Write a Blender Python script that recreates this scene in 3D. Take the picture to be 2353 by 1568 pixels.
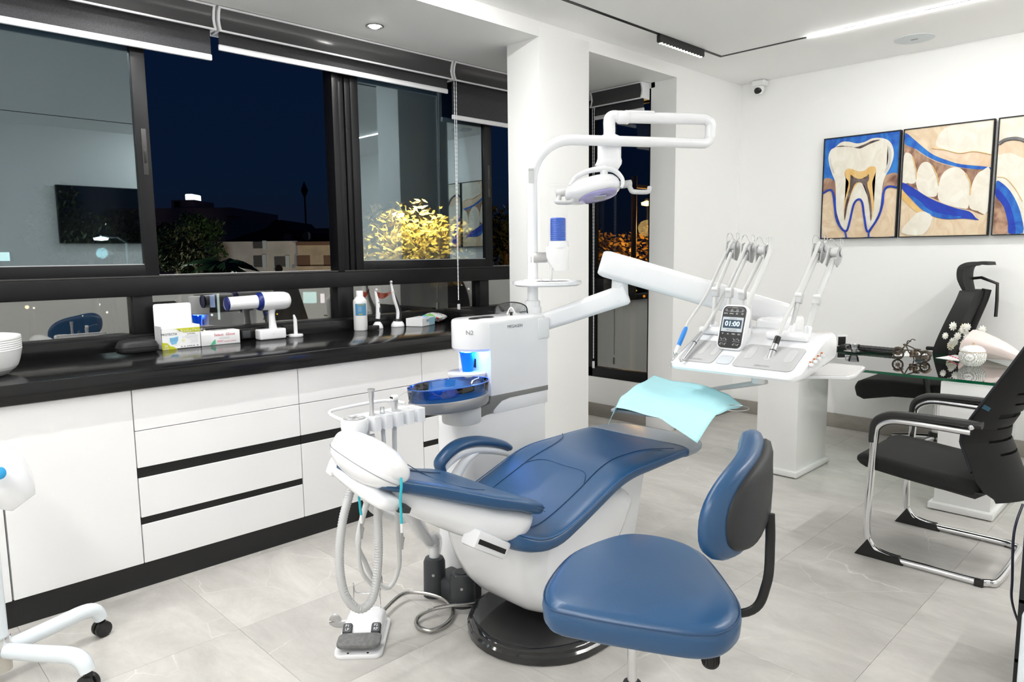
import bpy, bmesh, math, random
from math import sin, cos, pi, radians as R, sqrt
from mathutils import Vector as V, Matrix as MX

for o in list(bpy.data.objects): bpy.data.objects.remove(o)
S = bpy.context.scene
COL = S.collection
# ------------------------------------------------------------------ camera
F = 1641.67; YAW, PIT, ROL = 0.794007504, 0.121587717, -0.011202958
CAM = V((0, 0, 1.42))
FW = V((cos(YAW)*cos(PIT), sin(YAW)*cos(PIT), -sin(PIT)))
_r = V((sin(YAW), -cos(YAW), 0)); _u = _r.cross(FW)
RT = _r*cos(ROL)+_u*sin(ROL); UP = _u*cos(ROL)-_r*sin(ROL)
cd = bpy.data.cameras.new('camera'); co = bpy.data.objects.new('camera', cd); COL.objects.link(co)
cd.sensor_fit = 'HORIZONTAL'; cd.sensor_width = 36; cd.lens = F/2353*36; cd.clip_start = .05; cd.clip_end = 500
m = MX.Identity(4)
for i in range(3):
    m[i][0] = RT[i]; m[i][1] = UP[i]; m[i][2] = -FW[i]; m[i][3] = CAM[i]
co.matrix_world = m
S.camera = co
def at(x, y, ax, v):
    """point of the place seen at photo pixel x,y lying on the plane ax = v"""
    d = FW+RT*((x-1176.5)/F)-UP*((y-784)/F); i = 'xyz'.index(ax)
    return CAM+d*((v-CAM[i])/d[i])
# ------------------------------------------------------------------ world, exposure
S.view_settings.view_transform = 'Standard'; S.view_settings.look = 'None'
S.view_settings.gamma = 1; S.view_settings.use_curve_mapping = False
S.view_settings.exposure = 0.42
S.cycles.max_bounces = 12; S.cycles.diffuse_bounces = 8; S.cycles.transparent_max_bounces = 20
w = bpy.data.worlds.new('dusk'); S.world = w; w.use_nodes = True
nt = w.node_tree; bg = nt.nodes['Background']
tc = nt.nodes.new('ShaderNodeTexCoord'); sx = nt.nodes.new('ShaderNodeSeparateXYZ'); cr = nt.nodes.new('ShaderNodeValToRGB')
nt.links.new(tc.outputs['Generated'], sx.inputs[0]); nt.links.new(sx.outputs['Z'], cr.inputs[0]); nt.links.new(cr.outputs[0], bg.inputs[0])
cr.color_ramp.elements[0].position = 0.0; cr.color_ramp.elements[0].color = (.0042, .0062, .0125, 1)
cr.color_ramp.elements[1].position = .35; cr.color_ramp.elements[1].color = (.0016, .0060, .0230, 1)
e = cr.color_ramp.elements.new(.1); e.color = (.0022, .0068, .0205, 1)
bg.inputs[1].default_value = .86
# ------------------------------------------------------------------ room numbers (metres)
ZC, ZS = 2.82, 2.73          # ceiling, soffit of the window bay
YP = 3.135                   # front plane of pillar and bay edge
YG = 4.0                     # window glass
XR = 4.83                    # return wall
XF = 5.816                   # far wall
YB, XL = -1.05, -1.4         # walls behind the camera
TRX, TRY = 4.86, 2.757       # corner of the ceiling track
# ------------------------------------------------------------------ lights (LED strips in the ceiling track, bay downlights)
def area(name, loc, sx_, sy_, power, col=(1, .985, .96), spread=180, rot=(0, 0, 0)):
    l = bpy.data.lights.new(name, 'AREA'); l.shape = 'RECTANGLE'; l.size = sx_; l.size_y = sy_; l.energy = power; l.color = col; l.spread = R(spread)
    o = bpy.data.objects.new(name, l); COL.objects.link(o); o.location = loc; o.rotation_euler = rot; return o
LED = (1, .992, .978)
STRIPS = [('x', TRY, -.2, 2.7, 45), ('y', TRX, .2, 2.13, 14), ('x', -.35, 2.75, 4.86, 36), ('y', -.75, .0, 2.5, 45)]
for i, (ax, c, a, b, p) in enumerate(STRIPS):      # each strip glows from its underside and both flanks
    m_, L_ = (a+b)/2, b-a
    if ax == 'x':
        area('strip_light', (m_, c, ZC-.009), L_, .013, p*.66, LED)
        for sg_ in (-1, 1): area('strip_flank', (m_, c+sg_*.0072, ZC-.0042), L_, .007, p*.22, LED, 180, (R(90)*sg_, 0, 0))
    else:
        area('strip_light', (c, m_, ZC-.009), .013, L_, p*.66, LED)
        for sg_ in (-1, 1): area('strip_flank', (c+sg_*.0072, m_, ZC-.0042), .007, L_, p*.22, LED, 180, (0, -R(90)*sg_, 0))
DOWN = [(-.1, 3.6), (1.18, 3.605), (2.465, 3.605)]
for x, y in DOWN:
    l = bpy.data.lights.new('downlight', 'SPOT'); l.energy = 11; l.spot_size = R(150); l.spot_blend = .6; l.shadow_soft_size = .03; l.color = (1, .96, .9)
    o = bpy.data.objects.new('downlight', l); COL.objects.link(o); o.location = (x, y, ZS-.012)
# ------------------------------------------------------------------ materials
MATS = {}
def M(name, col=(.8, .8, .8), rough=.5, metal=0, coat=0, trans=0, emit=None, es=0, alpha=1, ior=1.45, noise=None, bump=None, spec=.5, sheen=0):
    if name in MATS: return MATS[name]
    mt = bpy.data.materials.new(name); mt.use_nodes = True; MATS[name] = mt
    t = mt.node_tree; b = t.nodes['Principled BSDF']
    b.inputs['Base Color'].default_value = (*col, 1); b.inputs['Roughness'].default_value = rough; b.inputs['Metallic'].default_value = metal
    b.inputs['Coat Weight'].default_value = coat; b.inputs['Coat Roughness'].default_value = .08
    b.inputs['Transmission Weight'].default_value = trans; b.inputs['IOR'].default_value = ior; b.inputs['Alpha'].default_value = alpha
    b.inputs['Specular IOR Level'].default_value = spec; b.inputs['Sheen Weight'].default_value = sheen
    if emit: b.inputs['Emission Color'].default_value = (*emit, 1); b.inputs['Emission Strength'].default_value = es
    if noise or bump:
        tc = t.nodes.new('ShaderNodeTexCoord')
        if noise:
            sc, amt = noise; n = t.nodes.new('ShaderNodeTexNoise'); n.inputs['Scale'].default_value = sc; n.inputs['Detail'].default_value = 5
            t.links.new(tc.outputs['Object'], n.inputs['Vector'])
            rp = t.nodes.new('ShaderNodeValToRGB'); rp.color_ramp.elements[0].position = .3; rp.color_ramp.elements[1].position = .7
            rp.color_ramp.elements[0].color = (*[c*(1-amt) for c in col], 1); rp.color_ramp.elements[1].color = (*[min(1, c*(1+amt)) for c in col], 1)
            t.links.new(n.outputs['Fac'], rp.inputs[0]); t.links.new(rp.outputs[0], b.inputs['Base Color'])
        if bump:
            sc, amt = bump; n = t.nodes.new('ShaderNodeTexNoise'); n.inputs['Scale'].default_value = sc; n.inputs['Detail'].default_value = 3
            t.links.new(tc.outputs['Object'], n.inputs['Vector'])
            bp = t.nodes.new('ShaderNodeBump'); bp.inputs['Strength'].default_value = amt; bp.inputs['Distance'].default_value = .002
            t.links.new(n.outputs['Fac'], bp.inputs['Height']); t.links.new(bp.outputs[0], b.inputs['Normal'])
    return mt
def glassmat(name, tint, refl, rtint=(1, 1, 1), rough=0.0):
    """clear sheet that lets the back through and mirrors the room"""
    if name in MATS: return MATS[name]
    mt = bpy.data.materials.new(name); mt.use_nodes = True; MATS[name] = mt; t = mt.node_tree
    t.nodes.remove(t.nodes['Principled BSDF']); out = t.nodes['Material Output']
    tr = t.nodes.new('ShaderNodeBsdfTransparent'); tr.inputs[0].default_value = (*tint, 1)
    gl = t.nodes.new('ShaderNodeBsdfGlossy'); gl.inputs['Color'].default_value = (*rtint, 1); gl.inputs['Roughness'].default_value = rough
    lw = t.nodes.new('ShaderNodeFresnel'); lw.inputs[0].default_value = 1.5
    mm = t.nodes.new('ShaderNodeMath'); mm.operation = 'ADD'; mm.inputs[1].default_value = refl; mm.use_clamp = True
    mx = t.nodes.new('ShaderNodeMixShader')
    t.links.new(lw.outputs[0], mm.inputs[0]); t.links.new(mm.outputs[0], mx.inputs[0]); t.links.new(tr.outputs[0], mx.inputs[1]); t.links.new(gl.outputs[0], mx.inputs[2])
    t.links.new(mx.outputs[0], out.inputs[0]); return mt
def stone(name, base, dark, vein=.0, rough=.35, scale=1.0):
    mt = bpy.data.materials.new(name); mt.use_nodes = True; MATS[name] = mt; t = mt.node_tree; b = t.nodes['Principled BSDF']
    N = t.nodes.new; L = t.links.new
    g = N('ShaderNodeNewGeometry'); oi = N('ShaderNodeObjectInfo')
    mul = N('ShaderNodeMath'); mul.operation = 'MULTIPLY'; mul.inputs[1].default_value = 37.0; L(oi.outputs['Random'], mul.inputs[0])
    va = N('ShaderNodeVectorMath'); va.operation = 'ADD'; L(g.outputs['Position'], va.inputs[0]); L(mul.outputs[0], va.inputs[1])
    mp = N('ShaderNodeMapping'); mp.inputs['Scale'].default_value = (1, .42, 1); mp.inputs['Rotation'].default_value = (0, 0, .5); L(va.outputs[0], mp.inputs[0])
    n1 = N('ShaderNodeTexNoise'); n1.inputs['Scale'].default_value = 4.2*scale; n1.inputs['Detail'].default_value = 10; n1.inputs['Roughness'].default_value = .72; n1.inputs['Distortion'].default_value = .5; L(mp.outputs[0], n1.inputs['Vector'])
    r1 = N('ShaderNodeValToRGB'); r1.color_ramp.elements[0].position = .32; r1.color_ramp.elements[1].position = .68
    r1.color_ramp.elements[0].color = (*dark, 1); r1.color_ramp.elements[1].color = (*base, 1); L(n1.outputs['Fac'], r1.inputs[0])
    hv = N('ShaderNodeHueSaturation'); L(r1.outputs[0], hv.inputs['Color'])
    mr = N('ShaderNodeMapRange'); mr.inputs[3].default_value = .93; mr.inputs[4].default_value = 1.05; L(oi.outputs['Random'], mr.inputs[0]); L(mr.outputs[0], hv.inputs['Value'])
    last = hv.outputs[0]
    if vein:
        nd = N('ShaderNodeTexNoise'); nd.inputs['Scale'].default_value = 2.2; nd.inputs['Detail'].default_value = 6; L(va.outputs[0], nd.inputs['Vector'])
        ad = N('ShaderNodeVectorMath'); ad.operation = 'MULTIPLY_ADD'; ad.inputs[1].default_value = (.22, .22, .22); L(nd.outputs['Color'], ad.inputs[0]); L(va.outputs[0], ad.inputs[2])
        vo = N('ShaderNodeTexVoronoi'); vo.feature = 'DISTANCE_TO_EDGE'; vo.inputs['Scale'].default_value = 2.1; L(ad.outputs[0], vo.inputs['Vector'])
        rv = N('ShaderNodeValToRGB'); rv.color_ramp.elements[0].position = .001; rv.color_ramp.elements[1].position = .0045
        rv.color_ramp.elements[0].color = (1, 1, 1, 1); rv.color_ramp.elements[1].color = (0, 0, 0, 1); L(vo.outputs['Distance'], rv.inputs[0])
        nm = N('ShaderNodeTexNoise'); nm.inputs['Scale'].default_value = 1.6; L(va.outputs[0], nm.inputs['Vector'])
        rm = N('ShaderNodeValToRGB'); rm.color_ramp.elements[0].position = .47; rm.color_ramp.elements[1].position = .62; L(nm.outputs['Fac'], rm.inputs[0])
        mm = N('ShaderNodeMath'); mm.operation = 'MULTIPLY'; L(rv.outputs[0], mm.inputs[0]); L(rm.outputs[0], mm.inputs[1])
        ms = N('ShaderNodeMath'); ms.operation = 'MULTIPLY'; ms.inputs[1].default_value = vein; L(mm.outputs[0], ms.inputs[0])
        mx = N('ShaderNodeMix'); mx.data_type = 'RGBA'; mx.inputs[7].default_value = (.86, .84, .79, 1); L(ms.outputs[0], mx.inputs[0]); L(last, mx.inputs[6]); last = mx.outputs[2]
    L(last, b.inputs['Base Color']); b.inputs['Roughness'].default_value = rough
    n3 = N('ShaderNodeTexNoise'); n3.inputs['Scale'].default_value = 60; n3.inputs['Detail'].default_value = 4; L(va.outputs[0], n3.inputs['Vector'])
    bp = N('ShaderNodeBump'); bp.inputs['Strength'].default_value = .08; bp.inputs['Distance'].default_value = .002; L(n3.outputs['Fac'], bp.inputs['Height']); L(bp.outputs[0], b.inputs['Normal'])
    return mt
WALL = M('wall_paint', (.90, .90, .89), .55, bump=(90, .05))
CEIL = M('ceiling_paint', (.90, .90, .89), .7)
TILE = stone('floor_tile', (.64, .62, .585), (.44, .425, .40), .55, .32)
BASE = stone('baseboard_stone', (.36, .335, .30), (.26, .245, .22), .15, .4, 1.6)
GROUT = M('grout', (.60, .58, .545), .8)
BLK = M('black_worktop', (.009, .009, .0095), .15, spec=.4)
ALU = M('black_aluminium', (.006, .006, .007), .4, spec=.35)
ALU2 = M('grey_aluminium', (.035, .034, .033), .4)
CABW = M('white_gloss_laminate', (.89, .89, .895), .12, coat=.3)
CHAN = M('black_channel', (.006, .006, .006), .5)
WPL = M('white_plastic', (.84, .85, .87), .16, coat=.35)
WPL2 = M('white_matt_plastic', (.82, .82, .82), .4)
LGR = M('light_grey_plastic', (.56, .565, .57), .35)
MGR = M('mid_grey_plastic', (.25, .255, .26), .4)
DGR = M('dark_grey_plastic', (.045, .05, .055), .45)
BPL = M('black_plastic', (.012, .012, .012), .35)
BMAT = M('black_matt', (.018, .018, .018), .7)
CHR = M('chrome', (.75, .75, .76), .09, 1)
STL = M('brushed_steel', (.55, .55, .56), .28, 1)
ALM = M('silver_handpiece', (.62, .62, .63), .3, .85)
BLU = M('blue_leather', (.020, .078, .185), .31, bump=(260, .12), spec=.65)
BLUS = M('blue_seam', (.02, .06, .14), .6)
TEAL = M('teal_cord', (.03, .48, .58), .4)
PANE = glassmat('window_glass', (.60, .66, .66), .22, (.62, .74, .80))
PANEL = glassmat('lower_window_glass', (.45, .45, .45), .24, (.9, .9, .88))
CLEAR = glassmat('clear_plastic', (.93, .95, .96), .06)
# ------------------------------------------------------------------ builders
def _link(o, parent):
    COL.objects.link(o)
    if parent is not None:
        o.parent = parent
        if parent.type == 'EMPTY' and not parent.get('_loc'): o.matrix_parent_inverse = MX.Translation(parent.location).inverted()
    return o
def tag(o, label=None, cat=None, group=None, kind=None):
    if label: o['label'] = label
    if cat: o['category'] = cat
    if group: o['group'] = group
    if kind: o['kind'] = kind
    return o
def thing(name, label, cat, loc=(0, 0, 0), rz=None, group=None, kind=None):
    o = bpy.data.objects.new(name, None); COL.objects.link(o); o.location = loc; o.empty_display_size = .05
    if rz is not None: o.rotation_euler = (0, 0, rz); o['_loc'] = 1
    return tag(o, label, cat, group, kind)
def fin(name, bm, mat, parent=None, smooth=None, X=None):
    if X is not None: bmesh.ops.transform(bm, matrix=X, verts=bm.verts)
    me = bpy.data.meshes.new(name)
    bmesh.ops.recalc_face_normals(bm, faces=bm.faces); bm.to_mesh(me); bm.free()
    if smooth is not None:
        if smooth >= 180: me.shade_smooth()
        else:
            me.shade_smooth()
            try: me.set_sharp_from_angle(angle=R(smooth))
            except Exception: pass
    me.materials.append(mat)
    return _link(bpy.data.objects.new(name, me), parent)
def bx(bm, lo, hi, bev=0, seg=2, X=None):
    vs = [bm.verts.new((x, y, z)) for x in (lo[0], hi[0]) for y in (lo[1], hi[1]) for z in (lo[2], hi[2])]
    fs = [bm.faces.new([vs[i] for i in q]) for q in ((0, 1, 3, 2), (4, 6, 7, 5), (0, 4, 5, 1), (2, 3, 7, 6), (0, 2, 6, 4), (1, 5, 7, 3))]
    if bev:
        ed = list({e for f in fs for e in f.edges})
        r = bmesh.ops.bevel(bm, geom=ed, offset=bev, segments=seg, affect='EDGES', profile=.5)
        vs = list({v for f in r['faces'] for v in f.verts} | {v for v in vs if v.is_valid})
    if X is not None: bmesh.ops.transform(bm, matrix=X, verts=[v for v in vs if v.is_valid])
    return vs
def box(name, lo, hi, mat, parent=None, bev=0, seg=2, X=None):
    bm = bmesh.new(); lo2 = [min(a, b) for a, b in zip(lo, hi)]; hi2 = [max(a, b) for a, b in zip(lo, hi)]
    bx(bm, lo2, hi2, bev, seg); return fin(name, bm, mat, parent, 35 if bev else None, X)
def boxes(name, lst, mat, parent=None, bev=0):
    bm = bmesh.new()
    for lo, hi in lst: bx(bm, [min(a, b) for a, b in zip(lo, hi)], [max(a, b) for a, b in zip(lo, hi)], bev)
    return fin(name, bm, mat, parent, 35 if bev else None)
def smoothpts(pts, n=6, closed=False):
    P = [V(p) for p in pts]; N = len(P); out = []
    if N < 3: return P
    rng = range(N if closed else N-1)
    for i in rng:
        if closed: p0, p1, p2, p3 = P[(i-1) % N], P[i], P[(i+1) % N], P[(i+2) % N]
        else: p0, p1, p2, p3 = P[max(i-1, 0)], P[i], P[i+1], P[min(i+2, N-1)]
        for k in range(n):
            t = k/n; out.append(.5*((2*p1)+(p2-p0)*t+(2*p0-5*p1+4*p2-p3)*t*t+(3*p1-p0-3*p2+p3)*t**3))
    if not closed: out.append(P[-1])
    return out
def addtube(bm, pts, r, n=10, caps=True, closed=False, rib=None, flat=None):
    """sweep a circle (or ellipse flat=(a,b,up)) of radius r (number or list) along pts"""
    P = [V(p) for p in pts]; K = len(P); rings = []
    up = None
    for i in range(K):
        if closed: t = (P[(i+1) % K]-P[i-1])
        else: t = P[min(i+1, K-1)]-P[max(i-1, 0)]
        if t.length < 1e-9: t = V((0, 0, 1))
        t.normalize()
        if up is None:
            a = V((0, 0, 1)) if abs(t.z) < .9 else V((1, 0, 0))
            up = (a-t*a.dot(t)).normalized()
        else:
            up = (up-t*up.dot(t))
            if up.length < 1e-6: up = t.orthogonal()
            up.normalize()
        if flat: u2 = V(flat[2]); u2 = (u2-t*u2.dot(t)); u = u2.normalized() if u2.length > 1e-6 else up
        else: u = up
        s = t.cross(u); rr = r[i] if isinstance(r, (list, tuple)) else r
        fa, fb = (flat[0], flat[1]) if flat else (1, 1)
        if rib: rr = rr*(1-rib*(i % 2))
        rings.append([bm.verts.new(P[i]+(u*cos(2*pi*k/n)*fa+s*sin(2*pi*k/n)*fb)*rr) for k in range(n)])
    for i in range(K if closed else K-1):
        a, b = rings[i], rings[(i+1) % K]
        for k in range(n): bm.faces.new((a[k], a[(k+1) % n], b[(k+1) % n], b[k]))
    if caps and not closed:
        bm.faces.new(rings[0][::-1]); bm.faces.new(rings[-1])
def tube(name, pts, r, mat, parent=None, n=10, sm=0, closed=False, caps=True, rib=None, flat=None, ang=50):
    bm = bmesh.new()
    if sm:
        if isinstance(r, (list, tuple)):
            rr = smoothpts([(q, 0, 0) for q in r], sm, closed); r = [q.x for q in rr]
        pts = smoothpts(pts, sm, closed)
    addtube(bm, pts, r, n, caps, closed, rib, flat); return fin(name, bm, mat, parent, ang)
def addlathe(bm, prof, c=(0, 0, 0), n=32, X=None, sx=1, sy=1):
    rings = []; c = V(c)
    for r, z in prof:
        if r < 1e-6: rings.append([bm.verts.new(c+V((0, 0, z)))])
        else: rings.append([bm.verts.new(c+V((r*cos(2*pi*k/n)*sx, r*sin(2*pi*k/n)*sy, z))) for k in range(n)])
    for a, b in zip(rings, rings[1:]):
        for k in range(n):
            k2 = (k+1) % n
            if len(a) == 1 and len(b) > 1: bm.faces.new((a[0], b[k2], b[k]))
            elif len(b) == 1 and len(a) > 1: bm.faces.new((a[k], a[k2], b[0]))
            elif len(a) > 1: bm.faces.new((a[k], a[k2], b[k2], b[k]))
    if X is not None: bmesh.ops.transform(bm, matrix=X, verts=[v for rg in rings for v in rg])
def lathe(name, prof, c, mat, parent=None, n=32, X=None, ang=40, sx=1, sy=1):
    bm = bmesh.new(); addlathe(bm, prof, (0, 0, 0), n, None, sx, sy)
    bmesh.ops.transform(bm, matrix=MX.Translation(V(c)) @ (X if X is not None else MX.Identity(4)), verts=bm.verts)
    return fin(name, bm, mat, parent, ang)
def cyl(name, a, b, r, mat, parent=None, n=20, bev=0, r2=None):
    """solid round bar from a to b"""
    a, b = V(a), V(b); d = b-a; h = d.length; r2 = r if r2 is None else r2
    q = V((0, 0, 1)).rotation_difference(d.normalized()).to_matrix().to_4x4()
    if bev: pr = [(0, 0), (r-bev, 0), (r-bev*.3, bev*.3), (r, bev), (r2, h-bev), (r2-bev*.3, h-bev*.3), (r2-bev, h), (0, h)]
    else: pr = [(0, 0), (r, 0), (r2, h), (0, h)]
    return lathe(name, pr, a, mat, parent, n, q, 40)
def prism(name, poly, d, mat, parent=None, bev=0, X=None, seg=2, ang=35):
    """outline poly (3-D points in one plane) pushed along vector d"""
    bm = bmesh.new(); d = V(d)
    a = [bm.verts.new(V(p)) for p in poly]; b = [bm.verts.new(V(p)+d) for p in poly]; n = len(a)
    bm.faces.new(a); bm.faces.new(b[::-1])
    for i in range(n): bm.faces.new((a[i], b[i], b[(i+1) % n], a[(i+1) % n]))
    if bev:
        bm.edges.ensure_lookup_table()
        ed = [e for e in bm.edges if (e.verts[0] in a and e.verts[1] in a) or (e.verts[0] in b and e.verts[1] in b)]
        bmesh.ops.bevel(bm, geom=ed, offset=bev, segments=seg, affect='EDGES', profile=.5)
    return fin(name, bm, mat, parent, ang, X)
def loft(name, rings, mat, parent=None, cap=True, closed=True, ang=60, X=None, loop=False):
    bm = bmesh.new(); Rg = [[bm.verts.new(V(p)) for p in r] for r in rings]; n = len(Rg[0])
    for a, b in zip(Rg, Rg[1:]+([Rg[0]] if loop else [])):
        for k in range(n if closed else n-1): bm.faces.new((a[k], a[(k+1) % n], b[(k+1) % n], b[k]))
    if cap and closed and not loop: bm.faces.new(Rg[0][::-1]); bm.faces.new(Rg[-1])
    return fin(name, bm, mat, parent, ang, X)
def rrect(w, h, r, n=5, cx=0, cy=0):
    """rounded rectangle outline, 2-D"""
    out = []; r = min(r, w/2-1e-4, h/2-1e-4)
    for q, (sx_, sy_) in enumerate(((1, 1), (-1, 1), (-1, -1), (1, -1))):
        for k in range(n+1):
            a = pi/2*q+pi/2*k/n; out.append((cx+sx_*(w/2-r)+r*cos(a), cy+sy_*(h/2-r)+r*sin(a)))
    return out
def superell(a, b, e, n=32):
    out = []
    for k in range(n):
        t = 2*pi*k/n; c, s = cos(t), sin(t)
        out.append((a*math.copysign(abs(c)**(2/e), c), b*math.copysign(abs(s)**(2/e), s)))
    return out
def pillow(name, outline, z0, z1, mat, parent=None, edge=.02, X=None, dome=0, steps=5, ang=60):
    """cushion slab: 2-D outline rounded over its rim, from z0 to z1 (dome lifts the top centre)"""
    cx = sum(p[0] for p in outline)/len(outline); cy = sum(p[1] for p in outline)/len(outline); rings = []
    h = (z1-z0)/2; zc = (z0+z1)/2
    def ring(inset, z):
        r = []
        for x, y in outline:
            dx, dy = x-cx, y-cy; L = sqrt(dx*dx+dy*dy) or 1; k = max(0, 1-inset/L); r.append((cx+dx*k, cy+dy*k, z))
        return r
    for k in range(steps+1):
        a = -pi/2+pi*k/steps
        rings.append(ring(edge*(1-cos(a)), zc+h*sin(a) if edge >= h else (z0+edge+edge*sin(a) if a < 0 else z1-edge+edge*sin(a))))
    mx = min(sqrt((x-cx)**2+(y-cy)**2) for x, y in outline)
    top = []
    for q in (.5, .75):
        top.append([(cx+(x-cx)*(1-q), cy+(y-cy)*(1-q), z1+dome*(1-(1-q)**2)) for x, y in outline])
    return loft(name, rings+top, mat, parent, True, True, ang, X)
def text(name, s, size, loc, xdir, ydir, mat, parent=None, align='CENTER', ext=.0004, sx=1):
    """flat printed lettering as thin mesh; xdir reading direction, ydir up"""
    c = bpy.data.curves.new(name, 'FONT'); c.body = s; c.size = size; c.align_x = align; c.align_y = 'CENTER'; c.extrude = ext; c.resolution_u = 2
    o = bpy.data.objects.new(name, c); COL.objects.link(o); dg = bpy.context.evaluated_depsgraph_get()
    me = bpy.data.meshes.new_from_object(o.evaluated_get(dg)); COL.objects.unlink(o); bpy.data.objects.remove(o); bpy.data.curves.remove(c)
    x = V(xdir).normalized(); y = V(ydir); y = (y-x*y.dot(x)).normalized(); z = x.cross(y)
    X = MX(((x.x*sx, y.x, z.x, loc[0]), (x.y*sx, y.y, z.y, loc[1]), (x.z*sx, y.z, z.z, loc[2]), (0, 0, 0, 1)))
    me.transform(X); me.materials.clear(); me.materials.append(mat); me.name = name
    return _link(bpy.data.objects.new(name, me), parent)
def XF_(o, x, y, z):
    """matrix from origin and three axes"""
    x, y, z = V(x), V(y), V(z)
    return MX(((x.x, y.x, z.x, o[0]), (x.y, y.y, z.y, o[1]), (x.z, y.z, z.z, o[2]), (0, 0, 0, 1)))
def copytree(o, parent=None):
    c = o.copy(); COL.objects.link(c)
    if parent is not None: c.parent = parent
    for ch in list(o.children): copytree(ch, c)
    return c
def st(o): o['kind'] = 'structure'; return o
# ================================================================== the room
fl = st(box('floor', (XL, YB, -.06), (XF, YG+.12, -.004), GROUT))
T = .6; G = .0005
tb = bmesh.new(); bx(tb, (G, G, -.012), (T-G, T-G, 0), .0003, 1)
tile0 = fin('tile', tb, TILE, fl, 35); tm = tile0.data; bpy.data.objects.remove(tile0)
ys = .79-.6*4
xs = 2.86-.6*8
for i in range(13):
    for j in range(12):
        x, y = xs+i*T, ys+j*T
        if x+T < XL or x > XF-.02 or y+T < YB or y > YG: continue
        o = bpy.data.objects.new('tile', tm); _link(o, fl); o.location = (x, y, 0)
# ceiling: main slab and lower bay soffit
ce = st(box('ceiling', (XL, YB, ZC), (XF, YP-.03, ZC+.08), CEIL))
box('bay_soffit', (XL, YP-.03, ZS), (XR+.14, YG+.1, ZS+.17), CEIL, ce)
st(box('wall_far', (XF, YB-.1, -.06), (XF+.12, YP+.2, ZC+.08), WALL))
st(box('wall_side', (XR+.14, YP-.03, -.06), (XF, YP+.2, ZC+.05), WALL))       # short wall beyond the bay
rw = st(box('wall_return', (XR, 3.335, -.06), (XR+.14, YG+.1, .345), WALL))
box('pier', (XR, YP-.03, -.06), (XR+.14, 3.335, ZS), WALL, rw)
box('plinth', (XR-.03, YP-.05, 0), (XR+.02, 3.33, .085), WPL2, rw, .004)
box('lintel', (XR, 3.3, 2.69), (XR+.14, YG+.1, ZS+.02), WALL, rw)
st(box('wall_window', (XL, YG+.02, -.06), (XR+.1, YG+.16, .98), WALL))
st(box('wall_pillar', (3.31, YP-.0302, -.02), (3.79, 3.385, ZS+.06), WALL, None, .003))
st(box('wall_back', (XL-.1, YB-.1, -.06), (XF+.1, YB, ZC+.08), WALL))
st(box('wall_left', (XL-.1, YB, -.06), (XL, YG+.1, ZC+.08), WALL))
st(box('baseboard_far', (XF-.016, YB, 0), (XF, YP-.03, .115), BASE, None, .002))
st(box('baseboard_side', (XR+.02, YP-.046, 0), (XF-.016, YP-.03, .115), BASE, None, .002))
st(box('baseboard_return', (XR-.014, 3.335, 0), (XR, YG, .115), BASE, None, .002))
st(box('baseboard_window', (3.25, YG+.004, 0), (XR-.014, YG+.02, .115), BASE, None, .002))
st(box('baseboard_back', (XL, YB, 0), (XF-.016, YB+.016, .115), BASE, None, .002))
# ---- ribbon window (window_1)
W1 = st(thing('window_1', 'black aluminium ribbon window with sliding sashes above low fixed panes', 'window', (2.5, YG, .98)))
def fr(name, x0, x1, z0, z1, y0=YG-.05, y1=YG+.05, mat=ALU, par=None, bev=.003): return box(name, (x0, y0, z0), (x1, y1, z1), mat, par or W1, bev)
fr('transom', XL, XR, 1.225, 1.318, YG-.06, YG+.06)
fr('sill_rail', XL, XR, .98, 1.03, YG-.06, YG+.06)
fr('head_rail', XL, XR, 2.62, ZS, YG-.03, YG+.06)
fr('sliding_track', XL, XR, 1.318, 1.328, YG-.045, YG+.05, ALU2)
fr('sliding_track', XL, XR, 1.318, 1.331, YG+.045, YG+.058, M('pale_track_edge', (.5, .5, .5), .4))
for a, b in ((-.02, .09), (1.175, 1.272), (2.36, 2.475), (3.555, 3.645), (4.72, XR)): fr('lower_mullion', a, b, 1.02, 1.23)
for a, b in ((2.375, 2.42), (2.43, 2.465), (2.475, 2.52), (4.7, 4.76)): fr('mullion', a, b, 1.32, 2.63, YG-.05+.02*(a > 2.42), YG+.05)
for a, b in ((XL, -.02), (.09, 1.175), (1.272, 2.36), (2.475, 3.555), (3.645, 4.72)):
    fr('lower_pane', a, b, 1.03, 1.225, YG-.003, YG+.003, PANEL, None, 0)
def sash(x0, x1, nm, stl=.07, y=YG-.02):
    s = fr(nm, x0, x1, 1.325, 1.385, y-.02, y+.02)
    fr('top_rail', x0, x1, 2.58, 2.63, y-.02, y+.02, ALU, s)
    fr('stile', x0, x0+.055, 1.325, 2.63, y-.021, y+.021, ALU, s); fr('stile', x1-stl, x1, 1.325, 2.63, y-.021, y+.021, ALU, s)
    fr('glazing_bead', x0+.05, x1-stl+.005, 1.382, 1.389, y-.012, y-.004, M('pale_bead', (.45, .46, .46), .4), s, 0)
    fr('pane', x0+.05, x1-stl, 1.385, 2.585, y-.003, y+.003, PANE, s, 0)
    hx = x1-stl*.45
    box('handle', (hx-.012, y-.0245, 1.84), (hx+.012, y-.0205, 2.07), ALU2, s, .002)
    box('finger_pull', (hx-.006, y-.027, 1.9), (hx+.006, y-.0235, 1.97), BPL, s, .002)
sash(.0, 1.318, 'sash', .068); sash(2.51, 3.702, 'sash', .072); sash(-1.3, .02, 'sash')
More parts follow.
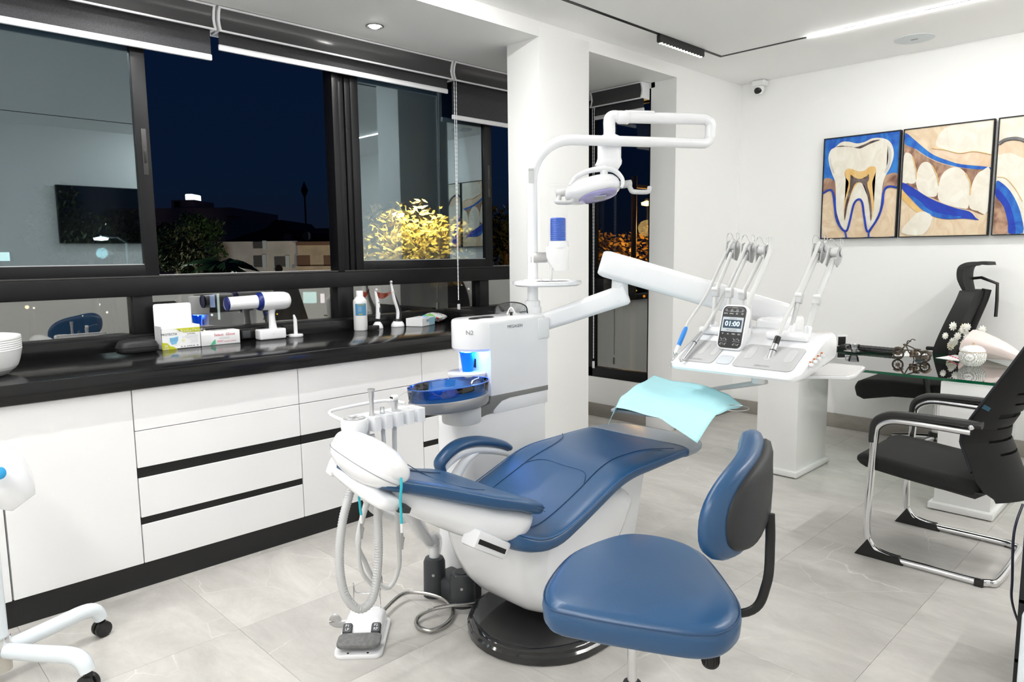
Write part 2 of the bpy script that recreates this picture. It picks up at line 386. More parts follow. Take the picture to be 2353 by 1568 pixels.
# ---- narrow window in the return wall (window_2)
W2 = st(thing('window_2', 'narrow tall black framed window in the return wall', 'window', (XR, 3.66, .345)))
for nm, lo, hi in (('frame_bottom', (XR+.01, 3.335, .345), (XR+.09, YG+.05, .43)), ('frame_top', (XR+.01, 3.335, 2.6), (XR+.09, YG+.05, 2.69)), ('frame_side', (XR+.01, 3.335, .345), (XR+.09, 3.355, 2.69)),
                   ('frame_side', (XR+.01, 3.92, .345), (XR+.09, YG+.05, 2.69)), ('transom', (XR+.012, 3.34, 1.20), (XR+.088, YG, 1.29))):
    box(nm, lo, hi, ALU, W2, .003)
box('pane', (XR+.045, 3.35, .42), (XR+.051, 3.93, 1.21), PANEL, W2); box('pane', (XR+.045, 3.35, 1.28), (XR+.051, 3.93, 2.61), glassmat('tall_window_glass', (.7, .72, .74), .06, (.8, .85, .9)), W2)
# ---- ceiling track and its lamps
TRK = M('track_black', (.008, .008, .008), .5)
tk = st(thing('trim_1', 'thin black recessed magnetic track running round the ceiling', 'light track', (TRX, TRY, ZC)))
for lo, hi in (((-.75, TRY-.012, ZC-.003), (TRX+.012, TRY+.012, ZC+.002)), ((TRX-.012, -.35, ZC-.003), (TRX+.012, TRY-.012, ZC+.002)),
               ((-.75, -.362, ZC-.003), (TRX, -.338, ZC+.002)), ((-.762, -.35, ZC-.003), (-.738, TRY, ZC+.002))): box('track_rail', lo, hi, TRK, tk)
LEDM = M('led_diffuser', (.9, .9, .9), .5, emit=(1, .99, .96), es=9)
for i, (ax, c, a, b, p) in enumerate(STRIPS):
    lo, hi = ((a, c-.0065, ZC-.0085), (b, c+.0065, ZC-.0005)) if ax == 'x' else ((c-.0065, a, ZC-.0085), (c+.0065, b, ZC-.0005))
    lb = ('glowing linear LED strip in the ceiling track near the paintings', 'glowing LED strip over the counter side of the ceiling', 'glowing LED strip along the rear ceiling', 'glowing LED strip behind the viewpoint')
    tag(box('led_strip', lo, hi, LEDM, None, .001), (lb[1], lb[0], lb[2], lb[3])[i], 'ceiling light', 'LED strips in the ceiling track')
gr = thing('grille_spotlight', 'black slim grille spotlight bar clipped to the ceiling track', 'spotlight', (4.3, TRY, ZC))
gx0, gx1 = at(1513, 88, 'y', TRY).x, at(1615, 120, 'y', TRY).x
box('housing', (gx0, TRY-.017, ZC-.052), (gx1, TRY+.017, ZC-.003), BMAT, gr, .008)
GL = M('grille_lens', (.7, .7, .7), .2, emit=(1, .97, .9), es=1.2)
for k in range(14):
    x = gx0+.03+(gx1-gx0-.06)*k/13; cyl('lens', (x, TRY, ZC-.056), (x, TRY, ZC-.050), .0125, GL, gr, 12)
for (x, y), lb in zip(DOWN, ('round recessed downlight at the left end of the bay soffit', 'round recessed downlight above the mask box', 'round recessed downlight in the bay soffit, above the middle blind')):
    d = thing('downlight', lb, 'downlight', (x, y, ZS), None, 'bay downlights')
    lathe('trim_ring', [(.052, 0), (.052, -.004), (.045, -.006), (.034, -.001), (.034, .002)], (x, y, ZS), M('satin_nickel', (.4, .4, .4), .35, 1), d, 32)
    lathe('lamp', [(0, -.014), (.018, -.012), (.03, -.006), (.034, .001), (0, .001)], (x, y, ZS), M('lamp_glow', (1, 1, 1), .5, emit=(1, .97, .92), es=90), d, 24)
p = at(2101, 90, 'z', ZC-.004)
sp = thing('ceiling_speaker', 'flat round white cover disc on the ceiling by the glowing strip', 'ceiling disc', (p.x, p.y, ZC))
lathe('cover', [(0, -.006), (.115, -.006), (.122, -.003), (.122, 0), (0, 0)], (p.x, p.y, ZC), M('disc_grey', (.62, .66, .67), .5), sp, 48)
box('slot', (p.x-.008, p.y-.02, ZC-.009), (p.x+.004, p.y+.02, ZC-.006), MGR, sp)
# ---- TV on the opposite wall (seen mirrored in the glass)
tv = thing('television', 'black wall mounted television mirrored in the left window pane', 'television', (2.55, YB+.06, 1.6))
box('casing', (1.99, YB+.004, 1.585), (3.15, YB+.05, 2.21), BPL, tv, .006); box('screen', (2.0, YB+.05, 1.6), (3.14, YB+.052, 2.2), M('screen_black', (.004, .004, .005), .12), tv)
# ================================================================== blinds
FAB = M('charcoal_screen_fabric', (.045, .045, .05), .75, noise=(350, .45), bump=(500, .3))
CAS = M('graphite_cassette', (.06, .06, .062), .22)
BAR = M('white_bar', (.8, .8, .82), .4)
def cassette_prof(d):   # (distance from wall, z)
    return [(0, ZS-.003), (.115, ZS-.003), (.1, ZS-.035), (.093, ZS-.07), (.1, ZS-.1), (.112, ZS-.125), (.0, ZS-.128)]
def blind(label, x0, x1, zb, ax='x', chain=None, chz=1.04):
    t = thing('roller_blind', label, 'blind', ((x0+x1)/2, YG-.05, ZS) if ax == 'x' else (XR-.05, (x0+x1)/2, ZS), None, 'roller blinds over the windows')
    def Q(u, d, z): return V((u, YG-.02-d, z)) if ax == 'x' else V((XR-d, u, z))
    D = (x1-x0)
    prism('cassette', [Q(x0+.004, d, z) for d, z in cassette_prof(0)], Q(x1-.004, 0, 0)-Q(x0+.004, 0, 0), CAS, t)
    for z, d in ((ZS-.008, .119), (ZS-.126, .116)): box('edge_trim', Q(x0, d, z-.005), Q(x1, d-.012, z+.005), BAR, t, .002)
    for u in (x0, x1-.012): prism('end_bracket', [Q(u, d+.006, z) for d, z in cassette_prof(0)], Q(u+.012, 0, 0)-Q(u, 0, 0), BAR, t)
    box('fabric', Q(x0+.015, .062, zb), Q(x1-.015, .06, ZS-.1), FAB, t)
    box('bottom_bar', Q(x0+.012, .07, zb-.032), Q(x1-.012, .052, zb), BAR, t, .006)
    if chain is not None:
        for dz in (0, .02): 
            bm = bmesh.new(); n = int((ZS-.12-chz-.03)/.014)
            addtube(bm, [Q(chain+dz*(1 if k < 4 else max(.15, 1-k/n)), .1, ZS-.12-k*.014) for k in range(n)], .0035, 5, rib=.45); fin('chain', bm, BAR, t, 60)
        box('chain_weight', Q(chain-.008, .107, chz-.03), Q(chain+.012, .093, chz+.03), BAR, t, .004)
    return t
blind('charcoal roller blind hanging lower over the left sliding window', .4, 1.655, 2.486)
blind('charcoal roller blind nearly rolled up over the open middle window', 1.67, 3.27, 2.547)
blind('charcoal roller blind hanging lowest beside the pillar, with bead chain', 3.283, 4.3, 2.383, 'x', 3.285)
blind('charcoal roller blind in the corner niche behind the white pillar', 4.3, XR-.14, 2.56)
blind('charcoal roller blind over the narrow return window', 3.345, 3.855, 2.54, 'y', 3.82, .47)
blind('charcoal roller blind at the far left end of the ribbon window', -1.3, .39, 2.5)
# ================================================================== cabinets and worktop
Y0 = 3.215; CB = 3.86
def cabinet(label, x0, x1, kind):
    t = thing('base_cabinet', label, 'cabinet', ((x0+x1)/2, 3.5, 0), None, 'white base cabinets under the worktop')
    box('body', (x0, Y0+.02, .11), (x1, CB, .872), M('carcass', (.7, .7, .7), .5), t)
    g = .0018
    def panel(nm, z0, z1): return box(nm, (x0+g, Y0, z0+g), (x1-g, Y0+.019, z1-g), CABW, t, .0012, 1)
    def channel(z0, z1): return box('grip_channel', (x0+.001, Y0+.006, z0), (x1-.001, Y0+.03, z1), CHAN, t)
    if kind == 'door': panel('door', .112, .872)
    if kind == 'drawers':
        panel('drawer', .693, .872); panel('drawer', .532, .693); channel(.488, .534); panel('drawer', .314, .49); channel(.283, .316); panel('drawer', .112, .285)
    if kind == 'mixed':
        panel('drawer', .693, .872); panel('drawer', .532, .693); channel(.488, .534); panel('door', .112, .49)
    if kind == 'narrow':
        panel('drawer', .693, .872); panel('drawer', .532, .693); channel(.488, .534); panel('drawer', .35, .49); channel(.318, .352); panel('drawer', .112, .32)
    return t
cabinet('white cabinet with plain door at the left edge of the row', -.6, .452, 'door')
cabinet('white cabinet with one tall plain door left of the drawers', .455, .925, 'door')
cabinet('white cabinet with four drawers and two full black grip channels', .926, 1.68, 'drawers')
cabinet('white cabinet with two drawers over a tall door, behind the hose holder', 1.681, 2.44, 'mixed')
cabinet('white cabinet mostly hidden behind the dental water unit', 2.441, 3.2, 'narrow')
tag(box('toe_kick', (-.6, 3.232, 0), (3.2, 3.26, .11), M('black_kick', (.011, .011, .012), .45)), 'long black toe kick under the white cabinets', 'toe kick')
wt = thing('worktop', 'long glossy black worktop with upstand running under the windows', 'worktop', (1.3, 3.5, .873))
box('slab', (-.6, 3.185, .875), (3.22, 3.92, .955), BLK, wt, .005)
box('upstand', (-.6, 3.90, .953), (3.22, 3.939, 1.02), BLK, wt, .003)
box('side_upstand', (3.2, 3.19, .953), (3.222, 3.935, 1.04), BLK, wt, .003)
# ================================================================== dental chair
YC = 1.85
def lerp(tab, x):
    """smooth (cubic) lookup in [(x, v...)]"""
    n = len(tab)
    if x <= tab[0][0]: return tuple(tab[0][1:])
    if x >= tab[-1][0]: return tuple(tab[-1][1:])
    i = max(k for k in range(n-1) if tab[k][0] <= x); a, b = tab[i], tab[i+1]; p, q = tab[max(0, i-1)], tab[min(n-1, i+2)]; h = b[0]-a[0]; t = (x-a[0])/h; out = []
    for c in range(1, len(a)):
        m0 = (b[c]-p[c])/(b[0]-p[0]); m1 = (q[c]-a[c])/(q[0]-a[0])
        out.append((2*t**3-3*t*t+1)*a[c]+(t**3-2*t*t+t)*h*m0+(-2*t**3+3*t*t)*b[c]+(t**3-t*t)*h*m1)
    return tuple(out)
def cushion(name, tab, xs, mat, parent, n=36, dish=.0, yc=YC, ex=.42, ez=.75, nrm=True):
    """tab rows: x, z of rim, half width, thickness, dish, y-shift; sections stand square to the run"""
    rings = []
    pts = [(x, *lerp(tab, x)) for x in xs]
    for i, (x, z, w, t, d) in enumerate(pts):
        a, b = pts[max(0, i-1)], pts[min(len(pts)-1, i+1)]
        s = (b[1]-a[1])/max(1e-6, (b[0]-a[0])); L = sqrt(1+s*s); nx, nz = -s/L, 1/L
        ring = []
        for k in range(n):
            q = 2*pi*k/n; c, sn = cos(q), sin(q)
            y = w*math.copysign(abs(c)**ex, c); h = t/2*math.copysign(abs(sn)**ez, sn)
            if sn > 0: h += -d*(1-(y/w)**2)*1.0+.006*(abs(y/w)**3)
            ring.append((x+nx*(h-t/2), yc+y, z+nz*(h-t/2)))
        rings.append(ring)
    return loft(name, rings, mat, parent, True, True, 70), pts
dc = thing('dental_chair', 'reclined blue leather dental patient chair with white shell and black floor base', 'dental chair', (1.95, 1.8, 0))
# floor base
def stadium(x0, x1, yc, r, n=16):
    o = [(x0+r*cos(pi/2+pi*k/n), yc+r*sin(pi/2+pi*k/n)) for k in range(n+1)]; return o+[(x1+r*cos(-pi/2+pi*k/n), yc+r*sin(-pi/2+pi*k/n)) for k in range(n+1)]
GBLK = M('gloss_black_base', (.012, .012, .013), .13, coat=.6)
rings = []
for r, z in ((.275, .001), (.28, .006), (.28, .03), (.272, .037), (.272, .05), (.262, .06), (.25, .063)):
    rings.append([(x, y, z) for x, y in stadium(1.885, 2.42, 1.78, r)])
loft('base_plate', rings, GBLK, dc, True, True, 40)
# body shell under the seat
sh = [(1.60, .47), (1.595, .42), (1.61, .345), (1.65, .25), (1.715, .165), (1.8, .11), (1.9, .088), (2.02, .1), (2.14, .18), (2.25, .31), (2.31, .40), (2.32, .45), (2.2, .51), (2.0, .465), (1.85, .42), (1.74, .41), (1.66, .45)]
shp = smoothpts([(x, 0, z) for x, z in sh], 3, True)
cx = sum(p.x for p in shp)/len(shp); cz = sum(p.z for p in shp)/len(shp); rings = []
for y, k in ((1.635, .80), (1.65, .9), (1.68, .96), (1.73, 1), (1.93, 1), (1.98, .96), (2.01, .9), (2.025, .8)):
    rings.append([(cx+(p.x-cx)*k, y, cz+(p.z-cz)*k) for p in shp])
loft('body_shell', rings, WPL, dc, True, True, 70)
box('lift_column', (2.02, 1.7, .06), (2.3, 1.96, .36), WPL, dc, .03, 3)
prism('base_cover', [(1.98, 1.68, .06), (2.3, 1.68, .15), (2.6, 1.68, .13), (2.72, 1.68, .06)], (0, .24, 0), WPL, dc, .02)
prism('leg_support', [(2.22, 1.72, .52), (2.5, 1.72, .54), (2.42, 1.72, .2), (2.3, 1.72, .1), (2.16, 1.72, .35)], (0, .26, 0), WPL, dc, .02)
# hinge cover with dark slot between back and seat
hx = XF_(at(1112, 1246, 'y', 1.64), (cos(.55), 0, -sin(.55)), (0, 1, 0), (sin(.55), 0, cos(.55)))
box('hinge_cover', (-.045, -.012, -.03), (.12, .06, .03), WPL, dc, .01, 2, hx)
box('hinge_slot', (-.035, -.0135, -.012), (.10, -.011, .004), CHAN, dc, 0, 2, hx)
# seat and leg cushion
seat_t = [(1.585, .515, .20, .045, .0), (1.62, .50, .255, .07, .004), (1.68, .48, .28, .076, .012), (1.76, .476, .285, .078, .02), (1.85, .497, .285, .07, .02), (1.98, .542, .283, .066, .016), (2.1, .583, .282, .062, .012),
          (2.2, .600, .281, .06, .008), (2.35, .603, .28, .058, .006), (2.5, .605, .278, .056, .004), (2.62, .603, .275, .055, .003), (2.70, .600, .262, .052, .002), (2.77, .594, .215, .045, .0), (2.795, .588, .12, .03, 0)]
xs = [1.585+i*.0275 for i in range(45)]
seat, spts = cushion('seat_cushion', seat_t, xs, BLU, dc)
def top(tab, x, v):
    z, w, t, d = lerp(tab, x); e = .03
    z2 = lerp(tab, x+e)[0]; z1 = lerp(tab, x-e)[0]; s = (z2-z1)/(2*e); L = sqrt(1+s*s); y = v*w
    h = -d*(1-v*v)+.006*abs(v)**3
    return V((x-s/L*(h+.0008), YC+y, z+(h+.0008)/L))
def seam(tab, uv, par, nm='seam', r=.0016, sm=8):
    P = smoothpts([(x, v, 0) for x, v in uv], sm); return tube(nm, [top(tab, p.x, p.y) for p in P], r, BLUS, par, 6)
seam(seat_t, [(1.75, .62), (1.9, .62), (2.05, .60), (2.2, .60), (2.33, .75), (2.38, .9)], seat)
seam(seat_t, [(1.66, -.6), (1.8, -.6), (2.0, -.6), (2.15, -.55), (2.3, -.5), (2.42, -.58), (2.48, -.8), (2.5, -.93)], seat)
seam(seat_t, [(2.05, .60), (2.1, .4), (2.1, 0), (2.09, -.4), (2.03, -.58)], seat)
for v in (-1, 1):
    P = []
    for x in xs[1:-3]:
        z, w_, t, d = lerp(seat_t, x); P.append((x, YC+v*(w_*.985+.001), z-.012))
    tube('piping', P, .0024, M('blue_piping', (.04, .13, .30), .4), seat, 6)
# clear cover over the foot end
cov_t = [(x, z+.003, w_+.004, t+.007, d) for x, z, w_, t, d in seat_t]
SLV = bpy.data.materials.new('frosted_sleeve'); SLV.use_nodes = True
b_ = SLV.node_tree.nodes['Principled BSDF']; b_.inputs['Base Color'].default_value = (.31, .35, .40, 1); b_.inputs['Alpha'].default_value = .93; b_.inputs['Roughness'].default_value = .25
cushion('foot_sleeve', cov_t, [2.585+.0125*i for i in range(18)], SLV, dc)
# backrest
back_t = [(1.14, .752, .105, .03, 0), (1.17, .748, .135, .045, .0), (1.25, .722, .15, .05, .004), (1.35, .690, .172, .055, .01), (1.45, .655, .205, .058, .014), (1.55, .622, .243, .06, .016), (1.63, .598, .265, .06, .016), (1.69, .572, .268, .058, .01), (1.735, .545, .24, .05, .004), (1.755, .525, .17, .035, 0)]
bxs = [1.14+i*.015 for i in range(42)]
for i, r in enumerate(back_t): pass
back_t2 = [(x, z+.022, w_, t, d) for x, z, w_, t, d in back_t]
back, _ = cushion('backrest_cushion', back_t2, bxs, BLU, dc, 40)
for q in (-.0, .012):
    for v in (-1, 1):
        tube('stitching', [(x, YC+v*(lerp(back_t2, x)[1]*.99+.001), lerp(back_t2, x)[0]-.02-q) for x in bxs[3:-3]], .0014, BLUS, back, 6)
seam(back_t2, [(1.48, -.97), (1.485, -.6), (1.49, 0), (1.485, .6), (1.48, .97)], back)
seam(back_t2, [(1.26, .6), (1.4, .62), (1.6, .62)], back)
bsh_t = [(1.15, .738, .05, .02, 0), (1.2, .726, .085, .045, 0), (1.3, .695, .125, .085, 0), (1.42, .652, .17, .115, 0), (1.53, .614, .215, .14, 0), (1.62, .587, .24, .145, 0), (1.68, .567, .238, .125, 0), (1.72, .55, .205, .09, 0), (1.738, .539, .14, .05, 0)]
cushion('backrest_shell', bsh_t, [1.15+i*.014 for i in range(43)], WPL, dc, 36, 0, YC, .5, .8)
# headrest : cushion, shell, neck bracket, sleeve tongue
hm = MX.Translation((1.195, 1.855, .79)) @ MX.Rotation(R(10), 4, 'X') @ MX.Rotation(R(30), 4, 'Y')
def egg(a, b, c, n=28, m=14, e=2.6, flat=0):
    rings = []
    for i in range(m+1):
        ph = -pi/2+pi*i/m; cy = sin(ph)*b; k = max(.02, abs(cos(ph))**(2/e))
        rings.append([(x*k, cy, z*k*(.75+.25*k)) for x, z in superell(a, c, 2.5, n)])
    return rings
HW = M('white_vinyl', (.86, .86, .87), .25, coat=.2)
loft('headrest_cushion', egg(.091, .161, .058), HW, dc, True, True, 80, hm @ MX.Translation((.001, 0, .008)))
loft('headrest_shell', egg(.089, .158, .062), WPL, dc, True, True, 80, hm @ MX.Translation((-.002, 0, -.010)))
tube('headrest_seam', [hm @ V((x*1.0, y*1.0, -.020)) for x, y in [(.0905*math.copysign(abs(cos(2*pi*k/60))**.8, cos(2*pi*k/60)), .160*math.copysign(abs(sin(2*pi*k/60))**.9, sin(2*pi*k/60))) for k in range(60)]], .0011, M('dark_joint', (.25, .27, .29), .5), dc, 6, 0, True)
nb = MX.Translation((1.175, 1.855, .71)) @ MX.Rotation(R(11), 4, 'X') @ MX.Rotation(R(20), 4, 'Y')
loft('neck_bracket', egg(.05, .15, .03, 24, 12, 7), WPL, dc, True, True, 80, nb)
box('bracket_cap', (-.04, .125, -.03), (.045, .165, .03), WPL2, dc, .012, 3, nb)
box('bracket_joint', (.03, -.15, -.02), (.08, -.11, .0), DGR, dc, .004, 2, nb)
# armrest on the far side
arm = [(1.745, .555), (1.735, .592), (1.78, .628), (1.84, .648), (1.92, .646), (2.0, .628), (2.08, .60), (2.12, .578)]
P = smoothpts([(x, 2.185, z) for x, z in arm], 5)
tube('armrest_pad', P, [.012+.013*sin(pi*(i+3)/(len(P)+4))**.6 for i in range(len(P))], BLU, dc, 14, 0, False, True, None, (1.5, .9, (0, 1, 0)), 70)
P2 = smoothpts([(x+.006, 2.185, z-.035) for x, z in arm], 5)
tube('armrest_support', P2, [.008+.014*sin(pi*(i+4)/(len(P2)+5)) for i in range(len(P2))], WPL, dc, 14, 0, False, True, None, (1.1, 1, (0, 1, 0)), 70)
tube('armrest_post', [(1.93, 2.18, .60), (1.86, 2.18, .57), (1.79, 2.17, .50), (1.76, 2.13, .43), (1.75, 2.04, .38)], [.014, .02, .024, .03, .035], WPL, dc, 14, 5, ang=70)
cyl('armrest_hub', (1.75, 2.14, .52), (1.75, 2.21, .52), .035, WPL, dc, 24, .008)
# ---- teal bib cord draped round the headrest, two clips
def clip(parent, p):
    p = V(p)
    prism('clip', [p+V(q) for q in ((-.004, 0, 0), (.004, 0, 0), (.007, 0, -.028), (.003, 0, -.055), (-.003, 0, -.055), (-.005, 0, -.02))], (0, .004, 0), STL, parent)
    prism('clip_lever', [p+V(q) for q in ((.0, 0.004, -.01), (.013, .004, -.022), (.006, .004, -.05), (.001, .004, -.05))], (0, .003, 0), M('brass_tint', (.45, .38, .28), .35, 1), parent)
bib = thing('bib_cord', 'teal bib cord with two alligator clips hanging round the headrest', 'bib clip', (1.2, 1.75, .6))
a, b = at(922, 1110, 'y', 1.69), at(829, 1135, 'y', 1.93)
a2, b2 = at(923, 1205, 'y', 1.69), at(830, 1185, 'y', 1.93)
tube('cord', [a2, at(920, 1150, 'y', 1.69), a, a+V((.03, .06, .02)), b+V((.06, -.02, .0)), b+V((.0, 0, 0)), at(827, 1160, 'y', 1.93), b2], .0042, TEAL, bib, 8, 6)
for q in (a2, b2):
    cyl('cord_sleeve', q+V((0, 0, -.026)), q+V((0, 0, .002)), .0045, WPL2, bib, 10); clip(bib, q+V((0, 0, -.024)))
# ================================================================== water unit
wu = thing('water_unit', 'white dental water unit with cup filler alcove and blue glass spittoon bowl', 'dental unit', (2.2, 2.42, 0))
UY0, UY1 = 2.32, 2.54; UYC = (UY0+UY1)/2; HR = (UY1-UY0)/2
X0, X1 = 2.045, 2.52; XA = 2.145; ZT = 1.13; ZA = 1.008; ZP = .893; ZB = .785
def plan(x0, x1, r, n=14, inset=0):     # front end rounded, rear corners softly rounded
    r = r-inset; o = [(x0+inset+r+r*cos(pi/2+pi*k/n), UYC+r*sin(pi/2+pi*k/n)) for k in range(n+1)]
    c = .02
    return o+[(x1-inset-c, UYC-r), (x1-inset, UYC-r+c), (x1-inset, UYC+r-c), (x1-inset-c, UYC+r)]
loft('filler_head', [[(x, y, z) for x, y in plan(X0, X1, HR, 14, i)] for i, z in ((.012, ZA-.02), (.0, ZA-.008), (0, ZA), (0, ZT-.012), (.004, ZT-.004), (.014, ZT))], WPL, wu, True, True, 40)
loft('upper_body', [[(x, y, z) for x, y in [(XA, UY0-.0006), (X1, UY0-.0006), (X1, UY1), (XA, UY1)]] for z in (ZB, ZT-.02)], WPL, wu)
box('rear_joint', (X1-.07, UY0-.006, ZA+.005), (X1+.012, UY1+.004, ZT-.015), WPL, wu, .008)
# filler lamp & nozzle
cyl('nozzle', (2.105, UYC, ZA-.04), (2.105, UYC, ZA-.018), .014, WPL2, wu, 20, .003)
lathe('filler_light', [(0, 0), (.03, 0), (.03, .006), (0, .006)], (2.105, UYC, ZA-.026), M('blue_glow', (.2, .4, 1), .4, emit=(.1, .3, 1), es=18), wu, 24)
l = bpy.data.lights.new('filler_led', 'POINT'); l.energy = .55; l.color = (.05, .2, 1); l.shadow_soft_size = .015
o = bpy.data.objects.new('filler_led', l); COL.objects.link(o); o.location = (2.115, UYC-.05, ZA-.04)
box('sensor', (XA-.002, UYC-.012, .905), (XA+.003, UYC+.006, .945), BPL, wu)
# cup platform
loft('cup_platform', [[(x, y, z) for x, y in [(2.10+r*cos(2*pi*k/40)*1.0, UYC+r*sin(2*pi*k/40)) for k in range(40)]] for r, z in ((.075, ZP-.03), (.085, ZP-.024), (.092, ZP-.01), (.092, ZP-.003), (.088, ZP))], WPL, wu, True, True, 40)
cyl('platform_neck', (2.12, UYC, ZP-.06), (2.12, UYC, ZP-.02), .03, WPL2, wu, 20)
# grey band with S step, lower body
GBAND = M('band_grey', (.20, .20, .195), .35)
band = [(2.521, .785), (2.14, .785), (2.135, .752), (2.04, .735), (2.02, .70), (2.09, .70), (2.15, .712), (2.18, .735), (2.21, .755), (2.26, .762), (2.521, .762)]
prism('band', [(x, UY0-.002, z) for x, z in band], (0, UY1-UY0+.004, 0), GBAND, wu, .001)
def plan2(x0, inset=0): return plan(x0, X1, HR, 14, inset)
loft('lower_body', [[(x, y, z) for x, y in plan2(1.955+dx, i)] for dx, i, z in ((.03, .03, .2), (.01, .008, .25), (.0, 0, .35), (0, 0, .69), (0, .004, .703), (.03, .02, .706))], WPL, wu, True, True, 40)
box('lower_top', (2.16, UY0+.0005, .70), (2.5195, UY1-.0005, .765), WPL, wu, .003)
cyl('column', (2.01, UYC-.02, 0), (2.01, UYC-.02, .24), .085, WPL, wu, 32, .004)
box('column_skirt', (2.01, UYC-.085, 0.0), (2.3, UYC+.085, .22), WPL, wu, .01)
# spittoon bowl
bcx, bcy = 1.885, 2.295; sxx, syy = 1.33, .74
def oval(r, n=48, a=.0): return [(bcx+r*sxx*cos(2*pi*k/n), bcy+r*syy*sin(2*pi*k/n)) for k in range(n)]
loft('bowl_base', [[(x, y, z) for x, y in oval(r)] for r, z in ((.07, .768), (.10, .770), (.143, .782), (.149, .79), (.15, .823), (.146, .827))], M('satin_grey', (.30, .30, .305), .3, .3), wu, True, True, 40)
cyl('bowl_neck', (1.96, 2.31, .70), (1.96, 2.31, .772), .085, LGR, wu, 32, .01)
GB = glassmat('cobalt_glass', (.22, .50, .90), .03)
bowl = loft('glass_bowl', [[(x, y, z) for x, y in oval(r)] for r, z in ((.12, .825), (.145, .8265), (.149, .835), (.152, .862), (.153, .88), (.150, .882), (.147, .878), (.145, .85), (.14, .84), (.11, .835), (.03, .833))], GB, wu, True, True, 50)
tube('bowl_rim', [(x, y, .881) for x, y in oval(.1515)], .0022, M('rim_highlight', (.02, .12, .5), .1, coat=1), bowl, 8, 0, True)
tube('rinse_spout', [(2.13, 2.36, .845), (2.11, 2.355, .868), (2.07, 2.35, .868), (2.05, 2.345, .85)], .006, CHR, wu, 10, 5)
# lettering
TG = M('print_grey', (.28, .28, .29), .5)
text('lettering', 'MEGAGEN', .021, (2.30, UY0-.0016, 1.09), (1, 0, 0), (0, 0, 1), TG, wu)
th = R(215); c0 = V((X0+HR+HR*cos(th), UYC+HR*sin(th), 1.075))
text('lettering', 'N2', .028, c0+V((cos(th), sin(th), 0))*.002, (-sin(th), cos(th), 0), (0, 0, 1), TG, wu)
# blue paper cup
cupM = M('blue_cup', (.01, .30, .95), .25, trans=.3, ior=1.2)
cu = thing('paper_cup', 'bright blue plastic cup on the filler platform', 'cup', (2.10, UYC-.005, ZP))
lathe('wall', [(0, .0), (.024, 0), (.0355, .085), (.0375, .087), (.0345, .087), (.0235, .004), (0, .004)], (2.10, UYC-.005, ZP+.0005), cupM, cu, 32)
tube('rolled_rim', [(2.10+.036*cos(2*pi*k/32), UYC-.005+.036*sin(2*pi*k/32), ZP+.087) for k in range(32)], .0018, cupM, cu, 8, 0, True)
# ================================================================== lamp pole with round tray
PX_, PY_ = 2.535, 2.43
lp = thing('dental_lamp', 'white dental operating lamp on a bent pole with folded double arm', 'dental lamp', (PX_, PY_, ZT))
zt = 1.965
E1 = V((3.34, 1.945, zt)); dr = (V((E1.x, E1.y, 0))-V((PX_, PY_, 0))).normalized()
lathe('pole_socket', [(0, 0), (.042, 0), (.042, .03), (.036, .035), (.036, .06), (.028, .065), (0, .065)], (PX_, PY_, ZT-.002), WPL, lp, 28)
pp = [V((PX_, PY_, ZT+.03)), V((PX_, PY_, zt-.22))]
for k in range(9):
    a = pi/2*k/8; pp.append(V((PX_, PY_, zt-.2))+dr*(.2*(1-cos(a)))+V((0, 0, .2*sin(a))))
pp += [E1-dr*.04]
for k in range(1, 7):
    a = pi/2*k/6; pp.append(E1+dr*(-.04+.04*sin(a))+V((0, 0, .04*(1-cos(a)))))
tube('pole', pp, .0255, WPL, lp, 20)
pt = P0 = E1+V((0, 0, .04)); E2 = V((E1.x, E1.y, 2.085)); E3 = at(1432, 270, 'z', 2.09)
d2 = (E3-E2).normalized()
tube('elbow', [E1+V((0, 0, .03)), V((E1.x, E1.y, 2.03)), V((E1.x, E1.y, 2.065)), E2+d2*.03, E2+d2*.06], .026, WPL, lp, 18, 5)
tube('upper_arm', [E2+d2*.04, E3+d2*-.02], .028, WPL, lp, 20)
box('arm_cover', (.0, -.022, .012), ((E3-E2).length*.35, .022, .034), WPL, lp, .01, 2, XF_(E3, -d2, V((0, 0, 1)).cross(-d2), (0, 0, 1)))
cyl('arm_knuckle', E3-d2*.03, E3+d2*.03, .033, WPL, lp, 24, .008)
HB = at(1408, 268, 'z', 2.09); HB = E3+d2*.07
tube('lamp_elbow', [E3+d2*.01, E3+d2*.05+V((0, 0, .004)), HB+V((0, 0, -.012)), HB+V((0, 0, -.06)), HB+V((0, 0, -.1))], .0295, WPL, lp, 18, 5)
side = RT.copy(); side.z = 0; side.normalize(); fwd = V((0, 0, 1)).cross(side)
hub = [(w_, d_, z) for w_, d_, z in ((.030, .03, -.085), (.05, .042, -.095), (.058, .045, -.12), (.058, .045, -.2), (.062, .05, -.215), (.066, .052, -.232), (.05, .04, -.258), (.04, .03, -.266))]
loft('lamp_hub', [[HB+side*(x+(-.006 if z < -.22 else 0))+fwd*y+V((0, 0, z)) for x, y in superell(w_, d_, 3.2, 28)] for w_, d_, z in hub], WPL, lp, True, True, 60)
LC = HB+V((0, 0, -.35))-side*.085
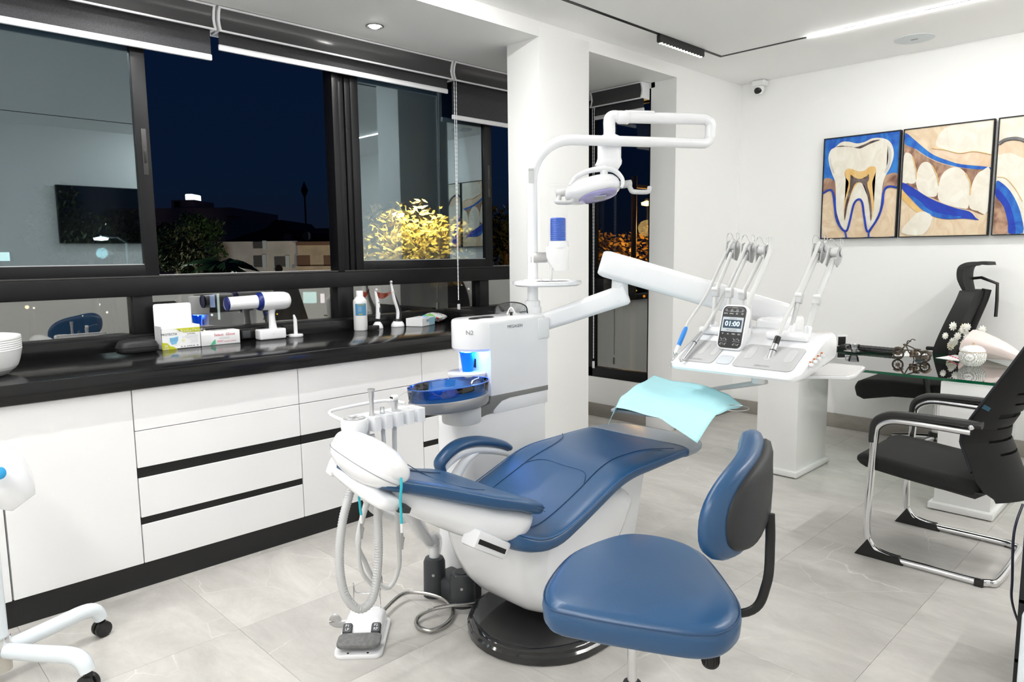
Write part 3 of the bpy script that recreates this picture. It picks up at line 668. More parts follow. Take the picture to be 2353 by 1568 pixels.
# lamp head: flattened oval dish tilted towards the chair, lens underneath
lx = (side*cos(R(7))+V((0, 0, 1))*sin(R(7))).normalized(); lz = (V((0, 0, 1))*.86-lx*V((0, 0, 1)).dot(lx)+fwd*.32+side*(-.1)); lz = (lz-lx*lz.dot(lx)).normalized(); ly = lz.cross(lx)
LX = XF_(LC, lx, ly, lz)
prof = [(.60, -.044), (.86, -.041), (.98, -.028), (1, -.008), (.97, .012), (.86, .032), (.6, .045), (.3, .05)]
loft('lamp_head', [[(x*k, y*k, z+.012*(x/.14)) for x, y in superell(.142, .088, 2.4, 40)] for k, z in prof], WPL, lp, True, True, 60, LX)
LENS = bpy.data.materials.new('lilac_lens'); LENS.use_nodes = True; b_ = LENS.node_tree.nodes['Principled BSDF']
b_.inputs['Base Color'].default_value = (.42, .40, .72, 1); b_.inputs['Roughness'].default_value = .05; b_.inputs['Metallic'].default_value = .35; b_.inputs['Coat Weight'].default_value = 1
ln = loft('lens', [[(x*k+.022, y*k, -.0455-z+.012*(x/.14)) for x, y in superell(.098, .066, 2.3, 36)] for k, z in ((1.02, -.003), (1, .002), (.9, .006), (.5, .009))], LENS, lp, True, True, 60, LX)
box('reflector_bar', (.0, -.03, -.058), (.06, .02, -.054), M('reflector', (.7, .7, .8), .1, 1), ln, .001, 1, LX)
text('lettering', 'V LED', .012, LX @ V((-.085, -.0, -.0475)), lx, ly*-1, TG, lp)
yk = [LC+side*x+V((0, 0, z))-fwd*.035 for x, z in ((-.115, .015), (-.085, .055), (-.02, .085), (.05, .093), (.105, .085), (.142, .05), (.148, .02), (.14, .0))]
tube('yoke', yk, [.010, .013, .015, .016, .015, .013, .012, .010], WPL, lp, 12, 6, flat=(1.2, .8, ly))
lathe('yoke_pivot', [(0, -.03), (.016, -.028), (.02, -.01), (.018, .03), (.012, .045), (0, .05)], LC+side*.055+V((0, 0, .085))-fwd*.03, WPL, lp, 20)
cyl('switch_lever', LX @ V((.075, 0, .08)), LX @ V((.088, 0, .035)), .0055, LGR, lp, 10, .002)
for s, x in ((1, .15), (-1, -.135)):
    cyl('handle_hub', LX @ V((x*.93, 0, .0)), LX @ V((x+s*.05, 0, .0)), .019, LGR, lp, 20, .004)
    tube('handle', [LX @ V(p) for p in ((x+s*.035, 0, -.004), (x+s*.04, -.005, -.035), (x+s*.05, -.02, -.055), (x+s*.05-.0+(.06), -.03, -.07), (x+s*.05+.075, -.03, -.06), (x+s*.05+.078, -.03, -.045))], [.012, .0125, .012, .0115, .0115, .011], LGR, lp, 12, 5)
stk = M('sticker_grey', (.55, .56, .56), .5)
q0 = R(225)
box('label_sticker', (-.013, -.0012, -.035), (.013, .0006, .035), stk, lp, 0, 2, XF_(V((PX_, PY_, 1.79))-fwd*.0262-side*.004, side, fwd, (0, 0, 1)))
text('lettering', 'MEGAGEN', .005, V((PX_, PY_, 1.815))-fwd*.0275-side*.004, side, (0, 0, 1), TG, lp)
# round instrument shelf on the pole
tc_ = V((PX_, PY_, 0))+side*.07
sf = thing('round_shelf', 'round white shelf clamped on the lamp pole above the water unit', 'shelf', (tc_.x, tc_.y, 1.265))
lathe('plate', [(0, 0), (.15, 0), (.168, .008), (.168, .022), (.16, .026), (.155, .02), (0, .018)], (tc_.x, tc_.y, 1.262), WPL, sf, 48)
lathe('collar', [(.0265, .018), (.052, .018), (.052, .028), (.04, .034), (.0265, .034)], (PX_, PY_, 1.262), WPL, sf, 28)
# cup dispenser beside the pole
dcn = V((PX_, PY_, 0))+side*.125
cdn = thing('cup_dispenser', 'clear tube cup dispenser holding a stack of blue cups beside the lamp pole', 'cup dispenser', (dcn.x, dcn.y, 1.33))
CTB = M('clear_tube', (.8, .82, .84), .06, alpha=.07)
def disp(z): return V((dcn.x, dcn.y, z))
lathe('tube', [(.043, 0), (.045, 0), (.045, .27), (.043, .27)], disp(1.47), CTB, cdn, 32)
lathe('lid', [(0, 0), (.05, 0), (.053, .004), (.05, .01), (0, .012)], disp(1.74), CTB, cdn, 32)
lathe('collar', [(.0, 0), (.05, 0), (.051, .005), (.049, .03), (.046, .032), (0, .032)], disp(1.445), WPL, cdn, 32)
loft('outlet', [[disp(z)+side*(x+o_)+fwd*y for x, y in superell(a_, b_2, 3.5, 28)] for a_, b_2, o_, z in ((.035, .03, .012, 1.335), (.04, .035, .012, 1.345), (.05, .042, 0, 1.375), (.056, .045, -.004, 1.40), (.058, .047, -.006, 1.445), (.054, .044, -.006, 1.452))], WPL2, cdn, True, True, 50)
box('clamp', (-.135, -.025, 1.375), (-.055, .025, 1.425), STL, cdn, .003, 2, XF_((dcn.x, dcn.y, 0), side, fwd, (0, 0, 1)))
cyl('trigger_rod', disp(1.28)-side*.035, disp(1.36)-side*.035, .007, WPL2, cdn, 12)
SC = M('stacked_cups', (.008, .09, .5), .3)
lathe('cup_stack', [(0, 0)]+[(.0385 if k % 2 else .0365, .0045*k) for k in range(24)]+[(.034, .11), (0, .11)], disp(1.48), SC, cdn, 32)
# ================================================================== delivery table on its arms
dt = thing('delivery_table', 'white dental delivery table with keypad screen and handpiece whips on a swing arm', 'delivery table', (2.8, 1.41, .93))
def beam(name, a, b, w1, h1, mat, parent, w2=None, h2=None, r=.02, e=.012):
    a, b = V(a), V(b); d = (b-a).normalized(); s = d.cross(V((0, 0, 1))).normalized(); u = s.cross(d); w2 = w2 or w1; h2 = h2 or h1; L = (b-a).length
    rg = []
    for t, k in ((0, .82), (e*.35/L, .93), (e/L, 1), (1-e/L, 1), (1-e*.35/L, .93), (1, .82)):
        w_, h_ = w1+(w2-w1)*t, h1+(h2-h1)*t
        rg.append([a+d*(L*t)+s*(x*k)+u*(z*k) for x, z in rrect(w_, h_, r, 4)])
    return loft(name, rg, mat, parent, True, True, 40)
EL = V((2.745, 2.06, 1.212))
beam('lower_arm', (2.53, 2.40, 1.075), EL+V((.02, -.03, .015)), .075, .085, WPL, dt, .085, .10, .022)
cyl('elbow_post', EL+V((0, 0, -.03)), EL+V((0, 0, .15)), .042, WPL, dt, 28, .006, .034)
A2a, A2b = EL+V((-.075, .055, .163)), V((3.17, 1.42, 1.12))
beam('spring_arm', A2a, A2b, .085, .125, WPL, dt, .075, .115, .028, .03)
lathe('arm_knob', [(0, 0), (.03, 0), (.034, .008), (.034, .02), (0, .022)], EL+V((.075, -.10, .045)), WPL2, dt, 24)
box('arm_mount', (2.95, 1.36, 1.0), (3.2, 1.48, 1.13), WPL, dt, .02, 3)
# table body: side profile swept across, cheeks rounded
prof = [(2.60, .948), (2.597, .936), (2.604, .926), (2.66, .924), (2.97, .985), (2.99, 1.0), (2.995, 1.05), (2.98, 1.082), (2.95, 1.09), (2.86, 1.075), (2.80, 1.05), (2.70, .999), (2.622, .958)]
rg = []
mx_, mz_ = 2.79, 1.0
for y, k in ((1.128, .82), (1.133, .92), (1.145, .98), (1.165, 1), (1.655, 1), (1.672, .98), (1.683, .92), (1.687, .82)):
    rg.append([(mx_+(x-mx_)*k, y, mz_+(z-mz_)*k) for x, z in prof])
loft('housing', rg, WPL, dt, True, True, 38)
sl = math.atan2(1.05-.958, 2.80-2.622); dk = V((cos(sl), 0, sin(sl))); dn = V((-sin(sl), 0, cos(sl)))
def deck(u, y, h=0): return V((2.622, 0, .959))+dk*u+V((0, y, 0))+dn*h
def deckpad(name, y0, y1, u0, u1, h, mat, par, r=.02, th=.002):
    P = [deck((u0+u1)/2+v, (y0+y1)/2+w_, h) for w_, v in rrect(abs(y1-y0), abs(u1-u0), r, 5)]
    return prism(name, P, dn*th, mat, par, th*.4)
GPAD = M('grey_silicone', (.50, .505, .51), .55)
for y0, y1 in ((1.50, 1.665), (1.165, 1.415)):
    pd = deckpad('instrument_mat', y0, y1, .004, .165, .0006, GPAD, dt)
    n = 3
    for i in range(n): deckpad('finger_scoop', y0+(i+.28)*(y1-y0)/n, y0+(i+.72)*(y1-y0)/n, .06, .15, .0027, LGR, pd, .018, .0008)
    text('lettering', 'MEGAGEN', .014, deck(.022, (y0+y1)/2, .0032), (0, -1, 0), dk, M('emboss_grey', (.40, .40, .405), .6), pd)
deckpad('storage_tray', 1.425, 1.49, .01, .07, .0008, M('tray_recess', (.62, .66, .70), .3), dt, .012)
for y in (1.27, 1.58): cyl('hose_bar', (2.815, y-.085, 1.075), (2.815, y+.085, 1.075), .017, WPL, dt, 18, .004)
for k in range(4):
    q = V((2.70+.035*k, 1.127, .985+.008*k)); cyl('flow_knob', q, q+V((0, -.014, 0)), .008, WPL2, dt, 14, .002); cyl('knob_ring', q+V((0, .001, .012)), q+V((0, -.006, .012)), .003, M('orange_dot', (.6, .15, .02), .4), dt, 8)
for y in (1.22, 1.5): cyl('rubber_foot', (2.66, y, .922), (2.66, y, .934), .007, DGR, dt, 12)
# keypad
Bp = at(1674, 800, 'x', 2.71); tl = R(17); uu = V((sin(tl), 0, cos(tl))); nn = V((-cos(tl), 0, sin(tl))); xx = V((0, -1, 0))
KW, KH = .104, .178
kp = lambda x, z, h=0: Bp+xx*x+uu*z+nn*h
prism('keypad_housing', [kp(x, KH/2+z, -.03) for x, z in rrect(KW+.012, KH+.012, .022, 6)], nn*.03, WPL, dt, .005)
prism('keypad_stand', [kp(x, z, -.03) for x, z in ((-.045, -.01), (.045, -.01), (.05, .1), (-.05, .1))], -nn*.05, WPL, dt, .008)
kf = prism('keypad_face', [kp(x, KH/2+z, .0002) for x, z in rrect(KW, KH, .02, 6)], nn*.002, M('keypad_black', (.010, .010, .011), .3), dt)
prism('screen_frame', [kp(x, .100+z, .0023) for x, z in rrect(.094, .062, .002, 2)], nn*.0008, M('screen_silver', (.55, .60, .64), .35), kf)
prism('screen', [kp(x, .102+z, .0031) for x, z in rrect(.082, .036, .001, 2)], nn*.0006, M('lcd_dark', (.02, .03, .045), .2, emit=(.05, .09, .14), es=.35), kf)
text('time_digits', '01:00', .030, kp(0, .102, .0039), xx, uu, M('lcd_digits', (.6, .9, 1), .4, emit=(.6, .92, 1), es=2.4), kf)
KT = M('keypad_print', (.75, .75, .75), .5)
text('lettering', 'MEGAGEN', .0105, kp(0, .0757, .0033), xx, uu, TG, kf)
text('lettering', 'MIN', .0085, kp(.012, .0595, .0026), xx, uu, KT, kf); text('lettering', 'SEC', .0085, kp(.037, .0595, .0026), xx, uu, KT, kf)
text('lettering', 'v', .012, kp(-.037, .061, .0026), xx, uu, KT, kf, sx=1.4); text('lettering', '^', .014, kp(-.013, .057, .0026), xx, uu, KT, kf, sx=1.3)
text('lettering', 'RPM1', .0075, kp(-.037, .146, .0026), xx, uu, KT, kf); text('lettering', 'RPM2', .0075, kp(-.012, .146, .0026), xx, uu, KT, kf)
text('lettering', 'FUNCTION', .0052, kp(0, .1715, .0026), xx, uu, KT, kf); text('lettering', 'ELECTRIC MOTOR', .0045, kp(0, .1555, .0026), xx, uu, KT, kf); text('lettering', 'The Dental Unit', .005, kp(0, .125, .0033), xx, uu, TG, kf)
def pbox(x0, x1, z0, z1, nm='printed_mark'): return prism(nm, [kp(x, z, .0022) for x, z in ((x0, z0), (x1, z0), (x1, z1), (x0, z1))], nn*.0004, KT, kf)
for x0, x1, z in ((-.036, -.016, .1715), (.016, .036, .1715), (-.036, -.02, .1555), (.02, .036, .1555), (-.046, -.012, .0275), (.012, .046, .0275)): pbox(x0, x1, z, z+.0006)
for x in (-.029, .029):
    for z in (.038, .016): pbox(x-.0004, x+.0004, z-.004, z+.004)
for x in (-.039, -.019, .019, .039):
    for z in (.038, .016):     # little reclining-chair pictograms
        bm = bmesh.new(); s_ = 1 if z > .02 else -1
        addtube(bm, [kp(x-.005, z+.004*s_, .0026), kp(x-.001, z-.002*s_, .0026), kp(x+.005, z-.003*s_, .0026)], .0008, 4); addtube(bm, [kp(x, z-.002, .0026), kp(x+.001, z-.006, .0026)], .0007, 4); fin('pictogram', bm, KT, kf)
for x in (-.037, -.0125, .0125, .037):
    tube('pictogram', [kp(x+.004*cos(2*pi*k/10), .161+.004*sin(2*pi*k/10), .0026) for k in range(10)], .0007, KT, kf, 4, 0, True)
for x in (.0125, .037): tube('pictogram', [kp(x+.004*cos(2*pi*k/8), .147+.003*sin(2*pi*k/8), .0026) for k in range(8)], .0009, KT, kf, 4, 0, True)
# five whip arms with pulleys, wires and hoses
WHP = M('whip_grey', (.62, .625, .62), .35); HOSE = M('hose_grey', (.66, .665, .66), .45)
whips = [(1.62, (1610, 745), (1645, 670), (1684, 568)), (1.55, (1640, 750), (1677, 672), (1719, 573)), (1.48, (1670, 755), (1706, 676), (1752, 578)), (1.27, (1815, 768), (1836, 685), (1883, 574)), (1.2, (1850, 775), (1878, 690), (1919, 584))]
tops = []
CLR = M('clear_arm', (.72, .73, .73), .25, alpha=.55)
for i, (y, pa, pj, ptop) in enumerate(whips):
    a, j, t = at(*pa, 'y', y), at(*pj, 'y', y), at(*ptop, 'y', y); a = V((2.83, y, 1.065)) if i < 3 else a
    d = (t-a).normalized()
    wa = tube('whip_arm', [a, j, t-d*.03], .0095 if i < 4 else .012, WHP if i < 4 else CLR, dt, 10)
    cyl('arm_socket', V((2.82, y, 1.06)), V((2.82, y, 1.06))+(a-V((2.82, y, 1.06))+d*.05), .015, WPL, dt, 14, .003)
    d1 = (j-a).normalized(); s_ = V((0, 1, 0)); u_ = s_.cross(d1)
    X = XF_(j, s_, u_, d1)
    jb = box('joint_clip', (-.015, -.012, -.024), (.015, .012, .018), LGR, dt, .004, 2, X); cyl('joint_roller', X @ V((-.0135, -.012, .010)), X @ V((.0135, -.012, .010)), .0085, WPL2, jb, 14, .003)
    # pulley head: two cheeks and a roller, bent wire hook on top
    Xp = XF_(t, s_, u_, d1); ph = None
    for sx_ in (-.022, .017):
        c = prism('pulley_cheek', [Xp @ V((sx_, yy, zz)) for yy, zz in ((-.012, -.06), (.012, -.06), (.03, -.02), (.024, .02), (0, .03), (-.022, .02), (-.024, -.01))], s_*.005, M('cheek_grey', (.40, .405, .41), .4), dt, .001)
    cyl('pulley_roller', Xp @ V((-.018, 0, .006)), Xp @ V((.018, 0, .006)), .019, WHP, dt, 20, .003)
    cyl('pulley_hub', Xp @ V((-.024, 0, .006)), Xp @ V((-.029, 0, .006)), .016, LGR, dt, 16, .002)
    z0 = V((0, 0, 1))
    wr = [t+s_*.024+z0*.01, t+s_*.03+z0*.04, t+s_*.022+z0*.062, t+s_*.008+z0*.058, t-s_*.004+z0*.035, t-s_*.018+z0*.03, t-s_*.03+z0*.04, t-s_*.028+z0*.058, t-s_*.018+z0*.06, t-s_*.02+z0*.03, t-s_*.021+z0*.012]
    tube('guide_wire', wr, .0014, CHR, dt, 6, 5)
    tops.append((t, u_, d1, y))
def whiphose(i, pts, r=.0085):
    t, u_, d1, y = tops[i]
    tube('supply_hose', [t+u_*.012-d1*.05, t+u_*.021-d1*.0, t+V((0, 0, .024)), t-u_*.019+d1*.012]+[V(p) for p in pts], r, HOSE, dt, 10, 6)
# handpieces (each lifts away)
g_hp = 'handpieces resting on the delivery table'
# syringe
a, b, c = at(1577, 752, 'y', 1.70), at(1552, 812, 'y', 1.70), at(1538, 847, 'y', 1.70)
sy = thing('air_water_syringe', 'blue handled air water syringe with thin metal tip at the table left end', 'syringe', a, None, g_hp)
dd = (b-a).normalized(); m1 = a+(b-a)*.72
tube('grip', [a, a+dd*.012, a+dd*.05, m1], [.006, .0095, .0105, .0095], M('syringe_blue', (.03, .25, .75), .35), sy, 14, 3)
bm = bmesh.new()
for k in range(9): addtube(bm, [a+dd*(.018+.007*k)-dd.cross(V((0, 1, 0))).normalized()*.004+V((0, .0095, 0)), a+dd*(.018+.007*k)+dd.cross(V((0, 1, 0))).normalized()*.004+V((0, .0095, 0))], .0014, 5)
fin('grip_dots', bm, M('pale_blue', (.4, .65, .95), .5), sy)
tube('head', [m1, b], [.0095, .010], WPL, sy, 14); tube('nozzle_nut', [b, b+dd*.006], [.0095, .008], STL, sy, 14)
tube('tip', [b, b+(c-b)*.72, c+V((0, 0, .012)), c], [.002, .0018, .0018, .0022], CHR, sy, 8)
whiphose(0, [at(1655, 610, 'y', 1.665), at(1622, 680, 'y', 1.685), a-dd*.03, a], .0065)
def handpiece(label, pa, pb, y, i, hose, nose, ring=None, rad=.0095):
    a, b = at(*pa, 'y', y), at(*pb, 'y', y); d = (b-a).normalized(); t = thing('handpiece', label, 'handpiece', a, None, g_hp)
    L = (b-a).length
    if ring: tube('coupling', [a, a+d*L*.2], [rad*1.02, rad*1.02], ring, t, 16)
    s0 = .2 if ring else 0
    tube('body', [a+d*L*s0, a+d*L*.3, a+d*L*.5, a+d*L*.8, a+d*L*.97, b], [rad, rad*1.05, rad*1.1, rad*.8, rad*.55, rad*.5], ALM, t, 16)
    tube('joint_ring', [a+d*L*.36, a+d*L*.385], [rad*1.12, rad*1.12], DGR, t, 16)
    if nose: lathe('turbine_head', [(0, -.006), (.0065, -.005), (.0075, .002), (.006, .007), (0, .008)], b, CHR, t, 16)
    else: tube('chuck', [b, b+d*.006], [rad*.48, rad*.3], STL, t, 12)
    whiphose(i, hose+[a-d*.05, a-d*.001]); return t
handpiece('silver turbine handpiece lying on the left grey mat', (1612, 765), (1566, 829), 1.625, 1, [at(1690, 625, 'y', 1.575), at(1655, 695, 'y', 1.605)], True)
handpiece('silver straight handpiece with black collar on the right grey mat', (1788, 775), (1756, 862), 1.285, 3, [at(1855, 625, 'y', 1.28), at(1825, 690, 'y', 1.283)], False, BPL, .012)
t, u_, d1, y = tops[2]
tube('supply_hose', [t+V((0, -.035, .06)), t+V((-.01, -.04, 0)), at(1740, 650, 'y', 1.44), at(1722, 695, 'y', 1.44), V((2.83, 1.44, 1.075))], .0115, HOSE, dt, 10, 6)
# flat slide-out shelf at the right, bracket below
sd = [at(x, y, 'z', .918) for x, y in ((1850, 864), (1950, 866), (1966, 862), (1989, 845), (1984, 841), (1905, 834))]
prism('side_shelf', sd, (0, 0, -.012), WPL, dt, .002)
prism('side_shelf_liner', [p+(V((2.98, 1.17, .918))-p)*.1+V((0, 0, .0005)) for p in sd], (0, 0, .001), M('liner', (.66, .65, .64), .6), dt)
J1, J2 = V((2.80, 1.38, .875)), at(1608, 899, 'z', .785)
cyl('bracket_pivot', (2.80, 1.38, .87), (2.80, 1.38, .95), .028, WPL, dt, 20, .004)
beam('bracket_arm', J1+V((.02, -.02, 0)), J2, .05, .022, LGR, dt, .045, .02, .008, .02)
# ================================================================== tray and cyan cloth
TZ = .802
ty = thing('instrument_tray', 'grey metal instrument tray half hidden under the cyan cloth', 'tray', (2.5, 1.62, TZ))
trc = [at(x, y, 'z', TZ) for x, y in ((1404, 940), (1500, 886), (1675, 918), (1545, 959))]
prism('plate', trc, (0, 0, -.012), M('tray_grey', (.30, .33, .36), .4), ty, .003)
cyl('stem', J2+V((0, 0, -.02)), J2+V((0, 0, .008)), .014, WPL, ty, 14)
rcx = at(1688, 938, 'z', TZ-.005); tube('ring', [rcx+V((.055*cos(2*pi*k/28), .055*sin(2*pi*k/28), 0)) for k in range(28)], .0022, STL, ty, 8, 0, True)
# cloth: grid sheet draped over the tray
A_, B_, C_, D_ = at(1395, 938, 'z', TZ+.010), at(1503, 866, 'z', TZ+.012), at(1708, 915, 'z', TZ+.010), at(1603, 978, 'z', TZ+.008)
random.seed(5)
n = 30; vs = []; fs = []
for i in range(n+1):
    for j in range(n+1):
        u, v = i/n, j/n; p = A_*(1-u)*(1-v)+B_*(1-u)*v+C_*u*v+D_*u*(1-v)     # u: left->right, v: near->far
        z = .004*sin(9*u+3*v)+.003*sin(14*v+5*u)+.006*max(0, sin(5.5*u+1.2))*sin(3.1*v)
        near = max(0, .16-v)/.16; z -= .0*near
        # near-right corner hangs as a point, near-left flap hangs
        k = max(0, u-.62)*max(0, .36-v); z -= .36*k**.85; 
        kl = max(0, .1-u)*max(0, .25-v); z -= 3.2*kl
        kr = max(0, u-.86)*max(0, v-.3); z -= .35*kr
        if v > .93 and .25 < u < .9: z += .010*sin(pi*(u-.25)/.65)
        vs.append(p+V((-.0, 0, z+.004))+V((0, 0, 0)))
for i in range(n):
    for j in range(n): fs.append((i*(n+1)+j, (i+1)*(n+1)+j, (i+1)*(n+1)+j+1, i*(n+1)+j+1))
me = bpy.data.meshes.new('cyan_cloth'); me.from_pydata([tuple(v) for v in vs], [], fs); me.shade_smooth()
CY = M('cyan_tissue', (.45, .80, .86), .75, bump=(120, .5)); me.materials.append(CY)
cl = _link(bpy.data.objects.new('disposable_cloth', me), None); md = cl.modifiers.new('thick', 'SOLIDIFY'); md.thickness = .0012
tag(cl, 'cyan disposable bib cloth draped over the instrument tray, one corner hanging', 'cloth')
# ================================================================== assistant holder, hoses
HY = 2.09; HZ = .868
ah = thing('assistant_holder', 'white assistant instrument holder with round grey keypad and suction hoses', 'instrument holder', (1.4, HY, HZ-.1))
kc = at(815, 985, 'y', HY-.03)
kx, ky = kc.x+.0, HY-.03
lathe('keypad_pod', [(0, -.1), (.02, -.095), (.036, -.07), (.045, -.03), (.047, -.005), (.044, .004), (.038, .006), (0, .006)], (kx, ky, HZ), WPL, ah, 36)
kq = lathe('keypad_disc', [(0, 0), (.037, 0), (.036, .0018), (0, .0018)], (kx, ky, HZ+.006), M('keypad_disc_grey', (.33, .335, .34), .4), ah, 36)
for k in range(6): lathe('key', [(0, 0), (.0085, 0), (.008, .0012), (0, .0014)], (kx+.024*cos(k*pi/3+.3), ky+.024*sin(k*pi/3+.3), HZ+.0078), LGR, kq, 16)
text('lettering', 'N2', .008, (kx, ky, HZ+.0082), (.7, -.7, 0), (.7, .7, 0), DGR, kq)
xe = at(955, 950, 'y', HY).x
for i in range(5):
    x = kx+.07+i*(xe-kx-.08)/4.2
    pr_ = [(x+dx, HY-.035+dy) for dx, dy in rrect(.034, .062, .008, 4)]
    loft('cradle', [[(px, py, z) for px, py in pr_] for z in (HZ-.045, HZ-.04, HZ, HZ+.004)], WPL, ah, True, True, 40)
box('cradle_rail', (kx, HY-.01, HZ-.03), (xe, HY+.03, HZ+.006), WPL, ah, .008)
tube('wire_rail', [(kx-.03, ky+.02, HZ), (kx-.03, HY+.08, HZ+.012), (kx+.03, HY+.11, HZ+.014), (xe-.06, HY+.11, HZ+.014), (xe-.01, HY+.05, HZ+.005)], .006, WPL, ah, 8, 5)
tube('swing_arm', [(kx+.06, HY, HZ-.04), (kx+.06, HY+.02, HZ-.2), (kx+.1, HY+.03, .52), (1.6, 2.2, .40), (1.95, 2.4, .38)], .018, WPL2, ah, 14, 6)
def xat(px_, py_, y=HY-.03): return at(px_, py_, 'y', y)
# instruments standing in the cradles
s1 = xat(855, 965); ins = thing('suction_handpiece', 'slim grey saliva suction handpiece standing upright in the holder', 'suction handpiece', s1, None, 'instruments in the assistant holder')
lathe('body', [(0, -.03), (.013, -.03), (.015, 0), (.011, .012), (.0075, .03), (.0078, .075), (.0095, .08), (.0098, .1), (.0125, .102), (.0125, .108), (0, .109)], s1, ALM, ins, 20)
s2 = xat(907, 950); ins = thing('triple_syringe', 'grey triple syringe with bent metal spout beside the blue bowl', 'syringe', s2, None, 'instruments in the assistant holder')
lathe('body', [(0, -.03), (.009, -.03), (.0105, 0), (.012, .03), (.0135, .045), (0, .047)], s2, ALM, ins, 20)
cyl('head', s2+V((-.01, 0, .055)), s2+V((.012, 0, .055)), .0115, WPL2, ins, 18, .003)
for k in (-.004, .004): cyl('button', s2+V((-.014, k, .058)), s2+V((-.008, k, .056)), .003, BPL, ins, 10)
tube('spout', [s2+V((.01, 0, .055)), s2+V((.05, 0, .068)), s2+V((.075, 0, .066))], .0014, STL, ins, 6, 4)
s3 = xat(879, 958); tag(lathe('suction_valve', [(0, -.02), (.010, -.02), (.0105, 0), (.009, .012), (.0085, .014), (.0065, .034), (0, .035)], s3, CLEAR, None, 18), 'short clear tapered suction nozzle in the middle cradle', 'suction nozzle', 'instruments in the assistant holder')
# hoses hanging in loops
RIB = M('ribbed_hose', (.56, .565, .57), .5)
def hang(name, label, pts, r, mat, rib=None, y=HY-.03, n=10):
    P = smoothpts([xat(px_, py_, y+dy) for px_, py_, dy in pts], 9)
    if rib:     # resample to even steps for the ribs
        out = [P[0]]; step = .0045; acc = 0
        for a, b in zip(P, P[1:]):
            L = (b-a).length; s = step-acc
            while s <= L: out.append(a+(b-a)*(s/L)); s += step
            acc = L-(s-step)
        P = out
    o = tube(name, P, r, mat, ah, n, 0, False, True, rib); return o
hang('suction_hose', '', [(851, 1000, 0), (868, 1090, -.02), (868, 1180, -.05), (869, 1290, -.07), (856, 1375, -.08), (825, 1400, -.07), (792, 1365, -.05), (780, 1290, -.03), (787, 1200, 0), (805, 1130, .03), (815, 1085, .05)], .0155, RIB, .14, HY-.04, 12)
hang('supply_hose', '', [(880, 985, 0), (884, 1080, 0), (876, 1180, .02), (850, 1150, .04), (826, 1235, .05), (830, 1310, .05), (860, 1350, .05)], .0075, HOSE)
hang('supply_hose', '', [(906, 975, 0), (908, 1100, .01), (914, 1220, .03), (917, 1300, .05), (895, 1350, .06), (862, 1335, .07), (838, 1290, .07), (822, 1240, .06), (845, 1140, .08)], .0085, HOSE)
# ================================================================== foot pedal
pc = V((1.365, 2.145, 0)); ang = math.atan2(2.03-2.15, 1.352-1.22)
fp = thing('foot_pedal', 'white dental foot control with grey tread plate and two black buttons', 'foot pedal', pc, None)
fx = V((cos(ang), sin(ang), 0)); fy = V((-sin(ang), cos(ang), 0))
FXm = XF_((0, 0, 0), fx, fy, (0, 0, 1)); c1 = at(835, 1452, 'z', .03)
FXm = XF_(c1-V((0, 0, c1.z)), fx, fy, (0, 0, 1))
hw, hd = .087, .135
loft('base', [[(x*k, y*k, z) for x, y in rrect(2*hw, 2*hd, .03, 6)] for k, z in ((.985, 0), (1, .004), (1, .012), (.985, .016))], WPL, fp, True, True, 40, FXm)
loft('housing', [[(x, y, z) for x, y in q] for q, z in ((rrect(.15, .19, .03, 6, 0, .035), .014), (rrect(.148, .185, .03, 6, 0, .037), .03), (rrect(.142, .15, .03, 6, 0, .05), .055), (rrect(.12, .12, .028, 6, 0, .06), .068), (rrect(.1, .09, .025, 6, 0, .065), .072))], WPL, fp, True, True, 60, FXm)
tr = FXm @ MX.Translation((0, -.088, .044)) @ MX.Rotation(R(6), 4, 'X')
loft('tread_plate', [[(x*k, y*k, z) for x, y in rrect(.155, .075, .02, 6)] for k, z in ((.96, -.007), (1, -.004), (1, .004), (.96, .007))], M('tread_grey', (.17, .17, .17), .75, noise=(60, .25)), fp, True, True, 40, tr)
box('tread_arm', (-.03, -.06, .018), (.03, .02, .035), DGR, fp, .003, 2, FXm)
for x, tx in ((-.052, 'P1\nLP'), (.052, 'P2\nRP')):
    bt = MX.Translation((x, -.028, .056)) @ MX.Rotation(R(32), 4, 'X')
    loft('button', [[(a*k, b*k, z) for a, b in rrect(.034, .042, .008, 4)] for k, z in ((1, -.012), (1.05, 0), (1, .006), (.85, .011))], DGR, fp, True, True, 40, FXm @ bt)
    XX = FXm @ bt; text('lettering', tx, .0145, XX @ V((0, 0, .0116)), XX.to_3x3() @ V((1, 0, 0)), XX.to_3x3() @ V((0, 1, 0)), M('white_print', (.85, .85, .85), .5), fp)
for x in (-.035, .035): cyl('screw', FXm @ V((x, -.122, .0155)), FXm @ V((x, -.122, .0175)), .004, BPL, fp, 10)
tube('side_lever', [FXm @ V(p) for p in ((-.075, .06, .03), (-.11, .06, .03), (-.125, .06, .04), (-.115, .06, .058), (-.1, .06, .04))], .008, STL, fp, 10, 5, flat=(1.8, .5, (0, 0, 1)))
tube('carry_handle', [FXm @ V(p) for p in ((-.05, .1, .06), (-.05, .1, .14), (-.05, .1, .17), (-.055, .125, .15), (-.04, .125, .12), (.045, .125, .125), (.055, .12, .19), (.05, .1, .15), (.05, .1, .06))], .003, CHR, fp, 8, 4)
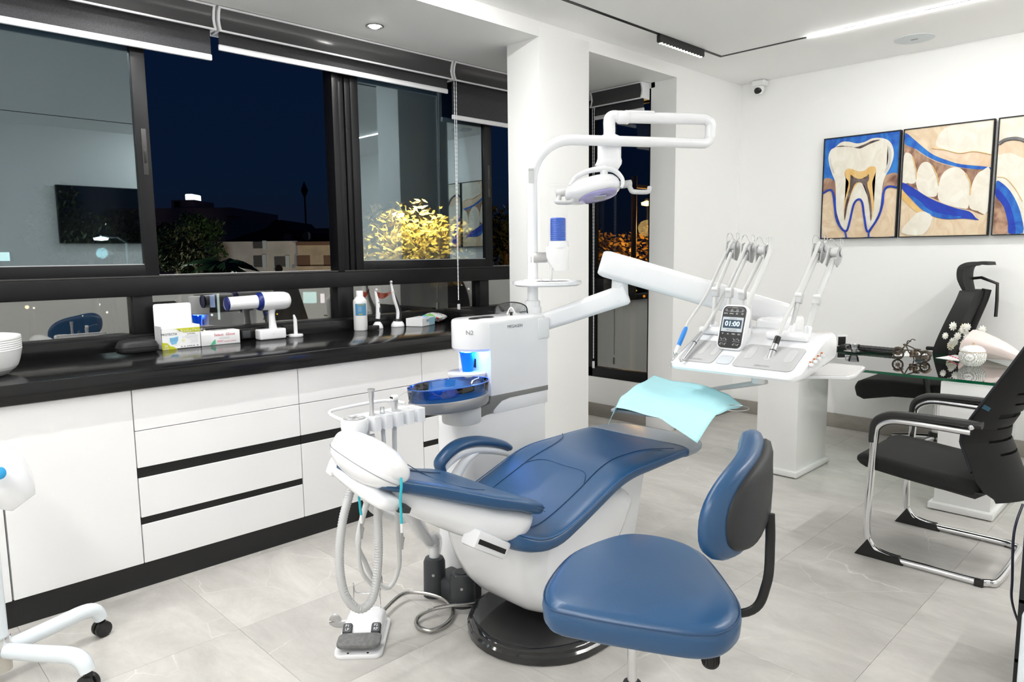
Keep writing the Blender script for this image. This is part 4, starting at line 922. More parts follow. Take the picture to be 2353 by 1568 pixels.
# armoured metal hose from the pedal to the junction box
pts = [FXm @ V((.045, .13, .03)), at(925, 1366, 'z', .035), at(975, 1364, 'z', .03), at(1020, 1378, 'z', .022), at(1040, 1405, 'z', .016), at(1028, 1432, 'z', .014), at(990, 1450, 'z', .014), at(960, 1440, 'z', .014), at(960, 1420, 'z', .02), at(990, 1402, 'z', .03), at(1040, 1392, 'z', .036), at(1090, 1388, 'z', .03), at(1128, 1378, 'z', .03)]
P = smoothpts(pts, 14)
ho = tube('armoured_hose', P, .0085, M('coil_steel', (.5, .49, .47), .22, 1), None, 10, 0, False, True, .12)
tag(ho, 'coiled steel armoured hose looping on the floor behind the foot pedal', 'hose')
# grey junction box with its white wrapped hose
jb = thing('junction_box', 'dark grey floor junction box with two rounded towers under the unit', 'junction box', (1.8, 2.2, 0))
t1, t2 = at(1012, 1340, 'z', .06), at(1045, 1385, 'z', .03)
for q, r_, h in ((V((1.765, 2.275, 0)), .045, .165), (V((1.795, 2.13, 0)), .05, .135)):
    lathe('tower', [(0, 0), (r_*1.1, 0), (r_*1.05, .02), (r_, h-.02), (r_*.85, h-.004), (r_*.6, h), (0, h)], q, DGR, jb, 28); lathe('screw', [(0, -.002), (.006, -.002), (.006, .002), (0, .002)], q+V((-.7, -.7, 0))*r_*1.0+V((0, 0, h*.62)), STL, jb, 12, MX.Rotation(R(90), 4, V((-.7, .7, 0))))
box('housing', (1.76, 2.1, 0), (1.88, 2.3, .085), DGR, jb, .015, 3)
lathe('cap', [(0, 0), (.03, 0), (.03, .004), (0, .005)], (1.795, 2.13, .134), M('cap_grey', (.03, .033, .037), .4), jb, 28)
wh = [at(935, 1165, 'y', 2.0), at(955, 1200, 'y', 2.1), at(985, 1245, 'y', 2.2), V((1.768, 2.27, .24)), V((1.765, 2.275, .15))]
WRAP = M('film_wrap', (.88, .89, .9), .2, alpha=.35)
h1 = tube('wrapped_hose', wh, .019, M('hose_white', (.80, .81, .82), .35), None, 14, 6); tag(h1, 'white hose wrapped in clear film running from the chair back to the floor box', 'hose')
tube('film', wh, [.026, .03, .026, .03, .022], WRAP, h1, 12, 5)
# goggles: dark flat pair on the unit, clear pair behind, one flat on the round shelf
def goggles_flat(label, o, ax, s=1):
    t = thing('safety_glasses', label, 'safety glasses', o, None, 'safety glasses lying on the dental unit')
    ax = V(ax).normalized(); ay = V((0, 0, 1)).cross(ax)
    ol = [(-.085, 0), (-.06, .02), (0, .026), (.06, .02), (.085, 0), (.08, -.018), (.045, -.026), (.012, -.012), (-.012, -.012), (-.045, -.026), (-.08, -.018)]
    P = smoothpts([V(o)+ax*x*s+ay*y*s+V((0, 0, .001)) for x, y in ol], 4, True)
    prism('lens', P, (0, 0, .002), M('smoke_lens', (.03, .032, .035), .08), t); tube('frame', [p+V((0, 0, .002)) for p in P], .0022, BPL, t, 6, 0, True)
    return t
goggles_flat('dark lens glasses lying flat on the front of the water unit', (2.17, UYC-.02, ZT), (1, .05, 0), .85)
goggles_flat('dark framed glasses lying flat on the round pole shelf', (tc_.x, tc_.y-.03, 1.262+.0185), (.8, -.6, 0), .95)
gc = V((2.38, UYC-.005, ZT)); gg = thing('clear_goggles', 'clear wraparound safety goggles standing on top of the water unit', 'goggles', gc)
ol = []
sg = side
for k in range(13):
    a = pi*k/12; ol.append((-.078*cos(a), .055*sin(a)**.6, .045*sin(a)))
fr_ = [gc+sg*x+V((0, 0, .006+z))+(-fwd)*(y*.5-.02) for x, z, y in ol]
tube('frame', fr_, .003, BPL, gg, 8, 3)
bot = [gc+sg*x+V((0, 0, .006+z))+(-fwd)*(y*.5-.02) for x, z, y in ((.078, 0, 0), (.05, -.002, .03), (.02, .006, .042), (0, .03, .045), (-.02, .006, .042), (-.05, -.002, .03), (-.078, 0, 0))]
sm_ = smoothpts(bot, 4); n1 = len(sm_); fr2 = smoothpts(fr_, 4)[::-1]
idx = [fr2[int(i*(len(fr2)-1)/(n1-1))] for i in range(n1)]
bm = bmesh.new(); va = [bm.verts.new(p) for p in idx]; vb = [bm.verts.new(p) for p in sm_]
for i in range(n1-1): bm.faces.new((va[i], va[i+1], vb[i+1], vb[i]))
bmesh.ops.solidify(bm, geom=bm.faces[:], thickness=.0015); fin('lens', bm, glassmat('goggle_lens', (.62, .64, .65), .08), gg, 60)
tube('nose_piece', [gc+sg*x+V((0, 0, z))-fwd*.012 for x, z in ((-.02, .004), (-.008, .03), (0, .036), (.008, .03), (.02, .004))], .0035, WPL2, gg, 8, 4)
lathe('nose_pad', [(0, 0), (.008, 0), (.006, .006), (.01, .014), (0, .018)], gc-fwd*.02, BPL, gg, 12)
for s in (-1, 1): tube('temple', [gc+sg*s*.078+V((0, 0, .012))+fwd*.02, gc+sg*s*.07+V((0, 0, .01))+fwd*.06, gc+sg*s*.04+V((0, 0, .006))+fwd*.085], .003, DGR, gg, 6, 3)
# ================================================================== operator stool
SBK = M('stool_back_black', (.022, .023, .025), .5, bump=(300, .2))
so = thing('operator_stool', 'blue leather operator stool with curved backrest on a chrome gas lift', 'stool', (1.47, 1.055, 0), R(30))
ol = []
r_, f_ = V((.7129, -.7012)), V((.7012, .7129))
for a, b in ((.075, 1.61), (.075, 1.72), (.15, 1.9), (.25, 2.0), (.35, 2.045), (.46, 2.0), (.525, 1.9), (.54, 1.7), (.53, 1.58), (.48, 1.5), (.41, 1.475), (.28, 1.51), (.14, 1.565)):
    w_ = r_*a+f_*b-V((1.47, 1.055)); ol.append((w_.x*cos(R(30))+w_.y*sin(R(30)), -w_.x*sin(R(30))+w_.y*cos(R(30)), 0))
ol = [(p.x, p.y) for p in smoothpts(ol, 5, True)]
sc = pillow('seat', ol, .515, .598, BLU, so, .034, None, .012, 8)
cxs = sum(p[0] for p in ol)/len(ol); cys = sum(p[1] for p in ol)/len(ol)
tube('seat_seam', [(cxs+(x-cxs)*.985, cys+(y-cys)*.985, .583) for x, y in ol], .002, BLUS, sc, 6, 0, True)
box('seat_plate', (-.1, -.12, .49), (.1, .1, .517), BPL, so, .006)
# backrest: bean outline bent round the sitter
def bpt(u, v, d):      # u across (-1..1), v height, d depth outwards
    x = .06+.20*u; z = .81+v; y = -.285+.05*(u*u)-d-.055*u; z += .045*u
    return V((x, y, z))
def bring(k, d):
    out = []
    for i in range(40):
        t = 2*pi*i/40; c, s = cos(t), sin(t)
        u = math.copysign(abs(c)**.8, c)*k; v = math.copysign(abs(s)**.85, s)*.128*k*(1-.12*(1-abs(c)))
        out.append(bpt(u, v, d))
    return out
loft('backrest', [bring(.55, -.036), bring(.82, -.034), bring(.95, -.024), bring(1.0, -.006), bring(1.0, .008), bring(.95, .02), bring(.85, .026), bring(.5, .028)], BLU, so, True, True, 75)
loft('back_plate', [bring(.84, .02), bring(.86, .032), bring(.82, .044), bring(.65, .05), bring(.3, .052)], SBK, so, True, True, 60)
tube('back_bar', [bpt(.05, -.06, .052), bpt(.05, -.14, .055), V((.05, -.335, .57)), V((.04, -.29, .495)), V((.02, -.12, .487)), V((.0, -.03, .49))], .0065, BPL, so, 12, 8, flat=(1, 1.9, (1, 0, 0)))
kn = V((-.115, -.2, .47))
bm = bmesh.new(); addlathe(bm, [(0, -.045), (.016, -.045), (.02, -.04), (.0205, .02), (0, .02)], kn, 24); fin('tension_knob', bm, BPL, so, 40)
bm = bmesh.new()
for k in range(16): addtube(bm, [kn+V((.0205*cos(2*pi*k/16), .0205*sin(2*pi*k/16), -.036)), kn+V((.021*cos(2*pi*k/16), .021*sin(2*pi*k/16), .015))], .0014, 4)
fin('knob_ribs', bm, BPL, so)
cyl('knob_stem', kn+V((0, 0, .018)), kn+V((0, .02, .05)), .008, BPL, so, 10)
cyl('gas_rod', (.02, .0, .24), (.02, 0, .492), .0135, CHR, so, 20); cyl('gas_sleeve', (.02, 0, .09), (.02, 0, .27), .025, BPL, so, 24, .004)
cyl('hub', (.02, 0, .06), (.02, 0, .13), .045, CHR, so, 24, .006)
tube('lever', [(.02, .0, .485), (-.08, .1, .487), (-.13, .13, .49)], .005, BPL, so, 8)
for k in range(5):
    a = R(112)+k*2*pi/5; d = V((cos(a), sin(a), 0))
    lg = tube('leg', [V((.02, 0, .095))+d*.03, V((.02, 0, .085))+d*.16, V((.02, 0, .075))+d*.27], [.02, .017, .013], CHR, so, 12, 3)
    lathe('leg_cap', [(0, -.01), (.019, -.008), (.021, .004), (.014, .014), (0, .016)], V((.02, 0, .078))+d*.275, BPL, so, 18)
    cs = V((.02, 0, .028))+d*.28; s_ = V((-d.y, d.x, 0))
    for q in (-.014, .014): cyl('wheel', cs+s_*(q-.008), cs+s_*(q+.008), .028, BPL, so, 20, .003)
# ================================================================== visitor chair
vc = thing('visitor_chair', 'black mesh visitor chair on a chrome cantilever frame', 'chair', (3.7, .9, 0))
XN, XFa = 3.42, 3.98
FAB2 = M('black_fabric', (.014, .014, .014), .85, noise=(400, .3), bump=(600, .3)); SHB = M('black_shell', (.022, .022, .022), .45)
fp_ = lambda x: [(x, .74, .655), (x, .95, .66), (x, 1.05, .655), (x, 1.105, .62), (x, 1.115, .56), (x, 1.125, .35), (x, 1.13, .14), (x, 1.105, .05), (x, 1.03, .018), (x, .85, .016), (x, .72, .016)]
cr = 3.42
P = fp_(XN)[:-1]+[(XN+.0, .70, .016), (XN+.02, .645, .016), (XN+.08, .62, .016), (XFa-.08, .62, .016), (XFa-.02, .645, .016), (XFa, .70, .016)]+fp_(XFa)[:-1][::-1]
tube('frame', P, .0165, CHR, vc, 14, 6)
for x in (XN, XFa):
    prism('foot_pad', [(x-.02, 1.175, .0), (x-.02, 1.12, .085), (x-.02, 1.09, .04), (x-.02, 1.03, .03), (x-.02, .985, .034), (x-.02, .965, .0)], (.04, 0, 0), BPL, vc, .003)
    box('glide', (x-.016, .655, 0), (x+.016, .69, .03), BPL, vc, .003)
    A = [(x, .70, .690), (x, .85, .69), (x, 1.0, .687), (x, 1.07, .675), (x, 1.115, .64), (x, 1.125, .58), (x, 1.125, .545)]
    tube('armrest', A, [.02, .021, .021, .022, .022, .02, .019], SHB, vc, 14, 5, flat=(1.25, .8, (1, 0, 0)), ang=60)
    cyl('arm_bolt', (x-.028 if x == XN else x+.028, .735, .68), (x, .735, .68), .011, CHR, vc, 14, .002)
# seat
rg = []
for y, z, t, hw in ((.70, .43, .05, .21), (.73, .437, .072, .24), (.85, .447, .076, .256), (1.0, .462, .076, .258), (1.12, .474, .074, .256), (1.165, .475, .068, .252), (1.19, .468, .052, .246), (1.203, .456, .026, .238)):
    rg.append([(3.70+a, y, z-t/2+b) for a, b in rrect(2*hw, t, .026, 5)])
loft('seat', rg, FAB2, vc, True, True, 50)
prism('seat_pan', [(3.47, .68, .385), (3.47, .95, .40), (3.47, .95, .38), (3.47, .72, .355)], (.46, 0, 0), BPL, vc, .004)
# back shell: curved sheet with slots, mesh front edge
VBT = [(.35, .67), (.40, .695), (.44, .714), (.54, .752), (.62, .778), (.70, .748), (.80, .695), (.9, .642), (1.017, .579), (1.12, .53)]
def vb(u, z, off=0):     # u -1..1 across, z height; side edges follow VBT, the middle bows backwards
    t = (z-.36)/(1.12-.36); y = lerp(VBT, z)[0]-.125*(1-u*u)
    hw = .262*(1-.08*t)
    return V((3.70+hw*u, y+off, z))
rows = [.355, .37, .40, .44, .48, .535, .545, .59, .60, .645, .655, .70, .72, .76, .77, .81, .82, .86, .95, 1.05, 1.1, 1.12]
cols = [-1, -.96, -.8, -.62, -.5, -.4, -.2, 0, .2, .4, .5, .62, .8, .96, 1]
bm = bmesh.new(); G_ = [[bm.verts.new(vb(u*(1 if .43 < z < 1.08 else .97 if .38 < z < 1.11 else .88), z)) for u in cols] for z in rows]
slots = {(.535, .545): .5, (.59, .60): .62, (.645, .655): .5, (.76, .77): .5, (.81, .82): .62}
for i in range(len(rows)-1):
    for j in range(len(cols)-1):
        k = (rows[i], rows[i+1]); lim = slots.get(k)
        if lim and cols[j] >= -lim-1e-6 and cols[j+1] <= lim+1e-6: continue
        if k == (.70, .72) and -.62 <= cols[j] and cols[j+1] <= .62: continue
        bm.faces.new((G_[i][j], G_[i][j+1], G_[i+1][j+1], G_[i+1][j]))
bmesh.ops.solidify(bm, geom=bm.faces[:], thickness=.012); fin('back_shell', bm, SHB, vc, 45)
bm = bmesh.new(); r2 = [.47, .6, .695, .725, .85, .95, 1.05, 1.1]
G2 = [[bm.verts.new(vb(u*.97, z, .018)) for u in (-1, -.75, -.5, -.25, 0, .25, .5, .75, 1)] for z in r2]
for i in range(len(r2)-1):
    for j in range(8): 
        if r2[i] == .695 and 1 <= j <= 6: continue
        bm.faces.new((G2[i][j], G2[i][j+1], G2[i+1][j+1], G2[i+1][j]))
bmesh.ops.solidify(bm, geom=bm.faces[:], thickness=.008); fin('back_mesh', bm, M('mesh_white_gap', (.03, .03, .03), .8), vc, 45)
tube('edge_piping', [vb(-.985, z, .01) for z in rows[4:-2]], .006, M('piping_dark', (.01, .012, .016), .5), vc, 8)
q = vb(-.93, .76, .0); box('brand_tab', (-.002, -.016, -.009), (.002, .016, .009), M('tab_blue', (.02, .08, .12), .5), vc, 0, 2, MX.Translation(q+V((-.012, 0, 0))) @ MX.Rotation(R(25), 4, 'X'))
# ================================================================== desk
WLQ = M('white_lacquer', (.84, .84, .83), .12, coat=.4)
GT = .73
dk_ = thing('glass_desk', 'desk of two white lacquer pedestals under a clear green edged glass top', 'desk', (4.8, 1.45, 0))
for y0, y1 in ((1.865, 2.13), (.825, 1.09)):
    pb = box('pedestal', (4.32, y0, .035), (4.78, y1, GT-.02), WLQ, dk_, .003)
    box('plinth', (4.285, y0-.02, 0.006), (4.805, y1+.02, .04), WLQ, pb, .003); box('shadow_gap', (4.30, y0, 0), (4.79, y1, .008), BPL, pb)
GLT = glassmat('table_glass', (.90, .96, .93), .10); EDGE = M('green_glass_edge', (.0, .09, .035), .12, coat=.5)
box('glass_top', (4.315, .45, GT-.014), (5.33, 2.33, GT), GLT, dk_)
for lo, hi in (((4.312, .45, GT-.015), (4.3155, 2.33, GT-.001)), ((5.3295, .45, GT-.015), (5.333, 2.33, GT-.001)), ((4.312, .447, GT-.015), (5.333, .4505, GT-.001)), ((4.312, 2.3295, GT-.015), (5.333, 2.333, GT-.001))): box('polished_edge', lo, hi, EDGE, dk_)
for y in (.88, 1.03, 1.92, 2.07): cyl('spacer', (4.6, y, GT-.021), (4.6, y, GT-.014), .02, STL, dk_, 16)
# keyboard
kb = thing('keyboard', 'black computer keyboard on the glass desk behind the glass cup', 'keyboard', (5.12, 1.78, GT))
ka = at(1922, 803, 'z', GT); kb_ = at(2062, 816, 'z', GT); kd = (kb_-ka).normalized(); kn_ = V((0, 0, 1)).cross(kd); kn_ = kn_ if kn_.x > 0 else -kn_
KX = XF_(ka, kd, kn_, (0, 0, 1)); KL = (kb_-ka).length
box('case', (0, 0, .001), (KL, .14, .022), BPL, kb, .004, 2, KX)
kmesh = None
for i in range(14):
    for j in range(4):
        x = .012+(KL-.024)*i/14; y = .012+.03*j
        if kmesh is None:
            o = box('key', (0, 0, 0), ((KL-.024)/14-.003, .024, .007), M('key_black', (.02, .02, .021), .5), kb, .002, 1); kmesh = o.data
        else: o = _link(bpy.data.objects.new('key', kmesh), kb)
        o.matrix_basis = KX @ MX.Translation((x, y, .0225))
# glass tea cup and saucer
cc = at(1962, 811, 'z', GT)
TGL = glassmat('tea_glass', (.80, .82, .83), .22)
gs = tag(lathe('saucer', [(0, .001), (.03, .001), (.062, .008), (.064, .0095), (.03, .004), (0, .004)], cc, TGL, None, 40), 'clear glass saucer under the tea cup on the desk', 'saucer')
gcup = thing('tea_cup', 'small clear glass tea cup standing on its saucer', 'glass cup', cc+V((0, 0, .005)))
lathe('bowl', [(0, .0045), (.016, .0045), (.018, .01), (.03, .03), (.036, .058), (.0345, .058), (.0285, .031), (.016, .012), (0, .012)], cc, TGL, gcup, 36)
hd_ = (side*-1); tube('handle', [cc+V((0, 0, z))+hd_*x for x, z in ((.033, .048), (.05, .05), (.056, .036), (.046, .024), (.028, .026))], .0035, TGL, gcup, 8, 5)
# metal motorcycle
mc = at(2096, 829, 'z', GT); BRZ = M('bronze_scrap', (.22, .17, .13), .35, .9, noise=(60, .5)); DBZ = M('dark_bronze', (.09, .075, .06), .4, .9)
mt_ = thing('model_motorcycle', 'bronze scrap metal model motorcycle on the desk', 'ornament', mc)
lx_ = (at(2130, 831, 'z', GT)-at(2062, 824, 'z', GT)).normalized(); ly_ = V((0, 0, 1)).cross(lx_)
mp = lambda x, y, z: mc+lx_*x+ly_*y+V((0, 0, z))
def wheel(x, r):
    w_ = tube('wheel', [mp(x+r*cos(2*pi*k/28), 0, r+.004+r*sin(2*pi*k/28)) for k in range(28)], .0055, DBZ, mt_, 8, 0, True)
    for k in range(8): tube('spoke', [mp(x, 0, r+.004), mp(x+r*cos(k*pi/4), 0, r+.004+r*sin(k*pi/4))], .0015, BRZ, w_, 5)
    cyl('wheel_hub', mp(x, -.008, r+.004), mp(x, .008, r+.004), .011, BRZ, w_, 14)
wheel(-.085, .031); wheel(.075, .027)
tube('fork', [mp(-.085, .008, .035), mp(-.05, .006, .085), mp(-.035, 0, .105)], .003, BRZ, mt_, 6); tube('fork', [mp(-.085, -.008, .035), mp(-.05, -.006, .085)], .003, BRZ, mt_, 6)
tube('handlebar', [mp(.0, .03, .125), mp(-.02, .028, .13), mp(-.035, .0, .1), mp(-.02, -.028, .125), mp(.0, -.03, .122)], .003, DBZ, mt_, 6, 3)
lathe('headlamp', [(0, -.008), (.008, -.004), (.009, .004), (0, .008)], mp(-.05, 0, .095), BRZ, mt_, 14)
tube('frame_tube', [mp(-.04, 0, .09), mp(-.01, 0, .035), mp(.04, 0, .03), mp(.075, 0, .033)], .004, DBZ, mt_, 8, 3)
tube('frame_tube', [mp(-.038, 0, .095), mp(.0, 0, .08), mp(.04, 0, .06), mp(.08, 0, .065)], .004, DBZ, mt_, 8, 3)
for x, z, r in ((.0, .05, .017), (.022, .045, .014), (-.005, .03, .013), (.02, .068, .014)): lathe('engine_nut', [(0, -r*.8), (r*.8, -r*.7), (r, 0), (r*.8, r*.7), (0, r*.8)], mp(x, 0, z), BRZ, mt_, 6)
tube('fender', [mp(.075+.034*cos(a_), 0, .031+.034*sin(a_)) for a_ in [R(10+20*k) for k in range(8)]], .0045, BRZ, mt_, 6, flat=(.5, 2, ly_))
tube('fender', [mp(-.085+.038*cos(a_), 0, .035+.038*sin(a_)) for a_ in [R(30+20*k) for k in range(6)]], .004, BRZ, mt_, 6, flat=(.5, 2, ly_))
lathe('seat', [(0, -.004), (.018, -.003), (.02, .002), (0, .005)], mp(.035, 0, .073), DBZ, mt_, 16, None, 40, 1.2, .6)
tube('exhaust', [mp(.0, .012, .03), mp(.03, .014, .018), (mp(.09, .014, .018))], .005, BRZ, mt_, 8)
tube('stand', [mp(.0, .01, .03), mp(.0, .025, .002)], .003, DBZ, mt_, 6)
tag(lathe('glass_pebble', [(0, .0005), (.026, .0005), (.032, .008), (.028, .02), (.012, .028), (0, .029)], mc+V((.09, -.02, 0)), M('grey_glass', (.10, .13, .15), .1, coat=1), None, 24), 'dark grey glass pebble behind the model motorcycle', 'paperweight')
# porcelain bowl with lid
bc = at(2233, 841, 'z', GT); pbw = thing('candy_bowl', 'white porcelain lidded bowl with gold and silver dot pattern', 'bowl', bc)
DOT = bpy.data.materials.new('gold_dots'); DOT.use_nodes = True; t = DOT.node_tree; b_ = t.nodes['Principled BSDF']; b_.inputs['Roughness'].default_value = .12
tcn = t.nodes.new('ShaderNodeTexCoord'); vo = t.nodes.new('ShaderNodeTexVoronoi'); vo.inputs['Scale'].default_value = 130; vo.inputs['Randomness'].default_value = .15
rp = t.nodes.new('ShaderNodeValToRGB'); rp.color_ramp.interpolation = 'CONSTANT'; rp.color_ramp.elements[0].color = (.20, .16, .10, 1); rp.color_ramp.elements[1].position = .40; rp.color_ramp.elements[1].color = (.85, .85, .83, 1)
t.links.new(tcn.outputs['Object'], vo.inputs['Vector']); t.links.new(vo.outputs['Distance'], rp.inputs[0]); t.links.new(rp.outputs[0], b_.inputs['Base Color'])
lathe('body', [(0, .001), (.04, .001), (.045, .006), (.066, .028), (.073, .052), (.07, .075), (.064, .086), (.06, .086), (.06, .08), (0, .02)], bc, DOT, pbw, 44)
lathe('lid', [(.066, .086), (.066, .089), (.062, .1), (.045, .116), (.02, .124), (0, .126)], bc, M('porcelain', (.86, .86, .86), .08, coat=.6), pbw, 44)
tube('gold_rim', [bc+V((.0665*cos(2*pi*k/44), .0665*sin(2*pi*k/44), .087)) for k in range(44)], .0012, M('gold', (.7, .5, .2), .2, 1), pbw, 6, 0, True)
tube('bow', [bc+V((.012*cos(2*pi*k/16), .004*sin(4*pi*k/16), .132+.005*sin(2*pi*k/16))) for k in range(16)], .0022, M('gold', ()), pbw, 6, 0, True)
# bouquet wrapped in pink paper
bq = at(2205, 815, 'z', GT); be = at(2353, 830, 'z', GT+.03); bd = (be-bq); bd.z = 0; bd.normalize()
bouq = thing('flower_bouquet', 'bouquet of white flowers in pale pink paper lying on the desk', 'bouquet', bq)
bs_ = V((0, 0, 1)).cross(bd); PNK = M('pink_paper', (.86, .73, .69), .6)
rg = []
o0 = bq+bd*.0+V((0, 0, .0))
for t_, r1, zc_ in ((.10, .095, .085), (.16, .088, .085), (.24, .07, .078), (.32, .048, .068), (.40, .028, .05), (.47, .03, .045), (.52, .045, .05)):
    rg.append([o0+bd*(t_+.03+.02*sin(3*a_))+bs_*(r1*1.15*cos(a_))+V((0, 0, max(.004, zc_+r1*.9*sin(a_)+.006*sin(5*a_)))) for a_ in [2*pi*k/26 for k in range(26)]])
loft('wrapping_paper', rg, PNK, bouq, False, True, 40)
GRN = M('leaf_green', (.07, .14, .03), .5); WHF = M('white_petal', (.82, .82, .76), .6)
random.seed(11)
for k in range(20):
    c = o0+bd*random.uniform(-.03, .08)+bs_*random.uniform(-.10, .09)+V((0, 0, random.uniform(.05, .19)))
    rs = random.uniform(.024, .034); bm = bmesh.new()
    for ring_, (nn_, tilt) in enumerate(((9, 15), (8, 45), (6, 70))):
        for i in range(nn_):
            a_ = 2*pi*i/nn_+ring_*.4; d = (bs_*cos(a_)+V((0, 0, 1))*sin(a_)); ax_ = (-bd)
            p1 = c+(d*cos(R(tilt))+ax_*sin(R(tilt)))*rs*(1-.18*ring_); sd_ = d.cross(ax_).normalized()*rs*.24; p2 = c+(p1-c)*.55
            f1 = [bm.verts.new(q) for q in (c, p2+sd_, p1+sd_*.5, p1-sd_*.5, p2-sd_)]; bm.faces.new(f1)
    fl_ = fin('flower', bm, WHF if k % 6 else M('cream_petal', (.8, .76, .6), .6), bouq); lathe('flower_centre', [(0, -.003), (.005, 0), (0, .004)], c-bd*.004, M('yellow_green', (.45, .5, .12), .6), fl_, 8)
for k in range(26):
    c = o0+bd*random.uniform(-.02, .14)+bs_*random.uniform(-.09, .09)+V((0, 0, random.uniform(.03, .15))); d = (-bd*random.uniform(.2, 1)+bs_*random.uniform(-.7, .7)+V((0, 0, random.uniform(-.4, .8)))).normalized(); L = random.uniform(.03, .06); s_ = d.cross(V((.3, .2, 1))).normalized()*L*.16
    bm = bmesh.new(); bm.faces.new([bm.verts.new(q) for q in (c, c+d*L*.5+s_, c+d*L, c+d*L*.5-s_)]); fin('leaf', bm, GRN, bouq)
for k in range(4):
    c = at(2183+k*6, 820+k*2, 'z', GT+.012); bm = bmesh.new()
    for i in range(6):
        a_ = 2*pi*i/6; bm.faces.new([bm.verts.new(c+V(q)) for q in ((0, 0, 0), (.008*cos(a_-.4), .008*sin(a_-.4), .008), (.013*cos(a_), .013*sin(a_), .004), (.008*cos(a_+.4), .008*sin(a_+.4), .008))])
    fin('pink_flower', bm, M('magenta_petal', (.5, .02, .13), .5), bouq)
# papers, pen, tray line, desk clock
pa = [at(x, y, 'z', GT) for x, y in ((2062, 808), (2152, 806), (2120, 819), (2050, 819))]
tag(prism('paper_sheet', [p+V((0, 0, .0005)) for p in pa], (0, 0, .001), M('paper', (.84, .84, .83), .7)), 'white paper sheet lying behind the model motorcycle', 'paper', 'papers on the desk')
pa = [at(x, y, 'z', GT) for x, y in ((2150, 823), (2195, 816), (2240, 826), (2215, 832))]
tag(prism('paper_sheet', [p+V((0, 0, .0005)) for p in pa], (0, 0, .001), M('paper', ())), 'white paper sheet lying under the bouquet beside the bowl', 'paper', 'papers on the desk')
tag(cyl('pen', at(2046, 809, 'z', GT)+V((0, 0, .0055)), at(2058, 807, 'z', GT)+V((0, 0, .0055)), .0045, M('pen_blue', (.01, .06, .5), .3), None, 10, .001), 'short blue capped pen lying by the keyboard', 'pen')
tag(box('wooden_ruler', (-.15, -.012, .0008), (.15, .012, .006), M('dark_wood', (.05, .035, .03), .5), None, .002, 2, XF_(at(2085, 806, 'z', GT+.0), (0, -1, 0), (1, 0, 0), (0, 0, 1))), 'long dark flat bar lying behind the keyboard', 'ruler')
ck = at(1936, 798, 'z', GT); dcl = thing('desk_clock', 'small white framed black desk clock behind the delivery table', 'desk clock', ck)
CX = XF_(ck, side, fwd, (0, 0, 1)); box('frame', (-.04, 0, .001), (.035, .03, .085), WPL2, dcl, .004, 2, CX); box('face', (-.034, -.002, .012), (.02, .001, .075), BPL, dcl, .001, 1, CX)
# ================================================================== office chair behind the desk
XO = 5.56
oc = thing('office_chair', 'black high back office chair with headrest behind the glass desk', 'office chair', (XO, 1.42, 0))
def oy(x, y): q = at(x, y, 'x', XO); return q.y, q.z
s0 = [oy(*p) for p in ((1994, 884), (2010, 866), (2060, 862), (2110, 870), (2165, 880))]; zt_ = s0[2][1]
rg = []
for y, z, t, hw in ((s0[0][0]+.02, zt_-.07, .04, .20), (s0[0][0], zt_-.04, .11, .225), (s0[0][0]-.05, zt_-.015, .15, .24), (s0[2][0]-.05, zt_, .12, .25), (1.45, zt_-.01, .10, .25), (1.32, zt_, .07, .24), (1.27, zt_+.01, .05, .22)):
    rg.append([(XO+a, y, z-t/2+b) for a, b in rrect(2*hw, t, .03, 4)])
loft('seat', rg, FAB2, oc, True, True, 50)
bk = [oy(*p) for p in ((2152, 830), (2165, 790), (2190, 740), (2212, 695), (2218, 668))]
bk2 = [oy(*p) for p in ((2200, 850), (2225, 800), (2250, 740), (2272, 690), (2280, 665))]
b1 = smoothpts([(y, z, w_) for (y, z), w_ in zip(bk, (.15, .2, .22, .2, .14))], 4); b2 = smoothpts([(y, z, 0) for y, z in bk2], 4); rg = []
for p1, p2 in zip(b1, b2):
    hw = p1.z; zz = (p1.y+p2.y)/2; us = (-1, -.75, -.5, -.25, 0, .25, .5, .75, 1)
    rg.append([(XO+hw*u, p1.x-.05*(1-u*u), zz) for u in us]+[(XO+hw*u*.9, p1.x*.4+p2.x*.6-.02*(1-u*u), zz) for u in us[::-1]])
loft('backrest', rg, M('black_mesh', (.016, .016, .016), .7), oc, True, True, 50)
tube('back_frame', [V((XO, y+.03, z)) for y, z in bk2], .018, BPL, oc, 10, 3, flat=(1, 1.6, (1, 0, 0)))
hr_ = [oy(*p) for p in ((2222, 668), (2211, 640), (2213, 615), (2228, 604), (2250, 601), (2277, 602))]
hs = smoothpts([(y, z, 0) for y, z in hr_], 5); rg = []
for i, q_ in enumerate(hs):
    f_t = i/(len(hs)-1)*5; k0 = min(4, int(f_t)); ff = f_t-k0; W_ = (.11, .13, .135, .13, .115, .1); T2 = (.02, .035, .038, .03, .02, .01)
    hw = W_[k0]+(W_[k0+1]-W_[k0])*ff; th = T2[k0]+(T2[k0+1]-T2[k0])*ff; dz_ = .02*min(1, max(0, f_t-2))
    us = (-1, -.75, -.5, -.25, 0, .25, .5, .75, 1)
    rg.append([(XO+hw*u, q_.x-.02*(1-u*u), q_.y) for u in us]+[(XO+hw*u, q_.x-th-.02*(1-u*u), q_.y-dz_) for u in us[::-1]])
loft('headrest', rg, BMAT, oc, True, True, 50)
tube('headrest_arm', [V((XO, *oy(*p))) for p in ((2235, 640), (2255, 638), (2292, 652), (2291, 690), (2288, 728))], .010, BPL, oc, 10, 0, flat=(1.8, 1, (1, 0, 0)))
ym = 1.42
cyl('gas_lift', (XO, ym, .12), (XO, ym, zt_-.08), .024, CHR, oc, 18); box('mechanism', (XO-.08, ym-.12, zt_-.13), (XO+.08, ym+.12, zt_-.07), BPL, oc, .01)
cyl('base_hub', (XO, ym, .08), (XO, ym, .14), .04, BPL, oc, 18, .004)
